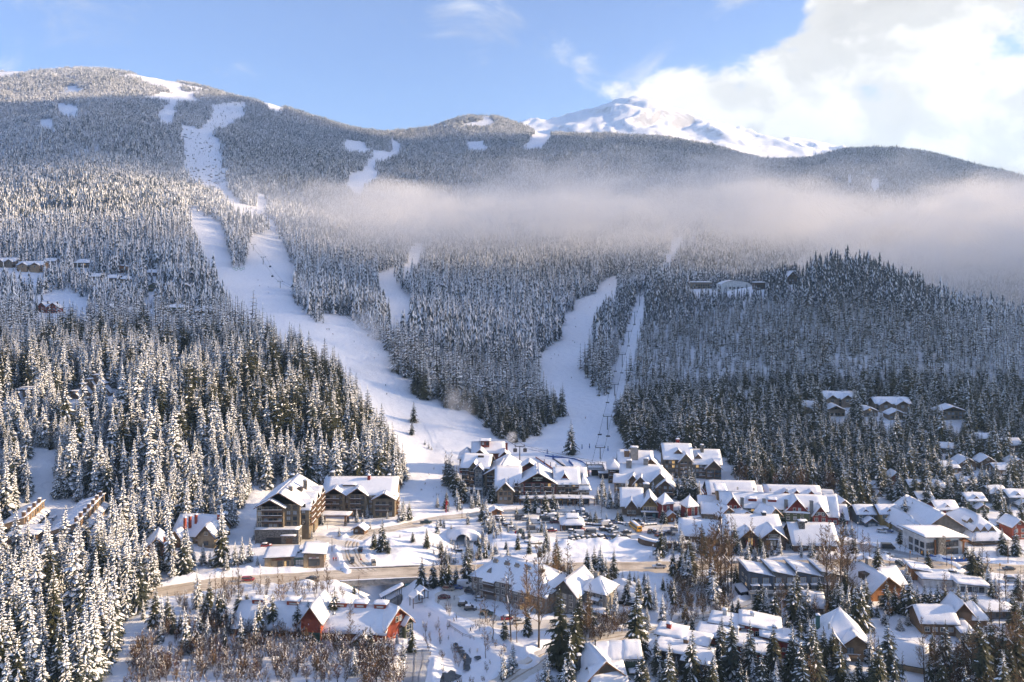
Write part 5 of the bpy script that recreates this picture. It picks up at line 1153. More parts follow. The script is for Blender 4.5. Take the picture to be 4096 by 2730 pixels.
def red_condos():
    B=Bld('red_gable_condos','long condominium with bright red gables and grey metal chimneys','building',pos=(105,398,0),yaw=-9); L=50
    B.wing(0,L,0,13,-2,7.4,'gx',5.0,'moss',1.0)
    for (x,w,h) in ((5.0,9.6,8.6),(35.5,11.0,8.8)):
        B.wing(x-w/2,x+w/2,-2.2,8,-2,h-2.4,'gy',6.2,'moss',0.8,'red'); 
        r=B.box('gable_panel','wall_red',x-w/2+0.5,x+w/2-0.5,-2.32,-2.2,h-2.5,h-0.2)
        for dx in (-1.2,1.2): B.win('f',x+dx,h-1.9,1.1,1.3,-2.32,'frame_light')
        e=B.box('eyebrow_roof','roof_deck',x-w/2-0.2,x+w/2+0.2,-3.6,-2.1,h-2.9,h-2.7); B.slab([(x-w/2-.3,-3.7,h-2.7),(x+w/2+.3,-3.7,h-2.7),(x+w/2+.3,-2.3,h-2.4),(x-w/2-.3,-2.3,h-2.4)],e,0.5,False)
    B.wing(43,49.8,-2.6,6,-2,5.2,'gy',4.4,'red',0.7); B.win('f',45.8,5.6,1.0,1.1,-2.6,'frame_light'); B.win('f',47.4,5.6,1.0,1.1,-2.6,'frame_light')
    for f in range(3):
        z=-0.2+f*2.6
        for k in range(15):
            x=1.6+k*3.3
            B.win('f',x,z,1.4,1.5,(-2.2 if (x<8.3 or 30.8<x<40.2) else (-2.6 if 44<x<49.4 else 0)),'frame_light')
        for (a,b) in ((10,14),(15.5,19.5),(21,25),(26.5,30)): B.balcony(a,b,0,z-0.4,1.4,'wall_moss')
    for x in (9.6,20.2,30.6,42.6): B.chimney(x,-0.6,4,11.6,1.5,'steel',False)
    for x in (15,24.5):
        d=B.box('dormer','wall_red',x-2,x+2,2.0,4.5,9.0,10.6); B.slab([(x-2.3,1.6,10.6),(x+2.3,1.6,10.6),(x+2.3,4.8,10.9),(x-2.3,4.8,10.9)],d,0.5,False)
    for x in (8,16,24,32): B.box('roof_vent','frame_light',x,x+0.8,6.8,7.6,13.4,14.8)
    for (x0,x1,y0,y1,h,r) in ((50.05,55.5,1,13,4.6,8.5),(55.55,60.5,3,13,2.6,5.4)):
        B.wing(x0,x1,y0,y1,-3,h,'gx',r,'red',0.7)
        B.win('r',(y0+y1)/2,h-1,1.3,1.5,x1,'frame_light')
    for z in (-1.6,0.6):
        for x in (51.5,54,56.6,59): B.win('f',x,z,1.3,1.4,1 if x<55 else 3,'frame_light')
    chalet('chimney_condo','pale tan tower block at the left end of the red gabled condominium',2868,2902,2060,12.4,10,'shb',0.6,'tan',-9,z=0,cat='building',base=2)
    A=Bld('red_barn_condo','red condominium under a long snowy roof behind the red gabled row','building',pos=(104,419,0),yaw=-3)
    A.wing(0,24,0,14,-2,6.6,'gx',5.6,'red',1.2); A.wing(24.05,28,2,12,-2,6.0,'gx',4.0,'red',0.9)
    for f in range(3):
        A.balcony(-0.2,6,0,0.6+f*2.6,2.0,'wall_barnred')
        for x in (2,5): A.win('f',x,1+f*2.6,1.4,1.5,0,'frame_light')
        for y in (4,8,12): A.win('l',y,1+f*2.6,1.3,1.5,0,'frame_light'); 
        A.balcony(2,14,0,0.6+f*2.6,1.8,'wall_barnred',face='l')
    D=Bld('rear_condo','snowy roofed condominium with tiny red dormers near the dark firs','building',pos=(140,424,0),yaw=-6)
    D.wing(-4,24,0,14,-2,4.0,'gx',4.6,'taupe',1.0)
    for x in (6,11.5,19):
        D.wing(x-1.3,x+1.3,1.0,5,4,6.2,'gy',1.3,'red',0.4,snow=0.35)
    D.wing(24.05,31,1,13,-3,2.6,'gx',4.0,'taupe',0.9)
    D.grid('f',-3,23,[0.4],8,0,1.3,1.4,'frame_light')
def timber_store():
    B=Bld('timber_store','dark timber store with twin gables and spirits sign under a deep snow roof','store',3020,2185,0,z=0); q=B.px
    B.wing(q(-108),q(108),0,17,-1,5.6,'gx',6.0,'darkbrown',1.2); 
    B.wing(q(-66),q(8),-2.6,9,-1,4.8,'gy',3.6,'darkbrown',1.0); B.wing(q(14),q(112),-3.6,9,-1,4.9,'gy',4.2,'darkbrown',1.0)
    B.win('f',q(-25),1.4,1.9,3.0,-2.6,'frame_light',kind='lit'); B.box('shutter','wall_barnred',q(-42),q(-35),-2.72,-2.6,1.0,3.6); B.box('shutter','wall_barnred',q(-15),q(-8),-2.72,-2.6,1.0,3.6)
    B.win('f',q(58),1.6,1.5,1.9,-3.6,'frame_light',kind='pale'); B.win('f',q(66),1.6,1.2,1.9,-3.6,'frame_light',kind='pale')
    t=MB().mat('timber'); t.box(q(-48),q(-4),-3.3,-3.1,5.6,5.85); t.tube([(q(-26),-3.2,5.8),(q(-26),-3.2,8.0)],0.14,5); t.tube([(q(-40),-3.2,5.8),(q(-26),-3.2,7.0),(q(-12),-3.2,5.8)],0.12,5); t.obj('truss',B.o)
    t=MB().mat('timber'); t.box(q(44),q(84),-4.4,-4.2,7.1,7.3); t.tube([(q(63),-4.3,7.2),(q(63),-4.3,8.6)],0.14,5); t.obj('truss',B.o)
    s=B.box('sign_board','wall_charcoal',q(46),q(80),-3.78,-3.62,5.1,6.3); f=B.box('sign_frame','frame_light',q(44.5),q(81.5),-3.72,-3.60,4.9,6.5)
    B.text('CREEKS',(q(63),-3.84,5.7),0.88,'sign_cream'); B.text('SPIRITS',(q(-72),-0.16,3.4),1.0,'sign_cream')
    e=B.box('eyebrow_roof','roof_deck',q(34),q(88),-4.3,-3.6,4.2,4.35); B.slab([(q(33),-4.4,4.35),(q(89),-4.4,4.35),(q(89),-3.65,4.5),(q(33),-3.65,4.5)],e,0.2,False)
    B.chimney(q(58),8.5,10,12.8,1.8,'wall_charcoal')
    W=Bld('store_wing','tan ended store wing with three garage bays and wind-scoured snow roof','store',2815,2176,-14,z=0); q=W.px
    W.wing(q(-92),q(96),0,14,-3,4.0,'gx',4.8,'brown',1.1); W.wing(q(40),q(70),-1.2,8,-3,4.2,'gy',3.8,'brown',0.9)
    for k in range(3): W.box('bay_door','wall_charcoal',q(-92)-0.12,q(-92)+0.02,1.6+k*4.0,4.6+k*4.0,-1,3.2)
    W.box('sign_ornament','sign_cream',q(-92)-0.14,q(-92)+0.02,6.2,8.0,5.0,5.7)
    S=Bld('timber_hall','brown timber hall with sunlit cedar gable end beside the snowy firs','building',3262,2204,-3,z=0); q=S.px
    S.wing(q(-84),q(84),0,15,-1,3.6,'gx',6.4,'brown',1.2); S.box('gable_cladding','wall_cedar',q(84),q(84)+0.1,0.2,14.8,0.2,4.4)
    for y in (4,7.5,11): S.win('r',y,1.2,1.6,2.2,q(84)+0.1)
    S.grid('f',q(-50),q(60),[0.9],7,0,1.5,1.4); S.chimney(q(-40),6,6,11.5,2.6,'stone'); S.chimney(q(-20),8,8,11,1.6,'wall_charcoal')
    chalet('green_cottage','small green cottage with steep snowy roof behind the timber store',3068,3128,2112,6.0,9,'gy',3.6,'moss',24,z=0,fr='frame_light')
def white_hall():
    B=Bld('community_hall','pale community building with stone corner tower and slanted snowy roof','building',3790,2228,14,z=0); q=B.px
    B.wing(q(-86),q(96),2,16,-1,7.4,'shl',1.6,'white',1.6,snow=0.5)
    B.box('stone_tower','stone',q(-40),q(-4),0.4,6,-1,8.6)
    for z in (0.2,3.6):
        for x in (q(14),q(36),q(58)): B.win('f',x,z,2.0,2.3,2,'frame_dark',kind='g')
        for y in (4.2,7.4,11): B.win('l',y,z,2.0,2.2,q(-86),'frame_dark',kind='g')
        for x in (q(-76),q(-58)): B.win('f',x,z,1.5,2.4,2,'frame_dark',kind='g')
        l=B.box('ledge','wall_cedar',q(2),q(24),1.0,2,z+2.7,z+2.95)
    for x in (q(-46),q(0),q(90)): B.box('post','wall_cedar',x-0.3,x+0.3,1.2,1.8,-1,7.2)
    B.box('entrance_frame','wall_cedar',q(72),q(96),-1.0,2,5.9,6.3)
    for k in range(6):
        x=q(-14+k*22); b=B.box('bollard_wall','stone',x-0.7,x+0.7,-5.6,-4.3,-1,1.1); B.slab([(x-.8,-5.7,1.1),(x+.8,-5.7,1.1),(x+.8,-4.2,1.1),(x-.8,-4.2,1.1)],b,0.7,False,nu=4,nv=4)
    H=Bld('sports_hall','broad grey gabled hall with little dormers behind the pale community building','building',3860,2190,4,z=0); q=H.px
    H.wing(q(-120),q(60),10,40,-1,5.6,'gy',6.6,'warmgrey',1.2); H.wing(q(-170),q(-118),12,34,-1,4.6,'hip',5.0,'warmgrey',1.0)
    H.wing(q(58),q(200),4,32,-1,3.4,'hip',7.2,'brown',1.8)
    for x in (80,112,146):
        H.wing(q(x)-1.5,q(x)+1.5,5.5,12,3,5.6,'gy',1.9,'sand',0.4,snow=0.35); H.win('f',q(x),4.0,1.6,1.2,5.5,'frame_dark')
    for x in (86,120): H.wing(q(x)-1.2,q(x)+1.2,11,15,7,8.4,'gy',1.4,'sand',0.3,snow=0.3)
    for x in (-158,-134): H.wing(q(x)-1.6,q(x)+1.6,10.5,16,3,5.4,'gy',2.2,'blue',0.5)
    H.grid('f',q(66),q(190),[0.4],9,4,1.6,1.8,'frame_dark')
def grey_row():
    B=Bld('grey_rowhouses','row of slate grey townhouses with single-pitch snowy roofs and timber deck','building',pos=((2995-2048)/F4*304,304,0),yaw=2); U=9.4
    for k in range(4):
        x=k*U; m=('greyb','grey','greyb','warmgrey')[k]
        B.wing(x+0.02,x+U-0.02,0,12,2.6,8.0-0.15*k,'shl',2.0,m,0.7,snow=0.6)
        for j,xx in enumerate((x+2.2,x+6.6)):
            f=B.box('window_surround','wall_brown',xx-1.35,xx+1.35,-0.14,0.02,5.2,7.6); B.win('f',xx,5.5,2.0,1.7,-0.14,'frame_light',kind='pale')
            a=B.box('awning','roof_deck',xx-1.6,xx+1.6,-1.3,0,4.55,4.7); B.slab([(xx-1.7,-1.4,4.7),(xx+1.7,-1.4,4.7),(xx+1.7,-.03,4.95),(xx-1.7,-.03,4.95)],a,0.5,False,nu=5,nv=4)
            B.win('f',xx,2.75,1.9,1.7,-0.02,'frame_light',kind='pale'); B.box('privacy_screen','wall_darkbrown',xx-2.15,xx-2.0,-2.4,0,2.5,4.0)
    B.box('ground_floor','wall_charcoal',-0.0,4*U,2.0,12,-1.5,2.6); B.balcony(-0.6,4*U+0.4,0.1,2.5,3.0,'frame_light')
    B.posts([0.2+k*4.7 for k in range(9)],-2.5,-1.5,2.3,0.18,'frame_light')
    for z in (3.4,5.8): B.win('l',3,z,1.6,0.8,0,'frame_light'); B.win('l',7,z,1.6,0.8,0,'frame_light')
    a=B.box('side_roof','roof_deck',-3.2,0,0,8,1.6,1.8); B.slab([(-3.3,-0.1,1.8),(0,-0.1,2.3),(0,8.1,2.3),(-3.3,8.1,1.8)],a,0.5,False); B.box('side_wall','wall_charcoal',-3.0,0,0.2,7.8,-1.5,1.6)
def foreground_houses():
    B=Bld('green_house','green stepped house with three snowy roof sections and icicles','house',2474,2701,2,z=0); q=B.px
    for k,(a,b,h) in enumerate(((-93,-30,4.9),(-30,30,5.1),(30,92,5.4))):
        B.wing(q(a)+0.02,q(b)-0.02,0,8,-1.5,h,'gx',3.2,'green',0.5,snow=0.6)
        B.win('f',q((a+b)/2+14),1.6,1.0,1.9,0,'frame_dark')
    ic=MB().mat('snow_tree')
    for k in range(70):
        x=q(-90)+k*0.2; l=random.uniform(0.15,0.7); ic.tube([(x,-0.55,4.75),(x,-0.55,4.75-l)],[0.05,0.008],4,False)
    ic.obj('icicles',B.o)['kind']='stuff'
    B.win('l',4,2,1,1.4,q(-93)); B.chimney(q(-88),3,5,9.5,0.35,'black_metal',False)
    a=B.box('entry_roof','roof_deck',q(40),q(92),-2.5,0,1.6,1.8); B.slab([(q(38),-2.6,1.8),(q(94),-2.6,1.8),(q(94),-.05,2.0),(q(38),-.05,2.0)],a,0.6,False)
    W=Bld('steep_roof_house','snow covered steep gabled house at the bottom edge','house',2420,2760,18,z=0); W.wing(-7,7,0,12,-3,3.2,'gy',5.6,'taupe',1.0); W.wing(-4,6,-2,6,-3,2.2,'gx',4.6,'brown',0.9); W.chimney(-6,6,3,8.6,1.1,'wall_charcoal')
    D=Bld('dark_modern_house','dark modern house with stepped flat snowy roofs and glass balconies','house',2715,2700,-24,z=0)
    for (x0,x1,y0,y1,h) in ((-7.5,2,0,9,6.8),(1.9,9,-2.5,8,6.2),(-9,-1,8.9,17,7.4),(-1.1,7,7.9,15,7.0)): D.wing(x0,x1,y0,y1,-2,h,'flat',0,'charcoal',0.9,snow=0.75)
    for z in (0.8,3.6):
        D.box('cladding','wall_cedar',-3.6,-2.2,-0.12,0.02,z-0.6,z+2.2); D.box('balcony_glass','glass_teal',-7.4,-4,-1.5,-1.4,z-0.4,z+0.6); D.box('balcony_floor','wall_charcoal',-7.5,-3.9,-1.5,0,z-0.6,z-0.4)
        for x in (-6.5,-4.8,-0.5): D.win('f',x,z,1.3,1.8,0)
        for x in (3.5,6.8): D.win('f',x,z,2.2,1.9,-2.5)
        for y in (0,4): D.win('r',y,z,2.0,1.8,9.0)
    D.chimney(-6,13,7,9.6,1.4,'wall_red'); D.chimney(1,6,6.6,8.8,1.4,'wall_brown')
    E=Bld('flat_roof_house','cedar trimmed house with wide stepped snow roofs and white chimneys','house',2900,2632,-22,z=0)
    for (x0,x1,y0,y1,h) in ((-9,0,2,11,5.2),(-0.1,7,0,9,4.8),(6.9,13,-2,7,4.4),(-6,4,10.9,19,6.2)): E.wing(x0,x1,y0,y1,-2,h,'flat',0,'barnred',1.0,snow=0.8)
    for x in (8.6,11.4): E.win('f',x,1.2,1.5,1.6,-2)
    E.grid('f',-8.6,-0.4,[1.0],3,2,1.6,1.7); E.chimney(-2,16,6,9,1.4,'wall_white'); E.chimney(3,6,5,7.8,1.2,'wall_white')
    F_=Bld('red_white_house','red and white panelled house with low-pitched snowy roof','house',3075,2612,-16,z=0)
    F_.wing(-8.5,3.5,3,13,-2,6.2,'shl',1.0,'red',1.0,snow=0.8); F_.wing(-2,10.5,-1.5,7,-2,4.6,'shl',1.4,'red',1.0,snow=0.8)
    for x in (-8.6,-1.9,6.4): F_.box('white_panel','wall_white',x,x+1.7,(3 if x<-5 else -1.5)-0.1,(3 if x<-5 else -1.5)+0.05,-1.5,5.6 if x<-5 else 4.4)
    for x in (2.6,4.6): F_.win('f',x,1.8,1.0,1.0,-1.5,'frame_light')
    F_.win('f',8.8,0.8,1.8,2.0,-1.5,'frame_light'); F_.grid('f',-6.6,-2.4,[1.0,3.6],2,3,1.3,1.5,'frame_light'); F_.chimney(-5,9,6.4,8.8,1.2,'wall_white'); F_.chimney(2,4,5,7.2,1.3,'wall_warmgrey')
    T=Bld('tan_house','large tan stucco house with arched window and twin snowy gables','house',3400,2660,-6,z=0); q=T.px
    T.wing(q(-100),q(90),3,17,-2,6.0,'hip',7.2,'tan',1.1,snow=0.7); T.wing(q(-88),q(-26),0,10,-2,6.2,'gy',2.8,'tan',0.9); T.wing(q(-34),q(88),1.2,10,-2,5.4,'gy',3.6,'tan',0.9)
    b=MB().mat('glass'); b.box(q(-72),q(-42),-0.1,0.02,3.0,4.9); b.add([(q(-57)+1.2*math.cos(a),-0.1,4.9+0.9*math.sin(a)) for a in [math.pi*k/10 for k in range(11)]],[tuple(range(11))]); o=b.obj('arched_window',T.o)
    fr=MB().mat('frame_dark'); fr.tube([(q(-57)+1.25*math.cos(math.pi*k/10),-0.12,4.9+0.95*math.sin(math.pi*k/10)) for k in range(11)],0.08,4); fr.box(q(-72)-.1,q(-42)+.1,-0.16,0,2.9,3.0); fr.box(q(-57)-.05,q(-57)+.05,-0.14,0,3,5.8); fr.obj('frame',o)
    T.win('f',q(6),2.8,1.9,2.0,1.2,'frame_dark'); T.win('f',q(66),3.0,1.2,1.1,1.2,'frame_light'); T.win('f',q(64),0.2,0.9,1.2,1.2,'frame_light'); T.balcony(q(-20),q(40),1.2,2.5,1.6,'wall_tan')
    for (a,c,z) in ((-86,-10,2.3),(-104,-60,0.9)):
        r=T.box('porch_roof','roof_deck',q(a),q(c),-2.8 if z<2 else -2.2,0,z,z+0.2); T.slab([(q(a)-.2,-2.9,z+.2),(q(c)+.2,-2.9,z+.2),(q(c)+.2,-.05,z+.7),(q(a)-.2,-.05,z+.7)],r,0.6,False)
    T.box('porch','wall_tan',q(-100),q(-62),-2.2,0,-2,0.9); T.box('door','wall_blue',q(-58),q(-46),-0.12,0,-1.2,1.1)
    T.chimney(q(-94),9,7,11.6,1.1,'wall_teal'); T.chimney(q(-64),5,8,10.6,0.4,'wall_white'); T.wing(q(-6),q(40),9,15,6,9.8,'gy',2.0,'greyb',0.6,snow=0.4)
    V=Bld('tan_garage','tan garage with brown gable and drifted snow roof below the tan house','house',3590,2672,-24,z=0); V.wing(-8,8,0,9,-2,2.6,'gx',4.0,'tan',1.0,snow=0.7); V.box('gable_cladding','wall_brown',8.0,8.12,0.3,8.7,0.5,3.2); V.win('f',-4,0.4,1.4,1.4,0)
    G=Bld('brown_house','dark brown house under thick snow right of the large firs','house',3755,2540,-4,z=0); q=G.px
    G.wing(q(-66),q(68),0,10,-2,4.6,'gx',3.2,'brown',1.0,snow=0.8); G.wing(q(80),q(150),4,12,-2,6.2,'gy',3.4,'brown',1.0,snow=0.8); G.wing(q(66),q(112),-4,4,-2,2.8,'shb',1.0,'sand',0.6,snow=0.7); G.wing(q(148),q(215),5,13,-2,4.4,'hip',3.0,'brown',0.9,snow=0.9)
    G.grid('f',q(-60),q(62),[1.2],4,0,1.5,1.3,'frame_light'); G.win('f',q(88),0.5,1.0,1.4,-4)
    chalet('flat_cabin','long grey cabin with a flat snow roof at the right edge',3945,4068,2478,3.0,8,'flat',0,'greyb',2,z=0,snow=0.8)
    K=Bld('timber_pub','orange timber gabled building with large snowy roof behind a row of firs','building',3545,2402,16,z=0); K.wing(-7,7,0,16,-1.5,4.0,'gy',5.2,'cedar',1.3,snow=0.7); K.wing(6,13,5,16,-1.5,3.6,'gx',4.2,'brown',0.9); K.win('f',1.5,0.2,2.6,2.0,0,'frame_light'); K.win('f',-2.6,0.4,1.6,1.6,0); K.chimney(2,12,8,11.6,1.6,'wall_warmgrey')
    d=K.box('dormer','wall_darkbrown',-5.2,-2.4,6,9,5.5,8.2)
    chalet('small_snow_house','half buried grey house with rounded snow roof among the firs',3215,3292,2452,2.6,8,'gx',3.0,'greyb',-10,z=0,snow=0.9)
    P=Bld('service_canopy','low service station with flat angular snowy canopies beside the highway','building',3790,2352,-8,z=0); P.wing(-9,2,0,9,-1,3.4,'flat',0,'white',1.2,snow=0.7); P.wing(2.4,13,-4,4,-1,3.0,'shl',0.6,'white',1.0,snow=0.7); P.wing(-11,-4,6,14,-1,4.0,'shl',1.0,'cedar',1.0,snow=0.6); P.grid('f',3,12,[0.5],4,-4,1.6,1.7)
def hill_houses():
    L=[ # x0,x1,base row,height,depth,roof,rise,colour,yaw,label
     (3350,3404,2070,6,8,'gy',2.6,'green',0,'dark green gabled house at the left end of the coloured row'),(3430,3500,2100,5.6,9,'gx',2.6,'blue',0,'slate blue house with lower front gable in the coloured row'),
     (3522,3598,2104,6.2,9,'gx',2.6,'yellow',0,'bright yellow house with lower front gable in the coloured row'),(3750,3832,2086,6.2,9,'gx',2.6,'red',0,'bright red house with lower front gable above the sports hall'),
     (3642,3706,1986,5.6,8,'gx',2.4,'moss',0,'moss green house on the bank above the coloured row'),(3706,3782,1986,5.6,8,'gx',2.4,'grey',0,'grey house right of the moss green house on the bank'),
     (3676,3732,2034,5.2,8,'gx',2.4,'blue',0,'blue house half hidden by firs above the coloured row'),(3872,3942,2046,5.8,9,'gx',2.4,'moss',0,'moss green house with lower front gable right of the red house'),
     (3842,3906,1968,5.0,8,'gx',2.2,'tan',0,'small tan house among firs above the red house'),(3962,4026,2012,5.4,9,'gx',2.4,'greyb',0,'blue-grey house with balcony near the right edge'),(4038,4110,2028,5.4,9,'gx',2.4,'greyb',0,'blue-grey house cut by the right edge'),
     (4046,4110,2160,6.5,8,'gy',2.8,'barnred',8,'red house with decks at the right edge behind the sports hall'),(3484,3514,1978,4,7,'gx',2.2,'tan',0,'little tan house among dark firs left of the bank'),(3566,3604,1940,5,7,'gy',2.2,'maroon',0,'small maroon house hidden in firs on the bank'),
     (3776,3836,1896,4,9,'gx',2.4,'brown',4,'brown house at the left end of the upper snowy roof line'),(3836,3906,1886,5,9,'gy',3,'brown',4,'brown twin gabled house in the upper snowy roof line'),(3922,3982,1880,5,9,'gy',3,'brown',-4,'brown gabled house right of the twin gable in the upper roof line'),
     (3984,4046,1904,4,9,'gx',2.4,'brown',0,'long low brown house in the upper snowy roof line'),(4044,4110,1890,5,9,'gy',3,'brown',0,'brown gabled house at the right end of the upper roof line'),
     (3750,3812,1816,4,8,'gx',2.2,'darkbrown',-14,'dark house with tilted snowy roof high on the right bank'),(3912,3966,1778,4,8,'gx',2.4,'darkbrown',0,'dark house with white roof highest on the right bank'),(4020,4092,1810,5,9,'gx',3,'taupe',6,'taupe house with broad snowy roof high at the right edge'),
     (3293,3417,1628,7,12,'gx',3.4,'taupe',0,'large taupe double gabled house on the dark hillside'),(3306,3380,1668,5,10,'gy',3.0,'taupe',0,'taupe house with low front gable below the double gabled house'),(3207,3266,1654,5,9,'gx',2.8,'taupe',-8,'small taupe house left of the double gabled house on the hillside'),
     (3502,3642,1646,6,12,'gx',3.2,'taupe',0,'wide taupe house with two gables right on the dark hillside'),(3443,3514,1668,4,9,'gy',2.6,'taupe',10,'taupe cottage roof between the two big hillside houses'),(3556,3622,1680,4,9,'gy',2.6,'taupe',0,'taupe cottage below the wide hillside house'),(3755,3868,1680,6,11,'gy',3.4,'taupe',0,'taupe gabled house at the right of the hillside houses'),
     (2754,2848,1156,8,16,'flat',0,'taupe',-6,'long flat roofed house on the hill crest'),(3022,3062,1160,8,12,'flat',0,'darkbrown',0,'dark flat roofed cabin beside the white hall on the crest'),(2965,3020,1112,8,12,'hip',2.6,'brown',0,'brown hip roofed house above the white hall on the crest'),
     (3154,3188,1138,9,12,'gy',5,'darkbrown',0,'dark steep gabled chalet on the sunny crest'),(2940,2985,1090,6,10,'gx',3,'white',0,'pale snow roofed house in the sunny trees of the crest'),(2838,2862,1112,6,9,'gy',5,'maroon',0,'tiny red gabled cabin in the trees on the crest'),(3080,3130,1130,8,11,'gx',4,'sand',8,'sunlit gabled house in frosted trees on the crest'),
     (-20,62,1070,8,14,'gx',4,'taupe',-4,'taupe chalet cut by the left edge on the upper terrace'),(66,172,1088,9,14,'gx',4,'tan',-4,'wide tan chalet with stacked balconies on the upper left terrace'),(176,220,1062,6,10,'gx',3,'taupe',0,'low snowy roof right of the tan chalet on the upper terrace'),(293,360,1072,7,12,'hip',4,'brown',0,'brown hip roofed chalet in the upper left forest'),
     (474,514,1092,8,11,'shl',2,'cedar',0,'cedar house with slanted roof in the upper left forest'),(355,400,1122,5,10,'gx',3,'brown',0,'brown chalet roof in the second row of the left forest'),(428,474,1128,5,10,'gx',3,'brown',0,'second brown chalet roof along the left forest road'),(480,526,1132,5,10,'hip',3,'brown',6,'third brown chalet roof along the left forest road'),
     (592,640,1168,7,12,'gy',4,'moss',-6,'moss green gabled chalet in the left forest clearing'),(640,688,1170,7,12,'gy',4,'taupe',6,'taupe gabled chalet beside the moss green chalet'),(716,762,1168,6,11,'gy',4,'taupe',0,'small taupe chalet right of the moss green chalet'),(586,640,1106,5,10,'gx',3,'darkbrown',0,'dark chalet roof above the forest clearing'),
     (143,190,1252,6,11,'gy',5,'barnred',-10,'red brown gabled chalet on the left terrace, left half of a pair'),(186,234,1254,6,11,'gy',5,'barnred',10,'red brown gabled chalet on the left terrace, right half of a pair'),(408,464,1266,7,11,'gy',5,'moss',-6,'green gabled chalet with tall windows on the left terrace'),(456,496,1262,6,10,'gy',4,'barnred',10,'red gabled chalet beside the tall windowed green chalet'),
     (656,742,1262,8,12,'hip',2,'moss',0,'square moss green house with flat snowy roof on the left terrace'),(775,862,1262,5,11,'hip',3,'darkbrown',0,'dark hip roofed house right of the square green house'),(867,938,1268,5,10,'hip',3,'darkbrown',0,'dark low house at the right end of the left terrace'),(500,560,1262,4,9,'gx',3,'brown',0,'low brown roof between the red chalet and the square house'),
    ]
    for (x0,x1,yb,h,d,rf,rs,mt,yw,lb) in L:
        far=yb<1700
        B=chalet('house',lb,x0,x1,yb,h,d,rf,rs,mt,yw,fr='frame_light' if not far else 'frame_dark',bal=(yb<1300 and x0<1000 and h>=7) or mt=='tan',ws=(1.4,1.4) if not far else (1.8,1.7),clear=None,snow=0.6 if not far else 1.0,chim=far and h>=6,base=8.0)
        w=B.w
        if rf=='gx' and not far and x0>3400 and yb>1940:        # lower front gable and a snowy deck, as on the stacked houses
            B.wing(-w*0.22,w*0.44,-4.0,1.0,-8,h-3.2,'gy',2.0,mt,0.6); B.win('f',w*0.0,0.4,1.1,1.2,-4.0,'frame_light'); B.win('f',w*0.22,0.4,1.1,1.2,-4.0,'frame_light')
            b=B.box('deck','wall_'+mt,-w*0.3,w*0.3,-1.6,0.0,h-2.9,h-2.7); B.slab([(-w*0.3,-1.6,h-2.7),(w*0.3,-1.6,h-2.7),(w*0.3,0,h-2.7),(-w*0.3,0,h-2.7)],b,0.4,False)
            B.wing(-1.3,1.3,0.6,3.6,h-0.2,h+0.6,'gy',1.2,mt,0.4,snow=0.4)
        if rf=='gx' and far and x1-x0>80:
            for sx in (-0.24,0.24): B.wing(w*sx-w*0.17,w*sx+w*0.17,-2.2,6,-8,h-0.6,'gy',rs*0.8,mt,0.9,snow=0.9); B.win('f',w*sx,h-3.2,2.0,1.8,-2.2,'frame_light')
    H=Bld('white_arched_hall','white snow covered hall with rounded roof on the hill crest','building',2945,1158,0); w=H.px(120); CLEAR.append((H.p.x,H.p.y,34)); CLEAR.extend([(H.p.x,H.p.y-24,26),(H.p.x,H.p.y-44,18)])
    b=MB().mat('wall_white'); n=10; prof=[(-w/2,-4),(-w/2,5)]+[(-w/2+w*k/n,5+5.0*math.sin(math.pi*k/n)**0.6) for k in range(1,n)]+[(w/2,5),(w/2,-4)]
    for (y,rv) in ((0,False),(22,True)): b.face([(x,y,z) for x,z in (prof if not rv else prof[::-1])][::-1])
    for (a,c) in zip(prof[:-1],prof[1:]): b.face([(a[0],0,a[1]),(a[0],22,a[1]),(c[0],22,c[1]),(c[0],0,c[1])])
    b.obj('shell',H.o); sn=MB().mat('snow_roof')
    for (a,c) in zip(prof[1:-2],prof[2:-1]): sn.face([(a[0],-0.6,a[1]+0.5),(c[0],-0.6,c[1]+0.5),(c[0],22.6,c[1]+0.5),(a[0],22.6,a[1]+0.5)])
    sn.obj('snow',H.o); H.grid('f',-w*0.4,w*0.4,[0.5],6,0,2.0,2.0,'frame_dark')
    # terraced chalets on the lit shoulder
    Tn=Bld('terraced_chalets','terrace of brown chalets with steep sunlit lean-to roofs on the left hillside','building',350,1600,0); CLEAR.append((Tn.p.x,Tn.p.y+4,17)); CLEAR.append((Tn.p.x,Tn.p.y-8,14)); CLEAR.append((Tn.p.x+4,Tn.p.y-18,10))
    for (x,y,h) in ((-9,0,5.5),(-6.2,5,9.5),(-3.4,8,12),(0.2,10,14.5),(6.2,6,9.5)):
        Tn.wing(x-1.8,x+1.8,y,y+6,-6,h,'flat',0,'brown',0.5,snow=0.4); Tn.win('f',x+0.9,h-1.6,1.0,0.9,y,'frame_light')
        Tn.wing(x+1.85,x+5.4,y,y+4.4,-6,h-6.0,'shl',4.4,'brown',0.3,snow=0.5)
    Tn.balcony(-2,9,1.0,0.5,2.4); Tn.posts((-1,3,7),-1.2,-6,0.5,0.15)
    T2=Bld('terraced_chalets','shorter terrace of brown chalets with striped snow roofs at the left edge','building',100,1608,0); CLEAR.append((T2.p.x,T2.p.y+4,15)); CLEAR.append((T2.p.x,T2.p.y-9,12))
    for x in (-7,-2.5,2):
        T2.wing(x-1.4,x+1.4,4,9,-6,7.0,'flat',0,'brown',0.5,snow=0.4); T2.wing(x+1.45,x+3.6,2,8,-6,1.0,'shl',4.6,'brown',0.3,snow=0.5)
    T2.wing(-9,6,9,13,-6,7.6,'flat',0,'darkbrown',0.6)
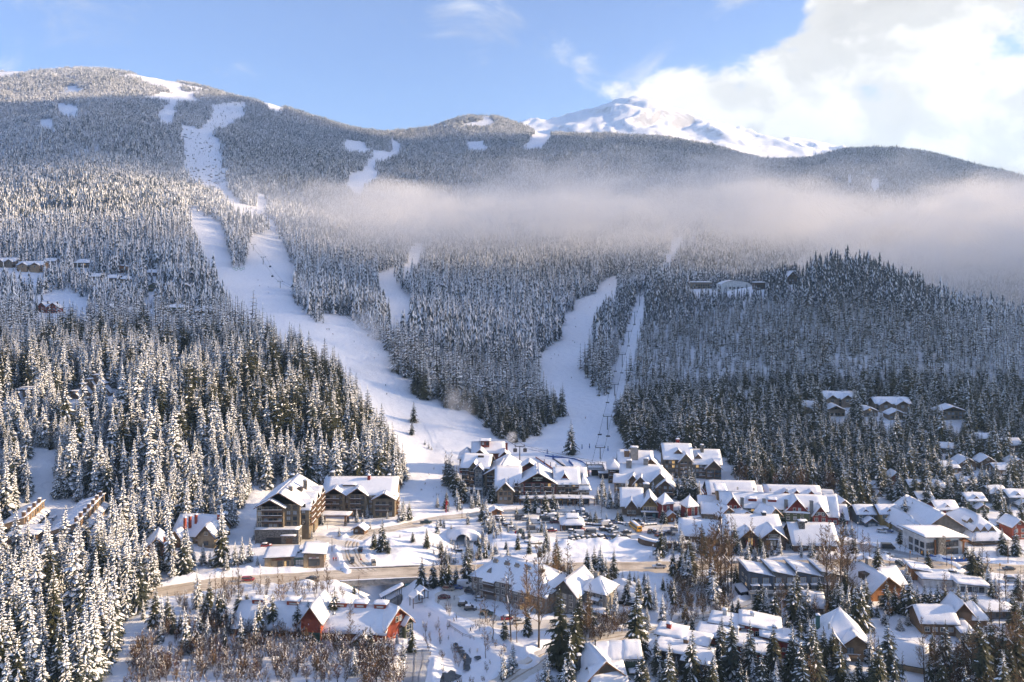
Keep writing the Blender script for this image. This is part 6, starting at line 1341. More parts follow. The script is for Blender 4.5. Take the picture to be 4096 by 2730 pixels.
    # stepped townhouse rows at the lower left
    def rowhouse(lb,X0,Y0,n,dx,dy,chim_side,wd,yaw):
        A=Bld('townhouse_row',lb,'building',pos=(X0,Y0,0),yaw=yaw)
        for k in range(n):
            y=k*dy; z=6.2+0.25*k
            A.wing(-wd,0,y+0.02,y+dy-0.02,-2,z,'shr',3.0,'taupe',0.5,snow=0.7); A.wing(0.05,2.4,y+0.6,y+dy-0.6,-2,z-2.4,'shl',1.2,'taupe',0.5,snow=0.6)
            A.chimney(-0.6,y+1.2,5,z+5.4,1.3,'wall_brown'); A.win('r',y+dy*0.6,z+0.4,1.4,1.4,0.0,'frame_dark'); A.win('r',y+dy*0.5,1.0,1.4,1.5,2.4,'frame_dark')
            g=A.box('carport_roof','roof_deck',2.6,6.0,y+0.8,y+dy-0.8,2.2,2.4); A.slab([(2.5,y+.7,2.4),(6.1,y+.7,2.4),(6.1,y+dy-.7,2.4),(2.5,y+dy-.7,2.4)],g,0.6,False,nu=5,nv=5); A.posts((5.7,),y+1.0,-2,2.2,0.12)
        A.grid('f',-wd+0.6,-0.6,[0.8,3.4],3,0.0,1.3,1.4); CLEAR.extend([(X0-5,Y0+n*dy*0.3,14),(X0-8,Y0+n*dy*0.75,14),(X0+4,Y0+8,9),(X0+3,Y0+24,9),(X0-2,Y0-10,9),(X0+6,Y0-6,9),(X0+2,Y0-20,8),(X0+7,Y0+14,8),(X0+8,Y0+30,7)])
    rowhouse('stepped tan townhouse row with tall chimneys, sunlit side facing the lane',-199,364,7,0,6.2,1,11,12)
    rowhouse('second stepped townhouse row with snowy roofs behind the tall dark fir',-228,372,4,0,6.5,1,10,12)
    chalet('flat_roof_block','broad building with one big flat snow roof at the lower left edge',30,140,2190,5.5,14,'flat',0,'brown',8,z=0,snow=0.9,cat='building',clear=12)
    A=Bld('chalet_pair','tan chalet with overlapping snowy gables and brick chimneys in the firs','house',790,2180,-8,z=0); A.wing(-12,8,0,15,-1,4.6,'gx',6.4,'tan',1.0,snow=0.7); A.wing(1.5,9.5,-2.5,9,-1,5.2,'gy',4.6,'sand',1.0,snow=0.7); A.wing(-11,-3,-6,8,-1,3.0,'gy',5.2,'brown',1.0,snow=0.7)
    for x,y in ((-5.5,-1),(-4.5,1.5),(-3,4),(7,6)): A.chimney(x,y,7,12.4,1.0,'wall_barnred')
    A.win('f',5.5,5.4,1.6,1.4,-2.5,'frame_light'); A.win('f',5.5,1.0,2.0,1.6,-2.5); A.balcony(0,4,0,1.6,1.6); CLEAR.extend([(A.p.x,A.p.y+6,17),(A.p.x,A.p.y-8,12),(A.p.x+3,A.p.y-20,10)])
    A2=Bld('chalet_brick_chimney','brown chalet with tall brick chimney on its gable in the firs','house',625,2236,20,z=0); A2.wing(-5,5,0,14,-1,4.4,'gy',4.6,'brown',0.8,snow=0.7); A2.chimney(3.4,-0.7,-1,9.4,1.1,'wall_barnred'); CLEAR.extend([(A2.p.x,A2.p.y+6,13),(A2.p.x,A2.p.y-6,9)])
lodge_left(); shops_left(); red_barn(); grey_apartments(); central_lodge(); back_left_lodges(); right_lodges(); shop_row(); red_condos(); timber_store(); white_hall(); grey_row(); foreground_houses(); hill_houses()
chalet('gatehouse','tiny timber gatehouse with snowy roof on the access road island',1412,1458,2138,2.6,4,'gy',1.6,'brown',-14,z=0,cat='hut')
chalet('snack_hut','small cedar hut with snowy roof at the left of the car park',1962,2006,2066,2.6,4,'gy',1.4,'cedar',14,z=0,cat='hut')
def kiosk():
    B=Bld('ticket_hall','brown car park pavilion with a two-tier snowy roof','building',2286,2122,0,z=0); q=B.px
    B.wing(q(-36),q(44),0,9,-0.5,3.4,'hip',2.6,'brown',1.2,snow=0.5); B.wing(q(-16),q(26),2.6,6.6,4.2,5.6,'gx',1.0,'brown',0.7,snow=0.45)
    for x in (-14,10,32): B.win('f',q(x),0.2,1.9,2.2,0,'frame_dark',kind='g')
    B.grid('l',1,8,[0.8],3,q(-36),1.4,1.4); B.posts((q(-44),q(-30)),-1.2,-0.5,3.0,0.2)
kiosk()
# ================================================================ VEHICLES
CARC={'red':(0.32,0.02,0.02),'maroon':(0.12,0.02,0.025),'black':(0.014,0.015,0.017),'charcoal':(0.045,0.048,0.052),'silver':(0.42,0.43,0.44),'white':(0.72,0.72,0.71),'blue':(0.03,0.07,0.20),'green':(0.03,0.06,0.045),'tan':(0.34,0.28,0.20),'brown':(0.11,0.06,0.035),'orange':(0.42,0.13,0.03),'grey':(0.14,0.15,0.155),'yellow':(0.75,0.36,0.015),'olive':(0.09,0.09,0.045)}
for k_,c_ in CARC.items(): pmat('car_'+k_,c_,0.32,0.06,0.8,0.0,spec=0.5,cov=0.4)
pmat('tyre',(0.02,0.02,0.021),0.85,0.1,3); pmat('rim',(0.35,0.35,0.36),0.35,0.05,3,metal=0.8); pmat('lamp_clear',(0.7,0.7,0.68),0.2,0.02,3); pmat('lamp_red',(0.45,0.02,0.015),0.25,0.02,3)
TYPES={ # length,width, lower body outline (x,z), cabin outline (x,z)
 'sedan':(4.7,1.8,[(-2.35,0.35),(-2.35,0.85),(-1.9,0.98),(-1.2,1.0),(1.0,0.98),(2.1,0.85),(2.35,0.68),(2.35,0.35)],[(-1.75,0.98),(-1.05,1.42),(0.35,1.44),(1.25,0.96)]),
 'suv':(4.7,1.9,[(-2.35,0.42),(-2.35,1.02),(-2.2,1.1),(0.9,1.1),(2.1,1.0),(2.35,0.8),(2.35,0.42)],[(-2.2,1.09),(-1.95,1.68),(0.25,1.72),(1.15,1.08)]),
 'minivan':(5.0,1.95,[(-2.5,0.38),(-2.5,1.0),(-2.4,1.08),(1.3,1.05),(2.3,0.9),(2.5,0.7),(2.5,0.38)],[(-2.4,1.06),(-2.15,1.70),(0.6,1.74),(1.7,1.02)]),
 'pickup':(5.7,1.95,[(-2.85,0.5),(-2.85,1.12),(-0.9,1.12),(-0.9,1.14),(1.2,1.14),(2.6,1.05),(2.85,0.85),(2.85,0.5)],[(-0.95,1.12),(-0.75,1.80),(0.65,1.82),(1.35,1.12)]),
 'van':(5.8,2.05,[(-2.9,0.4),(-2.9,2.45),(-2.7,2.6),(1.5,2.6),(2.2,1.5),(2.8,1.2),(2.9,0.9),(2.9,0.4)],[(0.7,1.5),(0.75,2.35),(1.45,2.38),(2.1,1.5)]),
 'truck':(6.6,2.2,[(-3.3,0.6),(-3.3,1.1),(1.4,1.1),(1.4,0.9),(3.2,0.9),(3.3,0.6)],[(1.5,0.9),(1.5,2.3),(2.7,2.3),(3.1,1.5),(3.2,0.9)]),
 'bus':(10.8,2.5,[(-5.4,0.5),(-5.4,2.95),(-5.2,3.1),(3.4,3.1),(3.7,2.9),(3.9,1.7),(5.2,1.55),(5.4,1.2),(5.4,0.5)],None)}
_cm={}
def ext(b,prof,w,tuck=1.0,w2=None):
    n=len(prof); z0=min(p[1] for p in prof); z1=max(p[1] for p in prof)
    def hw(z): return w/2*(1-(1-tuck)*(z-z0)/max(1e-6,z1-z0))
    b.add([(x,-hw(z),z) for x,z in prof]+[(x,hw(z),z) for x,z in prof],[tuple(range(n)),tuple(range(2*n-1,n-1,-1))]+[((i+1)%n,i,n+i,n+(i+1)%n) for i in range(n)])
def car_meshes(ty,col):
    key=(ty,col)
    if key in _cm: return _cm[key]
    L,W,lo,cab=TYPES[ty]; m='car_'+col
    b=MB().mat(m); ext(b,lo,W,0.96); roof=None
    if ty=='truck': b.mat('car_charcoal'); b.box(-3.2,1.2,-1.1,1.1,1.1,2.9) if col=='white' else b.box(-3.2,1.2,-1.1,1.1,1.1,1.5)
    if cab and ty!='van':
        b.mat(m); zt=max(z for x,z in cab); xs=[x for x,z in cab if z>zt-0.06]; b.box(min(xs)-0.03,max(xs)+0.03,-W*0.41,W*0.41,zt-0.07,zt+0.02)
        for (x,z) in (cab[0],cab[-1]):                       # screen pillars
            xt=min(xs) if x<0 else max(xs)
            for s in (-1,1): b.tube([(x,s*W*0.465,z),(xt,s*W*0.405,zt)],0.06,4)
    if ty=='pickup': b.mat('black_metal'); b.box(-2.72,-1.02,-0.82,0.82,1.11,1.13)
    b.mat('black_metal'); b.box(L/2-0.05,L/2+0.05,-W*0.4,W*0.4,0.4,0.6); b.box(-L/2-0.05,-L/2+0.05,-W*0.4,W*0.4,0.4,0.6)
    body=b.mesh('body')
    g=MB().mat('glass')
    if ty=='bus':
        for k in range(9): 
            for s in (-1,1): g.box(-4.9+k*0.92,-4.15+k*0.92,s*1.235-0.03,s*1.235+0.03,1.75,2.55)
        g.box(3.72,3.86,-1.0,1.0,1.8,2.75); g.box(-5.44,-5.38,-0.8,0.8,1.8,2.5)
    elif ty=='van':
        ext(g,cab,W*1.01,0.99); g.add([(1.62,-0.9,2.45),(2.24,-0.95,1.52),(2.24,0.95,1.52),(1.62,0.9,2.45)],[(0,1,2,3)])
    else: ext(g,cab,W*0.94,0.86)
    gl=g.mesh('windows')
    wr=0.34 if ty in('sedan',) else (0.38 if ty!='bus' else 0.5); wh=MB().mat('tyre')
    wh.tube([(0,-0.12,0),(0,0.12,0)],wr,12); wh.mat('rim'); wh.tube([(0,-0.13,0),(0,0.13,0)],wr*0.6,8); wm=wh.mesh('wheel')
    lh=MB().mat('lamp_clear'); 
    for s in (-1,1): lh.box(L/2-0.04,L/2+0.06,s*W*0.36-0.16,s*W*0.36+0.16,0.66,0.84)
    lr=MB().mat('lamp_red')
    for s in (-1,1): lr.box(-L/2-0.06,-L/2+0.04,s*W*0.40-0.12,s*W*0.40+0.12,0.75,1.0)
    sn=MB().mat('snow_roof')
    zt=max([z for x,z in lo]+([z for x,z in cab] if cab else [])); 
    xs=[x for x,z in (cab if cab and ty not in('van',) else lo) if z>zt-0.08]; pillow(sn,[(min(xs),-W*0.4,zt+0.03),(max(xs),-W*0.4,zt+0.03),(max(xs),W*0.4,zt+0.03),(min(xs),W*0.4,zt+0.03)],0.28,6,4,False,3)
    if ty in('sedan','suv','minivan','pickup'):
        zb=lo[-3][1]; xb=cab[-1][0]; pillow(sn,[(xb+0.1,-W*0.4,zb+0.12),(L/2-0.25,-W*0.4,zb-0.02),(L/2-0.25,W*0.4,zb-0.02),(xb+0.1,W*0.4,zb+0.12)],0.18,5,4,False,5)
    _cm[key]=(body,gl,wm,lh.mesh('headlights'),lr.mesh('tail_lights'),sn.mesh('snow',True),L,W,wr); return _cm[key]
def car(ty,col,x,y,z,rz,label,group=None,snow=False):
    body,gl,wm,lh,lr,sn,L,W,wr=car_meshes(ty,col)
    nm={'suv':'parked_suv','van':'cargo_van','bus':'school_bus','truck':'flatbed_truck'}.get(ty,ty if ty!='pickup' else 'pickup_truck'); nm={'parked_suv':'suv','sedan':'car'}.get(nm,nm)
    o=empty(nm,label,{'suv':'car','sedan':'car','minivan':'car','pickup':'pickup truck','van':'van','truck':'truck','bus':'bus'}[ty],(x,y,z),rz,group)
    link('body',body,o); link('windows',gl,o); link('headlights',lh,o); link('tail_lights',lr,o)
    for sx in (-0.31,0.31):
        for sy in (-1,1): w_=link('wheel',wm,o); w_.location=(sx*L,sy*(W/2-0.12),wr)
    if snow: link('snow',sn,o)
    return o
ORD_=['leftmost','second from the left','third from the left','fourth from the left','fifth from the left','sixth from the left','seventh from the left','eighth from the left','ninth from the left','tenth from the left','eleventh from the left','twelfth from the left']
NTH='second third fourth fifth sixth seventh eighth ninth tenth eleventh twelfth thirteenth fourteenth fifteenth sixteenth seventeenth eighteenth nineteenth twentieth twenty-first twenty-second twenty-third twenty-fourth twenty-fifth twenty-sixth twenty-seventh twenty-eighth twenty-ninth thirtieth'.split()
ORD=['leftmost']+[n_+' from left' for n_ in NTH]
TYN={'sedan':'car','suv':'SUV','minivan':'minivan','pickup':'pickup','van':'van','truck':'truck','bus':'bus'}
def car_row(where,group,L):
    """L: (px,py,heading deg,type,colour,snow) - labelled left to right"""
    L=sorted(L); 
    for i,(px,py,hd,ty,cl,sn) in enumerate(L):
        p=ground_flat(px,py,0.06); z=0.07 if inpoly(np.array([p.x]),np.array([p.y]),PARK)[0] else gz(p.x,p.y)+0.12
        pos=(ORD[i]+' ' if len(L)>2 else ('left one ' if i==0 else 'right one ')) if len(L)>1 else ''
        lab='%s%s %s, %s%s'%('snow-capped ' if sn else '',cl,TYN[ty],pos,where)
        car(ty,cl,p.x,p.y,z,R(hd),lab,group,sn)
S1,S0=True,False
car_row('at the back of the car park','cars along the back of the car park',[(2153,2052,90,'van','white',S1),(2181,2056,-90,'suv','white',S1),(2212,2055,-90,'pickup','white',S1),(2294,2060,-80,'suv','charcoal',S1),(2312,2052,-85,'sedan','blue',S1),(2331,2057,-85,'van','white',S1),(2345,2066,-85,'pickup','black',S0)])
car_row('in the middle of the car park','cars in the middle of the car park',[(2082,2080,0,'van','charcoal',S0),(2143,2096,0,'van','white',S1),(2177,2075,5,'suv','charcoal',S1),(2213,2076,0,'van','white',S1),(2192,2091,0,'truck','white',S1),(2222,2093,0,'pickup','maroon',S1),(2103,2082,0,'suv','silver',S1)])
car_row('along the left side of the car park','cars along the left side of the car park',[(1998,2078,-15,'minivan','silver',S1),(2004,2087,-15,'suv','black',S1),(2019,2100,-15,'sedan','blue',S1),(2034,2110,-15,'suv','black',S1),(2047,2120,-12,'minivan','silver',S1)])
car_row('near the pavilion in the car park','vehicles near the car park pavilion',[(2132,2129,0,'truck','white',S1),(2205,2128,0,'pickup','red',S1),(2290,2133,-12,'suv','silver',S1),(2311,2143,180,'van','white',S0),(2360,2139,180,'van','grey',S0),(2331,2130,80,'pickup','red',S0)])
car_row('beyond the pavilion by the dark kerb','cars beyond the pavilion',[(2340,2081,0,'suv','white',S1),(2347,2093,5,'suv','charcoal',S1),(2400,2089,0,'minivan','white',S1),(2452,2094,-15,'suv','blue',S0)])
car_row('in the right parking cluster','cars in the right parking cluster',[(2415,2123,20,'suv','charcoal',S1),(2428,2104,15,'van','white',S1),(2432,2128,-60,'sedan','black',S1),(2442,2111,10,'pickup','charcoal',S1),(2450,2132,-60,'suv','olive',S1),(2455,2119,10,'sedan','grey',S1),(2469,2141,5,'suv','white',S0),(2504,2136,20,'pickup','black',S1)])
car_row('behind the long ploughed snow bank','cars behind the long snow bank',[(2287,2159,-70,'sedan','grey',S1),(2309,2157,-70,'suv','charcoal',S1),(2331,2158,-70,'sedan','brown',S1),(2353,2158,-70,'sedan','silver',S1),(2379,2157,-70,'minivan','tan',S1),(2404,2156,-60,'suv','brown',S1),(2430,2156,-70,'suv','blue',S0),(2456,2155,-20,'pickup','olive',S1),(2476,2156,-30,'sedan','grey',S1),(2497,2154,-20,'pickup','black',S0)])
car_row('in the right corner of the car park','cars in the right corner of the car park',[(2515,2104,-30,'sedan','white',S1),(2552,2105,80,'sedan','black',S0),(2570,2105,75,'suv','silver',S1),(2600,2131,70,'suv','brown',S0),(2620,2131,75,'suv','maroon',S1),(2632,2143,60,'suv','orange',S0),(2651,2143,65,'sedan','blue',S1),(2676,2140,-20,'pickup','black',S0),(2700,2123,-20,'suv','silver',S1)])
car_row('in front of the yellow shop','cars before the yellow shop',[(2548,2088,0,'sedan','charcoal',S1),(2606,2083,10,'minivan','silver',S0)])
car_row('driving on the highway left of the bridge','cars on the highway left of the bridge',[(992,2324,6,'minivan','red',S0),(1246,2320,184,'sedan','charcoal',S0)])
car_row('on the bridge over the creek','cars on the bridge',[(1605,2292,184,'sedan','black',S0),(1612,2281,2,'suv','white',S0)])
car_row('at the junction of the access road','cars at the road junction',[(1409,2250,-80,'suv','charcoal',S0),(1442,2204,95,'suv','black',S0),(1495,2256,-75,'suv','tan',S0)])
car_row('on the access road above the tunnel','car above the tunnel',[(1704,2094,8,'pickup','green',S0)])
car_row('on the highway below the car park','pickup below the car park',[(2637,2272,180,'pickup','white',S0)])
car_row('on the grey side street','cars on the side street',[(3552,2196,-8,'van','black',S0),(3553,2225,-20,'suv','white',S0),(3602,2262,-75,'suv','black',S0)])
car_row('waiting on the highway at the right','cars on the right stretch of highway',[(3672,2292,0,'minivan','white',S0),(3711,2294,0,'sedan','brown',S0),(3870,2277,180,'sedan','black',S0),(3938,2279,180,'sedan','olive',S0),(4035,2280,180,'sedan','charcoal',S0)])
car_row('by the service station','cars by the service station',[(3816,2308,-30,'suv','white',S1),(3903,2322,-15,'suv','white',S0),(4044,2326,-5,'minivan','silver',S1)])
car_row('parked below the coloured houses','cars below the coloured houses',[(3528,2131,-25,'suv','white',S1),(3552,2131,-25,'suv','blue',S1),(3609,2126,10,'suv','brown',S0),(3660,2124,0,'sedan','charcoal',S0)])
car_row('parked left of the grey apartment block','cars left of the grey apartments',[(1794,2361,-8,'suv','tan',S0),(1828,2356,-5,'sedan','blue',S0),(1857,2348,0,'van','white',S1),(1882,2379,-25,'suv','charcoal',S0)])
car_row('along the shaded apartment lane','cars along the apartment lane',[(1777,2395,10,'sedan','maroon',S0),(1857,2424,0,'suv','black',S1),(1882,2440,0,'suv','charcoal',S1),(1918,2398,-15,'sedan','white',S1),(1947,2460,-12,'suv','green',S0),(2030,2478,10,'sedan','red',S1),(2075,2493,15,'suv','white',S0)])
car_row('in the carport of the grey townhouses','car in the grey carport',[(3048,2391,20,'sedan','maroon',S1)])
car_row('parked behind the tan shop building','car behind the tan shop',[(1066,2188,5,'suv','red',S1)])
car_row('under snow in the townhouse lane','cars in the townhouse lane',[(322,2145,70,'sedan','silver',S1),(338,2125,70,'sedan','green',S1),(305,2170,70,'minivan','silver',S1)])
p_=ground_flat(2540,2118,0.06); bus=car('bus','yellow',p_.x,p_.y,0.07,R(105),'yellow school bus with snow on its roof in the car park',None,True)
# ================================================================ VILLAGE TREES
def bare_tree(seed,h,spread,limbs,mat,snow=0.0,droop=0.0,stems=1,base_r=None):
    rd=random.Random(seed); T=MB().mat('bark'); Bm=MB().mat(mat); Sn=[]
    for s in range(stems):
        lean=Vector((rd.uniform(-.06,.06),rd.uniform(-.06,.06),1)) if stems==1 else Vector((rd.uniform(-.25,.25),rd.uniform(-.25,.25),1))
        br=base_r or h*0.0075+0.05; pts=[Vector((0,0,-0.8))]; n=7
        for k in range(1,n+1): pts.append(Vector((lean.x*h*k/n+rd.uniform(-.15,.15),lean.y*h*k/n+rd.uniform(-.15,.15),h*k/n*(0.97+0.03*rd.random()))))
        T.tube(pts,[br*(1-0.92*k/n) for k in range(n+1)],5)
        for i in range(limbs):
            f=0.18+0.80*((i+rd.random())/limbs); k=min(n-1,int(f*n)); p=pts[k].lerp(pts[k+1],f*n-k)
            a=rd.random()*6.283; L=spread*h*(1.05-f)*(0.6+0.7*rd.random())+0.3; up=rd.uniform(0.55,1.25)-droop
            d=Vector((math.cos(a),math.sin(a),up)).normalized(); q=[p]
            for j in range(3):
                d=(d+Vector((rd.uniform(-.2,.2),rd.uniform(-.2,.2),0.10-droop*0.3))).normalized(); q.append(q[-1]+d*L/3)
            r0=max(0.028,br*(1-f)*0.42); Bm.tube(q,[r0,r0*0.75,r0*0.5,0.014],3,False)
            if rd.random()<snow: Sn.append((q,r0))
            for m in range(8):
                u=0.25+0.75*rd.random(); kk=min(2,int(u*3)); pp=q[kk].lerp(q[kk+1],u*3-kk)
                d2=(d+Vector((rd.uniform(-.9,.9),rd.uniform(-.9,.9),rd.uniform(-.3,.6)))).normalized(); e=pp+d2*L*rd.uniform(0.22,0.45)
                Bm.tube([pp,e],[0.034,0.018],3,False)
                for t_ in range(3):
                    v=0.3+0.6*rd.random(); p3=pp.lerp(e,v); d3=(d2+Vector((rd.uniform(-.9,.9),rd.uniform(-.9,.9),rd.uniform(-.4,.6)))).normalized(); Bm.tube([p3,p3+d3*L*rd.uniform(0.10,0.22)],[0.026,0.014],3,False)
    if Sn:
        Bm.mat('snow_tree')
        for q,r0 in Sn: Bm.tube([x+Vector((0,0,0.05)) for x in q],[r0+0.05]*4,3,False)
    return T.mesh('trunk'),Bm.mesh('crown')
BARE=[bare_tree(5,20,0.20,40,'twig',0.05),bare_tree(6,20,0.24,44,'twig_gold',0.04),bare_tree(7,20,0.17,36,'twig',0.05),bare_tree(8,20,0.22,50,'twig_gold',0.04)]
POLE=[bare_tree(15,14,0.13,18,'twig_gold',0.05),bare_tree(16,14,0.15,20,'twig',0.1)]
BUSHM=[bare_tree(20+i,7.0,0.20,9,('twig_red','twig','twig_gold','twig')[i],(0.10,0.35,0.15,0.55)[i],0.0,5,0.05) for i in range(4)]
def joined(tc):
    tr,cr=tc; bm=bmesh.new(); bm.from_mesh(cr); n0=len(bm.faces); nm=len(cr.materials); bm.from_mesh(tr); bm.faces.ensure_lookup_table()
    for f in bm.faces[n0:]: f.material_index=nm
    me=bpy.data.meshes.new('bush'); bm.to_mesh(me); bm.free()
    for m in cr.materials: me.materials.append(m)
    me.materials.append(MATS['bark']); return me
BUSHC=src_collection('bush',[joined(b) for b in BUSHM]+[join_tree(SMALL[0]),join_tree(SMALL[1])])
MODELS={'h':(HEAVY,22,'snow laden fir'),'d':(DUST,22,'snow dusted fir'),'k':(DARK,22,'dark green fir'),'s':(SMALL,10,'small snowy fir'),'b':(BARE,20,'bare tree'),'p':(POLE,14,'slender bare tree')}
def sz(h): return 'very tall ' if h>26 else ('tall ' if h>17 else ('' if h>9 else 'little '))
def trees(where,L,zoff=None):
    """L: (kind, px, base row, height in photo px[, width factor]); labelled left to right among their kind and place"""
    by={}
    for t_ in L:
        kd=t_[0]; by.setdefault(kd,[]).append(t_)
    for kd,ls in by.items():
        ls.sort(key=lambda q:q[1]); models,H0,nm=MODELS[kd]
        for i,q in enumerate(ls):
            px,py,hp=q[1:4]; p=at(px,py) if zoff is None else ground_flat(px,py,zoff); z=gz(p.x,p.y); hm=hp/F4*p.y; m=models[random.randrange(len(models))]
            base_=sz(hm)+nm
            pos='' if len(ls)==1 else (', '+ORD[i] if i<len(ORD) else ', number %d from the left'%(i+1))
            wd=(q[4] if len(q)>4 else (1.0 if kd in 'bp' else (1.25 if hm<12 else 1.08)))*random.uniform(0.92,1.08)
            place_tree(p.x,p.y,z-0.15,hm/H0,wd,m,'%s %s%s'%(base_,where,pos),'trees '+where,'fir_tree' if kd in 'hdks' else 'bare_tree')
trees('on the open ski slope above the lodge',[('d',2284,1818,140,1.1)])
trees('beside the left ski run above the lodge',[('d',1655,1690,86),('s',1700,1780,22),('s',1715,1795,26),('s',1726,1800,16),('d',1680,1560,50),('d',1648,1740,60)])
trees('in the clump left of the olive lodge',[('d',1786,1930,110),('d',1796,1945,130),('p',1782,1935,140),('p',1800,1940,145),('d',1812,1962,120),('d',1826,1985,125),('d',1842,1998,110),('d',1856,2010,100),('h',1876,2016,70),('h',1896,2020,80),('h',1912,2026,74),('p',1872,2000,120),('p',1888,2002,110),('d',1936,1985,60)])
trees('before the central maroon lodge',[('d',2108,2050,92,1.2),('d',2143,2052,100,1.1),('d',2181,2052,92,1.25),('d',2214,2040,86,1.1),('h',2324,2030,64),('d',1974,2012,84),('d',1960,2010,70),('p',2022,2014,100),('p',2034,2014,110),('p',2046,2014,95),('p',2058,2014,105),('p',2070,2014,100),('p',2083,2014,90),('s',2230,2042,40)])
trees('between the car park and the access road',[('d',1930,2084,96,1.2),('h',1946,2108,112,1.2),('h',1962,2118,60),('h',1976,2126,70),('s',1990,2140,40),('p',2004,2166,60),('d',2024,2198,40),('d',1931,2184,42),('s',1814,2166,20),('p',1850,2040,70)])
trees('on the car park islands',[('d',2066,2068,42,1.3),('h',2114,2102,58,1.3),('h',2182,2146,64,1.3),('d',2166,2130,46),('d',2093,2156,48),('d',2116,2154,44),('d',2231,2086,46),('d',2361,2094,52),('d',2382,2094,54),('h',2426,2090,40,1.3),('d',2472,2082,48),('p',2404,2070,70),('p',2300,2040,60)])
trees('beside the ski lift station',[('h',2391,2016,76),('h',2412,2026,96,1.2),('h',2437,2034,98,1.2),('h',2465,2034,88,1.2),('d',2489,2028,92,1.2),('d',2410,1996,100),('h',2508,2002,86),('h',2540,1990,66)])
trees('between the chalet lodge and the red condos',[('d',2710,1998,110),('d',2735,2000,130),('d',2758,2004,140,1.1),('d',2780,2002,110),('h',2690,1970,80),('d',2770,1990,120),('h',2612,1985,66)])
trees('before the yellow shop and red towers',[('h',2578,2092,52,1.3),('d',2660,2096,56,1.3),('d',2650,2092,66),('d',2715,2092,66),('d',2744,2092,62),('h',2790,2090,40),('d',2470,2090,50),('d',2484,2086,46),('p',2522,2086,70),('s',2700,2112,40)])
trees('on the access road island by the lodge',[('d',1529,2206,132,1.15),('d',1497,2192,74),('d',1553,2213,64,1.2),('d',1651,2168,46,1.3),('k',1707,2192,80,1.2),('s',1600,2150,16)])
trees('in front of the olive timber lodge',[('h',1290,2101,54,1.3),('h',1427,2090,58,1.2),('h',1450,2101,48,1.2),('h',1469,2073,54),('h',1480,2118,40,1.2),('h',1550,2076,34,1.2),('h',1357,2146,42,1.2),('h',1248,2157,46,1.2),('h',1599,2087,74,1.2),('h',1613,2083,92,1.2),('d',1637,2079,78,1.2),('s',1108,2168,20),('p',1380,2075,90),('p',1410,2080,80),('p',1486,2076,100),('p',1310,2120,40)])
trees('left of the tan shop building',[('h',999,2248,100,1.2),('h',1024,2160,76,1.2),('h',968,2256,110,1.2),('h',940,2262,100,1.2),('d',885,2262,190,1.1),('h',1030,2262,40,1.3),('s',1040,2272,18),('h',905,2280,70,1.3),('h',812,2262,90,1.2),('h',840,2270,70,1.2),('h',770,2268,100,1.2),('d',740,2250,150,1.1),('d',670,2270,160,1.1)])
trees('before the long red barn building',[('d',873,2518,136,1.2),('d',953,2530,150,1.2),('d',988,2508,118,1.2),('d',1095,2520,118,1.2),('d',1190,2570,138,1.2),('d',1232,2548,118,1.2),('d',1338,2550,176,1.3),('d',1481,2640,116,1.2),('h',1531,2636,66,1.2),('h',1416,2735,118,1.3),('h',1611,2643,80,1.3),('d',1646,2602,116,1.1),('h',1588,2602,54,1.2),('h',1560,2690,70,1.3),('b',1397,2571,150),('d',820,2520,120,1.2),('b',1120,2470,150)],-2.5)
trees('beside the creek culvert and bridge',[('d',1688,2358,134,1.15),('d',1733,2350,112,1.15),('d',1416,2376,44,1.2),('d',1773,2342,100),('d',1792,2342,112),('d',1867,2331,158,1.1),('d',1825,2342,84,1.2),('d',1875,2252,94,1.1),('d',1795,2256,68,1.2),('d',1770,2262,62,1.2),('d',1970,2254,38,1.2),('d',2003,2254,42,1.2),('d',2040,2256,48,1.2),('s',1925,2240,34)])
trees('below the ploughed snow bank',[('d',2226,2290,150,1.0),('d',2349,2304,112,1.1),('d',2377,2311,132,1.0),('d',2400,2319,112,1.0),('d',2456,2316,126,1.0),('s',2490,2342,68,0.7),('d',2538,2361,78,0.8),('d',2591,2434,142,0.9),('h',2500,2419,92,1.1)])
trees('in the lower centre beside the street',[('k',2240,2674,330,1.15),('k',2300,2686,260,1.2),('d',2282,2732,205,1.2),('d',2545,2634,290,1.2),('h',2186,2736,136,1.2),('h',2052,2672,108,1.1),('h',2014,2718,116,1.2),('d',2018,2556,96,1.2),('d',2110,2540,120,1.1),('h',2040,2700,100,1.2)])
trees('in the sunny clearing above the dark modern house',[('k',2757,2300,156,1.35),('d',2692,2303,118,1.0),('d',2696,2421,112,0.9),('h',2650,2494,124,1.0),('d',2739,2477,84,1.1),('d',2902,2506,114,1.1),('d',2953,2469,84,1.1),('d',2742,2543,84,1.0),('d',2768,2540,88,1.0),('d',2930,2470,70),('h',2620,2440,110,1.0),('h',2590,2520,90,1.2)])
trees('around the foreground right houses',[('d',3098,2521,180,1.2),('d',3186,2478,200,1.25),('d',3257,2484,108,1.1),('d',3357,2470,160,1.15),('d',2931,2625,118,1.1),('h',2976,2706,150,1.3),('k',2883,2732,118,1.1),('k',2757,2706,140,1.1),('h',2705,2706,80,1.2),('k',3068,2736,118,1.2),('k',3157,2732,170,1.2),('k',3253,2706,230,1.15),('h',3020,2690,86,1.3),('d',2839,2684,118,1.2),('h',2390,2735,80,1.2),('h',2640,2735,90,1.3),('h',3110,2700,80,1.4),('k',3200,2620,150,1.2),('d',3230,2560,120,1.1),('h',2800,2735,60,1.4)])
trees('in the dark row beside the timber pub',[('d',3546,2440,118),('d',3580,2450,110),('d',3612,2455,130),('d',3640,2462,170,1.1),('d',3668,2460,120),('d',3700,2462,130),('d',3722,2462,120),('d',3752,2464,140),('d',3780,2464,130),('d',3806,2464,120),('d',3832,2460,130),('d',3660,2466,110),('d',3560,2460,70)])
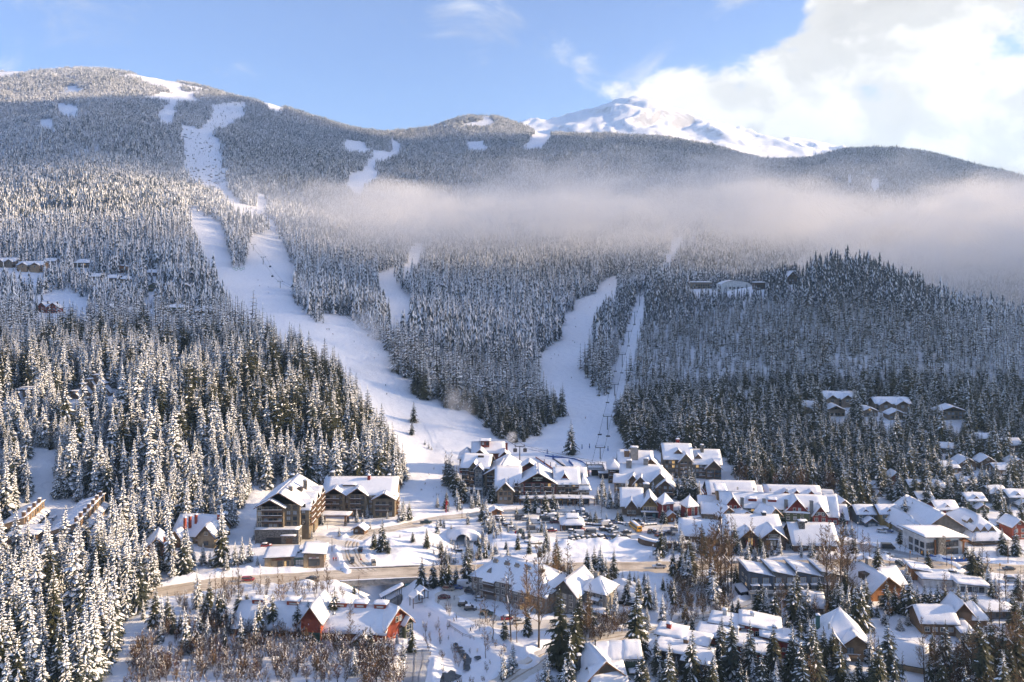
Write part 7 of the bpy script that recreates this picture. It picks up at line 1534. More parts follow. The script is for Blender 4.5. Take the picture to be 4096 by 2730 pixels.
trees('around the tan house at the lower right',[('d',3446,2526,215,1.15),('d',3340,2484,150,1.1),('d',3356,2500,160,1.1),('d',3896,2468,112,1.25),('d',3552,2727,235,1.3),('d',3382,2732,118,1.2),('d',3435,2732,118,1.2),('d',3875,2616,124,1.2),('k',3912,2697,235,1.2),('k',3960,2732,260,1.2),('k',4010,2735,240,1.2),('k',4070,2735,250,1.2),('k',3270,2736,160,1.2),('h',3540,2500,60,1.8),('h',3600,2520,56,1.8),('h',3630,2500,50,1.8),('h',3850,2640,60,1.6),('d',3965,2388,76,1.2),('k',4060,2520,150,1.2),('k',4090,2640,190,1.2)])
trees('before the dark timber store',[('h',2961,2221,64,1.4),('h',2990,2251,84,1.4),('h',3053,2247,80,1.4),('h',3087,2221,54,1.4),('h',3116,2221,74,1.4),('h',3168,2196,78,1.4),('h',3205,2210,54,1.3),('h',3246,2229,74,1.3),('h',3050,2200,54,1.2),('s',2632,2240,44),('d',2700,2200,50),('s',2600,2230,14),('h',2735,2190,60,1.2),('h',3020,2246,60,1.4)])
trees('beside the pale community building',[('d',3599,2176,64,1.4),('k',3673,2203,68,1.5),('s',3992,2226,30),('d',3906,2102,64,1.2),('d',3938,2098,84,1.2),('d',4010,2120,110,1.2),('d',4040,2100,90),('h',3748,2080,36)])
trees('among the coloured houses on the bank',[('d',3324,2092,86,1.2),('d',3370,2100,70,1.1),('d',3412,2040,110,1.1),('d',3470,2030,120,1.1),('d',3500,2050,90),('d',3620,2108,130,1.2),('d',3650,2100,100,1.1),('h',3716,2098,76,1.2),('d',3560,2000,120,1.1),('d',3600,2020,130,1.1),('d',3625,2040,100),('d',3840,2010,120,1.1),('d',3860,2060,80),('d',3920,1980,110,1.1),('d',3950,2010,90),('h',4040,1990,100,1.1),('d',4020,2080,90),('d',3440,1990,110),('d',3520,1960,110),('d',3690,1960,90),('d',3800,1960,100),('d',3980,1970,90),('d',4085,2090,100,1.1),('d',3770,1930,90),('d',3880,1930,80),('h',3960,1950,90),('d',3346,2052,80),('d',3390,1990,100)])
# ---- bare trees
trees('rising before the grey apartment block',[('b',2155,2592,425,1.1),('b',2106,2527,310),('b',2044,2565,340),('b',2118,2530,280),('b',2266,2400,240,1.1),('b',2215,2382,230),('b',2240,2396,200),('p',1918,2488,125),('p',1941,2491,140),('p',1970,2556,205),('p',2069,2572,195),('b',2343,2556,200),('b',2358,2553,220),('p',1761,2564,120),('b',2175,2300,120),('b',2190,2310,130)])
trees('in the golden grove before the timber store',[('b',2883,2344,340,1.2),('b',2831,2406,300,1.1),('b',2840,2406,310),('b',2913,2373,310),('b',2922,2388,330,0.9),('b',2861,2337,260,1.3),('b',2809,2330,230,1.2),('b',2900,2330,250,1.3),('b',2870,2350,300,1.2),('b',2845,2330,200,1.4),('p',2780,2330,130),('p',2980,2200,110)])
trees('standing before the timber hall',[('b',3312,2444,345,1.0),('b',3331,2374,290),('b',3353,2389,300),('b',3375,2337,270,1.2),('b',3393,2447,340,0.9),('b',3420,2340,230,1.3),('b',3300,2360,260,1.1),('p',3480,2300,110),('p',3520,2290,120)])
trees('at the bottom right corner',[('b',3700,2732,260,1.0),('b',3742,2732,240,0.9),('b',3758,2730,200,0.8),('b',3785,2728,210,0.8),('b',3880,2735,240,1.2),('b',3935,2735,260,1.3),('b',3990,2735,290,1.3),('b',4040,2735,300,1.3),('b',4080,2735,300,1.3),('b',3820,2735,150)])
trees('along the highway embankment',[('p',882,2402,140),('p',900,2398,130),('b',957,2390,160),('p',1041,2374,96),('p',1118,2396,136),('p',1267,2378,126),('b',1311,2366,140,1.2),('p',1435,2376,100),('p',860,2410,140),('p',925,2396,120),('p',840,2420,130),('p',1180,2390,80)],0.0)
trees('by the community building and highway',[('p',3640,2276,60),('p',3670,2280,70),('p',3560,2290,80),('p',3730,2300,60),('p',3600,2210,70),('p',3620,2215,64),('p',3650,2222,56),('b',3455,2240,120,1.2),('b',3480,2230,100,1.2)])
# ---- thickets that nobody could count
def thicket(label,poly,n,s0,s1,kinds,zoff=0.0):
    P=[tuple(ground_flat(*p,zoff))[:2] for p in poly]; xs=[p[0] for p in P]; ys_=[p[1] for p in P]
    x=rng.uniform(min(xs),max(xs),n*3); y=rng.uniform(min(ys_),max(ys_),n*3); ok=inpoly(x,y,P)
    x,y=x[ok][:n],y[ok][:n]; z=height(x,y); s=rng.uniform(s0,s1,len(x))
    scatter('undergrowth',label,np.stack([x,y,z-0.1],1),np.stack([s*rng.uniform(0.8,1.3,len(x)),s*rng.uniform(0.8,1.3,len(x)),s],1),rng.choice(kinds,len(x)),BUSHC,0.08)
thicket('dense brown thicket of frosted shrubs in the lower left',[(540,2640),(640,2560),(880,2520),(1020,2545),(1260,2590),(1500,2640),(1560,2760),(480,2800)],520,0.4,1.0,[0,1,1,2,3,3,3],-2.5)
thicket('brown scrub along the barn and driveway',[(1440,2600),(1540,2640),(1620,2690),(1600,2800),(1440,2800)],70,0.5,1.1,[0,1,2,3],-2.5)
thicket('thin scrub on the highway embankment',[(700,2400),(1000,2360),(1350,2345),(1380,2400),(1000,2420),(720,2470)],90,0.3,0.8,[1,2,3,3])
thicket('snowy scrub along the creek',[(1720,2180),(1960,2140),(2000,2220),(1900,2290),(1780,2290)],60,0.25,0.6,[1,2,3,4])
thicket('golden scrub beneath the grove',[(2690,2330),(2900,2330),(2940,2400),(2880,2480),(2760,2500),(2640,2470)],170,0.35,0.9,[1,2,2,3])
thicket('twiggy scrub by the street below the apartment block',[(2330,2500),(2480,2470),(2560,2500),(2440,2560),(2340,2570)],70,0.4,0.9,[1,2,3])
thicket('scrub at the bottom right corner',[(3780,2640),(4096,2560),(4200,2800),(3760,2800)],140,0.6,1.3,[0,1,2,2])
thicket('scrub beneath the tall bare trees by the timber hall',[(3260,2280),(3460,2270),(3440,2420),(3300,2440)],60,0.3,0.8,[1,2,3])
thicket('low scrub along the creek bed and footpath',[(1680,2400),(1860,2430),(2060,2560),(2060,2730),(1850,2760),(1700,2600)],60,0.25,0.6,[1,2,3],-2)
thicket('dotted saplings on the open runs above the lodge',[(1660,1900),(1760,1850),(1800,2020),(1700,2040)],14,0.12,0.3,[1,2,3])
thicket('reddish bare wood at the edge of the dark forest',[(2870,1930),(3300,1930),(3360,1990),(3000,1960)],60,0.9,2.0,[0,0,1,2])
trees('rising from the lower left thicket',[('p',620,2640,110),('p',700,2600,100),('p',780,2620,120),('p',860,2600,110),('p',940,2640,130),('p',1020,2620,110),('p',1100,2660,130),('p',1180,2640,120),('p',1260,2680,140),('p',1330,2700,130),('p',1130,2710,140),('p',980,2715,130),('p',840,2710,120),('b',1405,2640,170),('p',720,2690,120)],-2.5)

def grove(label,poly,n,s0,s1,kinds,zoff=0.0):
    P=[tuple(ground_flat(*p,zoff))[:2] for p in poly]; xs=[p[0] for p in P]; ys_=[p[1] for p in P]
    x=rng.uniform(min(xs),max(xs),n*4); y=rng.uniform(min(ys_),max(ys_),n*4); ok=inpoly(x,y,P); x,y=x[ok][:n],y[ok][:n]
    scatter('woodland',label,np.stack([x,y,height(x,y)-0.2],1),rng.uniform(s0,s1,len(x)),rng.choice(kinds,len(x)),NEARC)
grove('dense snowy firs crowding the very bottom right',[(2560,2700),(3300,2700),(3300,2860),(2560,2860)],15,0.35,0.95,[4,5,6,7])
grove('dense firs along the bottom edge right of the tan house',[(3500,2690),(4150,2690),(4150,2860),(3500,2860)],16,0.35,1.0,[4,5,7,8])
grove('young firs between barn and thicket',[(560,2500),(860,2440),(1000,2520),(1300,2580),(1000,2640),(600,2640)],26,0.3,0.7,[4,5,0,1],-2.5)
grove('firs between the coloured houses and the dark hill',[(3330,1985),(4100,1930),(4120,2060),(3850,2040),(3600,2060),(3380,2060)],46,0.5,1.0,[4,5,6,7])
grove('snowy young firs scattered between store and highway',[(2560,2210),(3350,2212),(3350,2240),(2560,2240)],14,0.15,0.35,[0,1,4])
grove('snowy young firs scattered around the creek',[(1700,2200),(2250,2190),(2250,2255),(1750,2262)],20,0.15,0.40,[0,4,5])
grove('snowy young firs around the apartment block',[(2280,2320),(2640,2330),(2700,2460),(2500,2520),(2300,2440)],18,0.25,0.6,[0,4,5])

FILLC=src_collection('bare_fill',[joined(b) for b in BARE+POLE])
def village_fill(label,poly,n,coll,kinds,s0,s1,name='woodland',seed=1):
    P=[tuple(ground_flat(*p))[:2] for p in poly]; xs=[p[0] for p in P]; ys_=[p[1] for p in P]; r_=np.random.default_rng(seed)
    x=r_.uniform(min(xs),max(xs),n*8); y=r_.uniform(min(ys_),max(ys_),n*8); ok=inpoly(x,y,P)&~inpoly(x,y,PARK)&(fbm(x/18,y/18,2,99)>-0.1)
    for (a,b,r) in FOOT:
        if 230<b<480: ok&=np.hypot(x-a,y-b)>r
    for r in ROADS.values(): ok&=polyd(x,y,r['pl'])[0]>r['w']/2+2.0
    x,y=x[ok][:n],y[ok][:n]; s=r_.uniform(s0,s1,len(x))*r_.uniform(0.7,1.15,len(x))
    scatter(name,label,np.stack([x,y,height(x,y)-0.15],1),np.stack([s*1.12,s*1.12,s],1),r_.choice(kinds,len(x)),coll)
village_fill('young snowy firs filling the gaps between the village houses',[(1740,2320),(2560,2200),(4150,2200),(4250,2800),(2100,2800),(1900,2560)],150,NEARC,[0,1,4,5,6,7],0.25,0.75,seed=5)
village_fill('young snowy firs among the upper lodges and shops',[(1700,2000),(2420,1960),(3350,1960),(3420,2170),(2900,2120),(1960,2180),(1640,2120)],60,NEARC,[0,1,2,4],0.18,0.42,seed=6)
village_fill('slender leafless trees filling the gaps between the village houses',[(1740,2320),(2560,2200),(4150,2200),(4250,2800),(2100,2800),(1900,2560)],120,FILLC,[0,1,2,3,4,5,4,5],0.3,0.85,seed=7)
# ================================================================ BRIDGE, CULVERT, CREEK, STREET FURNITURE, LIFTS, PEOPLE
pmat('graffiti_teal',(0.10,0.36,0.36),0.7,0.25,1.2,col2=(0.16,0.19,0.19)); pmat('plastic_blue',(0.02,0.10,0.38),0.5,0.1,1); pmat('net_orange',(0.45,0.12,0.05),0.7,0.1,1); pmat('banner_yellow',(0.65,0.40,0.03),0.7,0.1,2); pmat('banner_white',(0.7,0.7,0.7),0.7,0.05,2)
pmat('sign_red',(0.45,0.02,0.02),0.5,0.05,2); pmat('signal_amber',(0.55,0.25,0.02),0.5,0.05,2); pmat('ring_green',(0.12,0.30,0.10),0.6,0.05,2); pmat('water',(0.010,0.013,0.016),0.08,0.1,1,spec=0.6); pmat('culvert_steel',(0.05,0.05,0.052),0.6,0.2,3)
def bridge():
    a=Vector(min(ROADS['highway']['pl'],key=lambda p:abs(p[0]-(BRIDGE.x-16)))); b=Vector(min(ROADS['highway']['pl'],key=lambda p:abs(p[0]-(BRIDGE.x+16))))
    c=(a+b)/2; rz=math.atan2(b.y-a.y,b.x-a.x); L=(b-a).length+4
    o=empty('road_bridge','concrete highway bridge over the creek with teal graffiti on its abutments','bridge',(c.x,c.y,0),rz)
    d=MB().mat('concrete'); d.box(-L/2,L/2,-6.9,6.9,-1.0,-0.16); d.obj('deck',o)
    for y in (-6.7,6.7):
        g=MB().mat('concrete'); g.box(-L/2,L/2,y-0.25,y+0.25,-1.9,0.45); go=g.obj('girder',o); s=MB().mat('snow_roof'); pillow(s,[(-L/2,y-.35,0.45),(L/2,y-.35,0.45),(L/2,y+.35,0.45),(-L/2,y+.35,0.45)],0.3,16,3,False,4); s.obj('snow',go,True)
    for s in (-1,1):
        w=MB().mat('concrete'); w.box(s*11.5-1.2,s*11.5+1.2,-6.6,6.6,-9,-1.0); wo=w.obj('abutment',o)
        gr=MB().mat('graffiti_teal'); gr.box(s*11.5-1.25,s*11.5+1.25,-6.66,-6.55,-5.0,-1.95); gr.obj('graffiti',wo)
    # covered stairway down to the path
    p0=ground_flat(1622,2306,1.5); o=empty('covered_stairway','covered stairway with slanted snowy roof beside the bridge','stairway',(p0.x-4.0,p0.y-11,-3.5),R(24))
    b=MB().mat('wall_charcoal'); q=[(-4.6,-1.6,2.2),(4.6,-1.6,5.6),(4.6,1.6,5.6),(-4.6,1.6,2.2)]; b.add(q+[(x,y,z-0.25) for x,y,z in q],[(0,1,2,3),(7,6,5,4),(0,4,5,1),(1,5,6,2),(2,6,7,3),(3,7,4,0)]); r=b.obj('roof',o)
    s=MB().mat('snow_roof'); pillow(s,[(x,y,z+.02) for x,y,z in q],0.6,9,5,False,8); s.obj('snow',r,True)
    for x in (-3.6,-2.8,2.2,3.6):
        for y in (-1.3,1.3): m=MB().mat('black_metal'); m.box(x-.1,x+.1,y-.1,y+.1,-2.5,2.4+(x+4.6)*0.37); m.obj('post',o)
    st=MB().mat('concrete')
    for k in range(12): st.box(-4.4+k*0.72,-3.68+k*0.72,-1.1,1.1,-2.4,-1.6+k*0.27)
    st.obj('steps',o)
    for i,(px,py,lb) in enumerate(((1664,2414,'lower gabled picnic shelter on dark posts near the bridge'),(1688,2398,'upper gabled picnic shelter on dark posts near the bridge'))):
        p=ground_flat(px,py,-1.0); p.z=gz(p.x,p.y); o=empty('picnic_shelter',lb,'shelter',p,R(30),'picnic shelters')
        for x in (-1.8,1.8):
            for y in (-1.6,1.6): m=MB().mat('wall_darkbrown'); m.box(x-.12,x+.12,y-.12,y+.12,-1,3.0); m.obj('post',o)
        b=MB().mat('roof_deck')
        for sg in (-1,1): b.add([(sg*2.3,-2.2,2.8),(sg*2.3,2.2,2.8),(0,2.2,4.4),(0,-2.2,4.4)],[(0,1,2,3),(3,2,1,0)])
        r=b.obj('roof',o); s=MB().mat('snow_roof'); pillow(s,[(-2.4,2.3,2.82),(-2.4,-2.3,2.82),(0,-2.3,4.42),(0,2.3,4.42)],0.5,6,4,True,i); pillow(s,[(2.4,-2.3,2.82),(2.4,2.3,2.82),(0,2.3,4.42),(0,-2.3,4.42)],0.5,6,4,True,i+9); s.obj('snow',r,True)
        rl=MB().mat('wall_darkbrown'); rl.box(-1.8,1.8,-1.7,-1.6,0.6,0.8); rl.obj('rail',o)
bridge()
def culvert():
    p=ground_flat(1851,2164,-2.2); o=empty('culvert','dark arched steel culvert mouth in a snow mound','tunnel',p,R(-4))
    b=MB().mat('culvert_steel'); n=14; r=3.1
    ring=[(r*math.cos(math.pi*k/n),r*0.92*math.sin(math.pi*k/n)) for k in range(n+1)]
    for (x0,z0),(x1,z1) in zip(ring[:-1],ring[1:]):
        for j in range(8): b.add([(x0,j*1.6,z0),(x1,j*1.6,z1),(x1,(j+1)*1.6,z1),(x0,(j+1)*1.6,z0)],[(0,1,2,3),(3,2,1,0)])
    b.face([(x,12.8,z) for x,z in ring]); b.obj('barrel',o)
    c=MB().mat('culvert_steel'); c.tube([(x,0,z) for x,z in ring],0.16,6); c.obj('rim',o)
    s=MB().mat('snow_roof'); R2=r+3.4; 
    out_=[(R2*1.25*math.cos(math.pi*k/n),R2*0.82*math.sin(math.pi*k/n)-0.6) for k in range(n+1)]
    for k in range(n):
        a,c_,d,e=ring[k],ring[k+1],out_[k+1],out_[k]; s.face([(a[0],-0.05,a[1]+.12),(c_[0],-0.05,c_[1]+.12),(d[0],2.6,d[1]),(e[0],2.6,e[1])]); s.face([(e[0],2.6,e[1]),(d[0],2.6,d[1]),(d[0]*1.5,13,d[1]*0.9-1.5),(e[0]*1.5,13,e[1]*0.9-1.5)])
    s.obj('snow_mound',o,True)
    for (dx,dy,rr) in ((6.2,-1.5,1.2),(7.0,-4,0.9)):
        bm=bmesh.new(); bmesh.ops.create_icosphere(bm,subdivisions=2,radius=rr); rd=random.Random(int(dx*10))
        for v in bm.verts: v.co*=rd.uniform(0.75,1.2)
        me=bpy.data.meshes.new('boulder'); bm.to_mesh(me); bm.free(); me.materials.append(MATS['rock']); q=link('boulder',me,None,(),(p.x+dx,p.y+dy,gz(p.x+dx,p.y+dy)+0.3)); tag(q,('larger' if rr>1 else 'smaller')+' dark boulder beside the culvert mouth','boulder','boulders by the culvert')
    # open water
    w_=MB().mat('water'); rd=random.Random(4)
    for px,py,a,bb in ((1822,2582,1.1,0.7),(1836,2596,1.3,0.6),(1846,2610,1.6,0.9),(1862,2626,2.0,1.2),(1872,2646,1.8,1.6),(1866,2664,1.5,2.0),(1912,2650,1.4,0.7),(1800,2700,3.2,1.5),(1775,2718,3.6,2.0),(1838,2205,2.2,0.7)):
        q=ground_flat(px,py,-4.0); zq=gz(q.x,q.y); n=12; w_.face([(q.x+a*math.cos(6.283*k/n)*rd.uniform(.6,1.2),q.y+bb*2*math.sin(6.283*k/n)*rd.uniform(.6,1.2),zq+0.42) for k in range(n)])
    o=w_.obj('creek_water'); o['kind']='structure'; o['label']='dark open creek water between snow banks'
culvert()
def wall_strip(name,label,pts,h,t,mat,snow=0.5,cat='wall',zb=None):
    P=spline(pts,6); b=MB().mat(mat); s=MB().mat('snow_roof'); P=[Vector(q) for q in P]; o=empty(name,label,cat,P[0])
    def off(i,d):
        dv=P[min(i+1,len(P)-1)]-P[max(i-1,0)]; dv.z=0; dv.normalize(); return P[i]+Vector((-dv.y,dv.x,0))*d-P[0]
    for i in range(len(P)-1):
        a,c,d,e=off(i,-t/2),off(i+1,-t/2),off(i+1,t/2),off(i,t/2); dn=Vector((0,0,-1.5)); up=Vector((0,0,h))
        b.add([tuple(v) for v in (a+dn,c+dn,d+dn,e+dn,a+up,c+up,d+up,e+up)],[(0,1,5,4),(1,2,6,5),(2,3,7,6),(3,0,4,7),(4,5,6,7)])
        if snow: 
            k=1.25; a,c,d,e=off(i,-t/2*k),off(i+1,-t/2*k),off(i+1,t/2*k),off(i,t/2*k); u2=Vector((0,0,h+0.02)); u3=Vector((0,0,h+snow))
            s.add([tuple(v) for v in (a+u2,c+u2,d+u2,e+u2,a*1+u3,c+u3,d+u3,e+u3)],[(0,1,5,4),(2,3,7,6),(4,5,6,7),(1,2,6,5),(3,0,4,7)])
    b.obj('face',o)
    if snow: s.obj('snow',o,True)
    return o
gf=lambda x,y,z=0.0:tuple(ground_flat(x,y,z))
wall_strip('retaining_wall','curved brown retaining wall with snowy top beside the store wing',[gf(2556,2172),gf(2590,2184),gf(2640,2194),gf(2700,2196),gf(2762,2194)],2.6,1.6,'wall_brown',0.7)
wall_strip('retaining_wall','low stone wall under snow between car park and creek',[gf(2098,2176),gf(2130,2182),gf(2168,2178)],1.2,1.0,'stone',0.6)
wall_strip('kerb_planter','dark kerb planter crossing the right side of the car park',[gf(2330,2098),(gf(2390,2104)),gf(2440,2102)],0.8,1.2,'wall_charcoal',0.3)
wall_strip('kerb_planter','long dark kerb planter in front of the yellow shop',[gf(2440,2088),gf(2500,2100),gf(2560,2104),gf(2626,2100)],0.7,1.0,'wall_charcoal',0.3)
wall_strip('snow_fence','blue plastic barrier fence around the pale community building',[gf(3706,2226),gf(3760,2240),gf(3800,2247),gf(3870,2247),gf(3940,2246)],1.2,0.15,'plastic_blue',0.0,'fence')
wall_strip('snow_fence','short blue barrier beside the fir left of the community building',[gf(3668,2212),gf(3690,2216)],1.1,0.15,'plastic_blue',0.0,'fence')
def hitp(px,py): 
    p=at(px,py); p.z=gz(p.x,p.y); return p
def hp(px,py): return tuple(hitp(px,py))
wall_strip('safety_net','blue net fence at the foot of the beginner slope',[hp(2258,1888),hp(2290,1884),hp(2328,1886)],1.6,0.2,'plastic_blue',0.0,'fence')
wall_strip('safety_net','short slanting blue net on the beginner slope',[hp(2275,1848),hp(2284,1858),hp(2293,1868)],1.4,0.2,'plastic_blue',0.0,'fence')
wall_strip('safety_net','long curved pale blue net around the beginner slope',[hp(2180,1826),hp(2240,1832),hp(2300,1840),hp(2342,1860),hp(2346,1890),hp(2334,1910)],0.8,0.12,'plastic_blue',0.0,'fence')
wall_strip('safety_net','thin orange net running down beside the gondola line',[hp(2142,1832),hp(2180,1856),hp(2222,1886)],0.8,0.12,'net_orange',0.0,'fence')
wall_strip('safety_net','dark red fence beside the chairlift station',[hp(2356,1876),hp(2348,1896),hp(2342,1910)],1.6,0.2,'sign_red',0.0,'fence')
def carpet():
    a,b=hitp(2212,1838),hitp(2284,1884); o=empty('conveyor_lift','long dark conveyor lift on the beginner slope','ski lift',a); d=b-a
    m=MB().mat('black_metal'); n=Vector((-d.y,d.x,0)).normalized()*0.5; m.add([tuple(v) for v in (-n,d-n,d+n,n,-n+Vector((0,0,.5)),d-n+Vector((0,0,.5)),d+n+Vector((0,0,.5)),n+Vector((0,0,.5)))],[(4,5,6,7),(0,1,5,4),(2,3,7,6),(1,2,6,5),(3,0,4,7)]); m.obj('belt',o)
    for k in range(14):
        q=MB().mat('net_orange'); c=d*(k+0.5)/14+n*1.6; q.box(c.x-.08,c.x+.08,c.y-.08,c.y+.08,c.z,c.z+1.0); q.obj('marker_post',o)
    for c in (Vector((0,0,0)),d): q=MB().mat('plastic_blue'); q.box(c.x-.5,c.x+.5,c.y-.5,c.y+.5,c.z,c.z+2.6); q.obj('drive_cabinet',o)
carpet()
for i,(px,py) in enumerate(((2189,1816),(2328,1797),(2358,1794),(2177,1858),(2202,1870),(2151,1872),(2224,1878),(2432,1804))):
    p=hitp(px,py); b=MB().mat('wall_charcoal'); b.tube([(0,0,-.5),(0,0,3.2)],0.22,6); b.mat('plastic_blue'); b.tube([(0,0,0),(0,0,1.6)],0.34,8); tag(b.obj('slope_post',None,loc=p),'padded post on the lower slope, %s'%ORD[[2151,2177,2189,2202,2224,2328,2358,2432].index(px)],'post','padded slope posts')
# ---- lifts
def chair_tower(px,py,hp_,lb,group,gond=False):
    p=hitp(px,py); h=max(6.5,hp_/F4*p.y); o=empty('lift_tower',lb,'lift tower',p,0,group)
    m=MB().mat('steel'); m.tube([(0,0,-1),(0,0,h)],[0.42,0.30],8); m.obj('mast',o)
    c=MB().mat('steel'); c.box(-3.2,3.2,-0.25,0.25,h-0.3,h+0.2); c.obj('crossarm',o)
    for x in (-3.0,3.0): s=MB().mat('black_metal'); s.box(x-.25,x+.25,-1.6,1.6,h+0.2,h+0.6); s.obj('sheave_train',o)
    w=MB().mat('steel'); 
    for x in (-3.2,3.2): w.tube([(x,0,h),(x,0,h+1.5)],0.08,4)
    w.tube([(-3.2,0,h+1.5),(3.2,0,h+1.5)],0.08,4); w.obj('catwalk',o); return p,h
def cable(pts,lb,name='lift_cable'):
    b=MB().mat('black_metal'); Q=[]
    for a,c in zip(pts[:-1],pts[1:]):
        a,c=Vector(a),Vector(c)
        for k in range(8): t_=k/8; q=a.lerp(c,t_); q.z-=4*t_*(1-t_)*min(3,(c-a).length*0.012); Q.append(q)
    Q.append(Vector(pts[-1])); b.tube(Q,0.10,4); tag(b.obj(name),lb,'cable')
TW=[(2401,1838,47),(2430,1720,54),(2459,1584,46),(2489,1469,51),(2515,1372,46),(2539,1297,48),(2558,1225,46),(2572,1182,31)]
NUM=['lowest','second lowest','third lowest','fourth lowest','fifth lowest','sixth lowest','seventh lowest','topmost']
tops=[chair_tower(*q,'steel chairlift tower beside the forest, %s of the line'%NUM[i],'chairlift towers') for i,q in enumerate(TW)]
st=hitp(2380,1902)
def station():
    o=empty('lift_station','chairlift base station with snowy canopy and bullwheel frame','ski lift',st)
    b=MB().mat('steel'); 
    for x in (-4,4):
        for y in (-3,4): b.box(x-.25,x+.25,y-.25,y+.25,-1,5.2)
    b.box(-5,5,-4,-3.6,5.0,5.5); b.box(-5,5,4.6,5,5.0,5.5); b.box(-5,-4.6,-4,5,5.0,5.5); b.box(4.6,5,-4,5,5.0,5.5)
    for k in range(5): b.box(-5+k*2.4,-4.7+k*2.4,-3,4.6,6.6,6.9)
    for x in (-5,5): 
        for y in (-4,4.6): b.box(x-.1,x+.1,y-.1,y+.1,5.5,7.0)
    b.obj('frame',o); c=MB().mat('wall_charcoal'); c.box(-5.6,5.6,-4.6,5.2,4.2,4.6); r=c.obj('canopy',o)
    s=MB().mat('snow_roof'); pillow(s,[(-5.6,-4.6,4.6),(5.6,-4.6,4.6),(5.6,5.2,4.6),(-5.6,5.2,4.6)],0.5,8,6,False,2); s.obj('snow',r,True)
    m=MB().mat('black_metal'); m.tube([(0,0,3.2),(0,0,3.5)],2.2,18); m.obj('bullwheel',o); d=MB().mat('wall_charcoal'); d.box(-2,2,-1.5,2.5,-1,2.6); d.obj('machine_house',o)
station()
hut=chalet('lift_hut','small dark lift operator hut right of the chairlift station',2400,2442,1916,3.4,5,'flat',0,'charcoal',0,cat='hut')
for sx in (-3,3): cable([(st.x+sx*0.8,st.y,st.z+5.6)]+[(p.x+sx,p.y,p.z+h+0.5) for p,h in tops],'%s chairlift cable running up beside the dark forest'%('left' if sx<0 else 'right'))
def chair(i,t_,sx):
    a,b=tops[i],tops[i+1]; pa=Vector((a[0].x+sx,a[0].y,a[0].z+a[1]+.5)); pb=Vector((b[0].x+sx,b[0].y,b[0].z+b[1]+.5)); p=pa.lerp(pb,t_); p.z-=1.2
    o=empty('chairlift_chair','empty lift chair on the %s cable above tower %s'%('left' if sx<0 else 'right',['one','two','three','four','five'][i]),'lift chair',p,0,'lift chairs')
    m=MB().mat('steel'); m.tube([(0,0,0.9),(0,0,-1.6)],0.07,5); m.obj('hanger',o); s=MB().mat('black_metal'); s.box(-1.4,1.4,-.25,.25,-2.2,-2.05); s.box(-1.4,1.4,.2,.28,-2.05,-1.4); s.obj('seat',o)
for i in range(5): chair(i,0.5,-3); chair(i,0.45,3)
def cabin(p,lb):
    o=empty('gondola_cabin',lb,'gondola',p,0,'gondola cabins'); b=MB().mat('car_charcoal'); n=8
    pr=[(-1.1,0.0),(-1.25,0.9),(-1.1,1.9),(-0.8,2.2),(0.8,2.2),(1.1,1.9),(1.25,0.9),(1.1,0.0)]; ext(b,pr,2.0,0.9); b.obj('body',o)
    g=MB().mat('glass'); g.box(-1.28,1.28,-0.8,0.8,1.0,1.8); g.box(-0.9,0.9,-1.02,1.02,1.0,1.8); g.obj('windows',o); h=MB().mat('steel'); h.tube([(0,0,2.2),(0.3,0,3.0),(0,0,4.0)],0.08,5); h.obj('hanger',o)
gp,gh=chair_tower(2079,1852,66,'gondola tower standing behind the maroon gable lodge','gondola towers')
for x in (-3.0,3.4): cabin(Vector((gp.x+x,gp.y,gp.z+gh-3.6)),'dark gondola cabin hanging %s of the tower behind the lodge'%('left' if x<0 else 'right'))
G2=[(1557,1424,44),(1347,1256,30),(1121,1153,26),(1053,1058,28),(1013,1004,24)]
gt=[(gp,gh)]+[chair_tower(*q,'gondola tower on the left ski run, %s of them'%NUM[i],'gondola towers') for i,q in enumerate(G2)]
for sx in (-3,3): cable([(gp.x+52+sx,gp.y-18,gp.z+4)]+[(p.x+sx,p.y,p.z+h+.5) for p,h in gt],'%s gondola cable up the left ski run'%('left' if sx<0 else 'right'))
for i in range(1,5):
    a,b=gt[i],gt[i+1] if i<4 else gt[i]
    for k,(t_,sx) in enumerate(((0.3,-3),(0.7,3))):
        if i==4: break
        pa=Vector((a[0].x+sx,a[0].y,a[0].z+a[1])); pb=Vector((b[0].x+sx,b[0].y,b[0].z+b[1])); q=pa.lerp(pb,t_); q.z-=4.6; cabin(q,'gondola cabin on the %s cable above the %s run tower'%('left' if sx<0 else 'right',NUM[i-1]))
# ---- ring emblem on the slope
p=hitp(956,1086); o=empty('ring_emblem','green five ring emblem lying on the left ski run','sign',p)
for k in range(5):
    b=MB().mat('ring_green'); cx_=-6.5+3.25*k; cz=4.0 if k%2==0 else 2.5; b.tube([(cx_+1.5*math.cos(6.283*j/16),-1.0,cz+1.5*math.sin(6.283*j/16)) for j in range(17)],0.22,5,False); b.obj('ring',o)
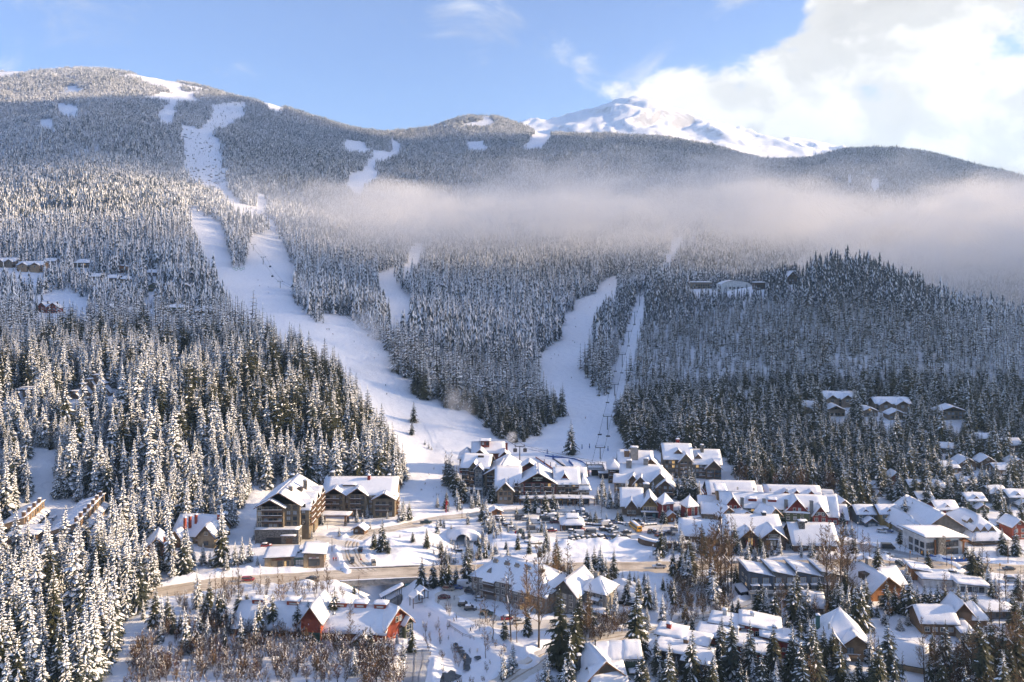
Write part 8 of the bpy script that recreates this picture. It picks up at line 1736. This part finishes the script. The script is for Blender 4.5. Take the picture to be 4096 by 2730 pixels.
# ---- street furniture
def lamp(px,py,hp_,lb,banner=None,arm=0):
    p=ground_flat(px,py,0); p.z=gz(p.x,p.y); h=hp_/F4*p.y; o=empty('street_lamp',lb,'street lamp',p,0,'street lamps'); m=MB().mat('black_metal'); m.tube([(0,0,-.5),(0,0,h)],[0.12,0.08],6); 
    if arm: m.tube([(0,0,h),(arm*0.8,0,h+0.5),(arm*2.0,0,h+0.6)],0.06,5)
    m.obj('pole',o); g=MB().mat('lamp_clear'); ax=arm*2.0; g.tube([(ax,0,h+(0.45 if arm else 0)),(ax,0,h+(0.62 if arm else 0.5))],0.26,8); g.obj('lamp_head',o)
    if banner: b=MB().mat(banner); b.box(0.12,0.95,-0.03,0.03,h*0.42,h*0.78); b.obj('banner',o)
for q in ((1848,2074,52,'street lamp at the bend of the access road'),(2079,2020,48,'street lamp with white banner left of the lodge firs','banner_white'),(2240,2018,48,'street lamp with yellow banner before the lodge arcade','banner_yellow'),(2274,2020,50,'street lamp with white banner before the lodge arcade','banner_white'),(1986,2156,34,'lamp post on the snowy bank left of the car park'),(2565,2128,42,'lamp post with concrete foot beside the school bus'),(1328,2208,58,'tall lamp post beside the tan shop corner'),(1203,2180,34,'lamp post behind the tan shop'),(3787,2266,88,'tall curved street light before the community building',None,-1),(2100,2030,40,'lamp post among the lodge firs'),(3431,2150,60,'lamp post at the top of the side street'),(3697,2212,44,'lamp post with red banner by the community building','sign_red'),(2612,2238,40,'thin lamp post on the open snow below the retaining wall'),(3360,2180,60,'lamp post beside the timber hall')): lamp(*q)
for (px,py,hp_,lb) in ((4032,2254,98,'wooden utility pole right of the community building'),(1784,2056,54,'red flagged sign pole at the foot of the left run')):
    p=ground_flat(px,py,0); p.z=gz(p.x,p.y); h=hp_/F4*p.y; o=empty('utility_pole' if 'utility' in lb else 'flag_pole',lb,'pole',p); m=MB().mat('timber' if 'utility' in lb else 'sign_red'); m.tube([(0,0,-.5),(0,0,h)],[0.18,0.12],6); m.obj('mast',o)
    c=MB().mat('timber' if 'utility' in lb else 'sign_red')
    if 'utility' in lb: c.box(-1.3,1.3,-.1,.1,h-1.0,h-0.8); c.box(-1.0,1.0,-.1,.1,h-2.0,h-1.8); c.obj('crossarm',o)
    else: c.box(0.1,1.0,-.03,.03,h*0.55,h*0.85); c.obj('flag',o)
for i,(px,py,hp_,dx,lb) in enumerate(((3806,2302,60,1,'traffic signal mast on the near side of the junction'),(3999,2314,58,-1,'traffic signal mast at the right of the junction'),(3640,2252,46,1,'traffic signal on the side street corner'))):
    p=ground_flat(px,py,0); p.z=gz(p.x,p.y); h=hp_/F4*p.y; o=empty('traffic_signal',lb,'traffic light',p,0,'traffic signals'); m=MB().mat('steel'); m.tube([(0,0,-.5),(0,0,h)],0.10,6); m.tube([(0,0,h-.3),(dx*7.5,0,h+0.2)],0.07,5); m.obj('mast',o)
    for xx in (0.0,5.0,7.3): b=MB().mat('signal_amber'); b.box(dx*xx-.2,dx*xx+.2,-.25,-.05,h-1.0,h+0.1); b.obj('signal_head',o)
p=ground_flat(1443,2262,0); p.z=gz(p.x,p.y); o=empty('stop_sign','red stop sign on the snow island of the junction','sign',p); m=MB().mat('steel'); m.tube([(0,0,-.3),(0,0,2.4)],0.05,5); m.obj('post',o); b=MB().mat('sign_red'); b.add([(0.42*math.cos(math.pi/8+k*math.pi/4),-0.08,2.6+0.42*math.sin(math.pi/8+k*math.pi/4)) for k in range(8)],[tuple(range(8))]); b.obj('plate',o)
p=ground_flat(2038,2014,0); p.z=gz(p.x,p.y); o=empty('banner_stand','red white and blue banner stand left of the lodge firs','sign',p); b=MB().mat('sign_red'); b.box(-.6,0,-.05,.05,0.3,3.6); b.mat('banner_white'); b.box(0,.35,-.05,.05,0.3,3.6); b.mat('plastic_blue'); b.box(.35,.9,-.05,.05,0.3,3.6); b.obj('cloth',o)
p=ground_flat(2637,2262,0); 
def loader():
    p=ground_flat(2078,2134,0.06); o=empty('skid_loader','green skid loader with red bucket at the car park edge','loader',(p.x,p.y,0.1),R(170)); b=MB().mat('car_green'); b.box(-1.3,1.0,-.8,.8,.4,1.3); b.box(-1.2,0.2,-.6,.6,1.3,2.2); b.obj('body',o)
    a=MB().mat('car_charcoal')
    for y in (-.9,.9): a.tube([(-1.2,y,1.5),(0.6,y,1.4),(1.6,y,.5)],0.12,5)
    a.obj('arm',o); c=MB().mat('sign_red'); c.box(1.5,2.2,-1,1,.15,.8); c.obj('bucket',o)
    for x in (-.8,.6):
        for y in (-.9,.9): w=MB().mat('tyre'); w.tube([(0,-.15,0),(0,.15,0)],.42,10); q=w.obj('wheel',o); q.location=(x,y,.42)
loader()
for i,(px,py,hm,lb) in enumerate(((2984,2292,3.2,'tall sawn log stump beside the highway, left of the group'),(2990,2290,3.6,'tallest sawn log stump beside the highway'),(2998,2290,3.0,'middle sawn log stump beside the highway'),(3004,2290,2.2,'short sawn log stump at the right of the group'))):
    p=ground_flat(px,py,0); b=MB().mat('bark'); b.tube([(0,0,-1),(0,0,hm)],[0.8,0.65],9); b.mat('snow_roof'); b.tube([(0,0,hm),(0,0,hm+.3)],[.6,.3],9); tag(b.obj('log_stump',loc=(p.x,p.y,gz(p.x,p.y))),lb,'log','sawn log stumps')
# path railing
R0=[Vector(gf(x,y,-0.6)) for x,y in ((1797,2492),(1820,2508),(1850,2530),(1880,2546),(1896,2553))]; o=empty('path_railing','dark railing beside the shaded footpath','railing',R0[0]); rb=MB().mat('wall_brown')
for q in R0: z=gz(q.x,q.y); pb=MB().mat('wall_brown'); d=q-R0[0]; pb.box(d.x-.06,d.x+.06,d.y-.06,d.y+.06,z+.6-0.4,z+.6+1.1); pb.obj('post',o)
rb.tube([(q-R0[0])+Vector((0,0,gz(q.x,q.y)+.6+1.05)) for q in R0],0.06,4); rb.tube([(q-R0[0])+Vector((0,0,gz(q.x,q.y)+.6+.55)) for q in R0],0.05,4); rb.obj('rail',o)
# ---- people: one skinned body each pose
sk=MB().mat('car_charcoal')
for x in (-.13,.13): sk.box(x-.05,x+.05,-.95,.75,0.0,0.03)
SKI=sk.mesh('skis'); pk=MB().mat('black_metal')
for x in (-.36,.36): pk.tube([(x,-.44,.95),(x*1.2,.25,.05)],0.015,4)
POLEM=pk.mesh('ski_poles')
def person(px,py,kind,label,group,rz=0.0,ski=False,zg=None):
    p=hitp(px,py); z=p.z+(0.02 if zg is None else zg); o=link('person',PM[kind],None,(),(p.x,p.y,z),rz); tag(o,label,'person',group)
    if ski: link('skis',SKI,o); link('ski_poles',POLEM,o)
r6=lambda x,y:(1800+x*k5,950+y*k5); r5=lambda x,y:(900+x*k5,950+y*k5)
SK=[r6(*q) for q in ((870,570),(875,628),(730,820),(757,826),(705,850),(856,726),(868,736),(847,982),(943,1264),(975,492),(1012,416),(935,424),(1150,298),(1112,335))]
for i,q in enumerate(sorted(SK,key=lambda q:-q[1])):
    kd=('skier_a','skier_b','skier_c')[i%3]; person(q[0],q[1],kd,'skier in a %s jacket on the centre run, %s up from the bottom'%({'skier_a':'red','skier_b':'navy','skier_c':'teal'}[kd],['first','second','third','fourth','fifth','sixth','seventh','eighth','ninth','tenth','eleventh','twelfth','thirteenth','fourteenth'][i]),'skiers on the centre run',random.uniform(-1,1),True)
SK=[r5(*q) for q in ((708,646),(718,645),(727,646),(752,678),(900,732),(1068,826),(1040,845),(1120,1036),(1127,1098),(305,392),(230,302),(240,340),(300,350))]
for i,q in enumerate(sorted(SK,key=lambda q:-q[1])):
    kd=('skier_b','skier_c','skier_a')[i%3]; person(q[0],q[1],kd,'skier in a %s jacket on the left run, %s up from the bottom'%({'skier_a':'red','skier_b':'navy','skier_c':'teal'}[kd],['first','second','third','fourth','fifth','sixth','seventh','eighth','ninth','tenth','eleventh','twelfth','thirteenth'][i]),'skiers on the left run',random.uniform(-1,1),True)
person(1882,2530,'walk_a','person in dark clothes walking down the shaded footpath','pedestrians',R(-40))
person(1334,2245,'stand_r','person in red jacket, left of the pair by the tan shop','pedestrians',0.4); person(1344,2245,'stand_r','person in red jacket, right of the pair by the tan shop','pedestrians',-0.3)
person(1282,2240,'walk_r','person in red jacket walking at the right corner of the tan shop','pedestrians',1.2); person(3627,2134,'walk_a','person in dark clothes crossing the snow below the coloured houses','pedestrians',0.6); person(2358,2142,'stand_o','person in orange jacket beside the grey van','pedestrians',0.2)
# ---- rocks and saplings on the high rocky run, snow-gun plumes
rk=[]
for i in range(3):
    bm=bmesh.new(); bmesh.ops.create_icosphere(bm,subdivisions=1,radius=1.0); rd=random.Random(i)
    for v in bm.verts: v.co*=rd.uniform(0.6,1.3); v.co.z*=0.55
    me=bpy.data.meshes.new('rock'); bm.to_mesh(me); bm.free(); me.materials.append(MATS['rock']); rk.append(me)
HIGHC=src_collection('highslope',rk+[far_clump('sapling_%d'%i,300+i,1,0.1,7,1.6,0.4) for i in range(2)])
def run_scatter(label,poly,n,kinds,s0,s1,bk=None):
    xs=[p[0] for p in poly]; ys_=[p[1] for p in poly]; X=rng.uniform(min(xs),max(xs),n*2); Yy=rng.uniform(min(ys_),max(ys_),n*2); ok=inpoly(X,Yy,poly); pts=[]
    for a,b in list(zip(X[ok],Yy[ok]))[:n]:
        q=at(a,b); pts.append((q.x,q.y,q.z))
    pts=np.array(pts); scatter('rocks' if kinds[0]==0 else 'saplings',label,pts,rng.uniform(s0,s1,len(pts)),rng.choice(kinds,len(pts)),HIGHC)
run_scatter('scattered rocks showing through the snow of the upper left run',PZ([(1210,520),(1480,620),(1520,900),(1400,940),(1250,820)],0,200,k1)+[],70,[0,1,2],1.5,4.5)
run_scatter('scattered saplings on the upper left run',PZ([(1210,520),(1480,620),(1520,900),(1400,940),(1250,820)],0,200,k1),150,[3,4],0.7,1.6)
run_scatter('saplings on the bowl below the left ridge',PZ([(1430,370),(1660,350),(1560,480),(1440,560),(1340,520)],0,200,k1),90,[3,4],0.9,1.8)
def plumes():
    for (nm,lb,px,py,dz,r,dn,sd,rot) in (('snow_plume','drifting snow-gun plume over the left run',*r5(985,800),18,(20,20,34),0.075,1.0,(0,R(-12),0)),('snow_plume','low cloud of blown snow lying on the left run',*r5(1010,960),10,(34,26,16),0.050,2.0,(0,0,0)),('snow_plume','small rising plume of snow at the forest tip',*r5(560,480),24,(14,16,46),0.045,3.0,(0,R(-14),0)),
        ('snow_plume','plume of blown snow beside the central forest tip',1840,1720,14,(16,14,26),0.075,4.0,(0,R(-10),0)),('snow_plume','thin spindrift in front of the centre-left trees',*r5(860,500),14,(52,30,22),0.022,5.0,(0,0,0))):
        p=hitp(px,py); puff(nm,lb,(p.x,p.y-4,p.z+dz),r,dn,1.6,(0.36,0.70),seed=sd,rot=rot)
    p=hitp(2040,1800); puff('chimney_steam','small white steam cloud above the dark red lodge',(p.x+1,p.y-12,p.z+11),(5,4,6),0.5,2.0,(0.35,0.65),seed=6.0,rot=(0,R(30),0))
plumes()
build_forest(); near_individuals()
haze(); fog_bank(); shading_cloud_deck()
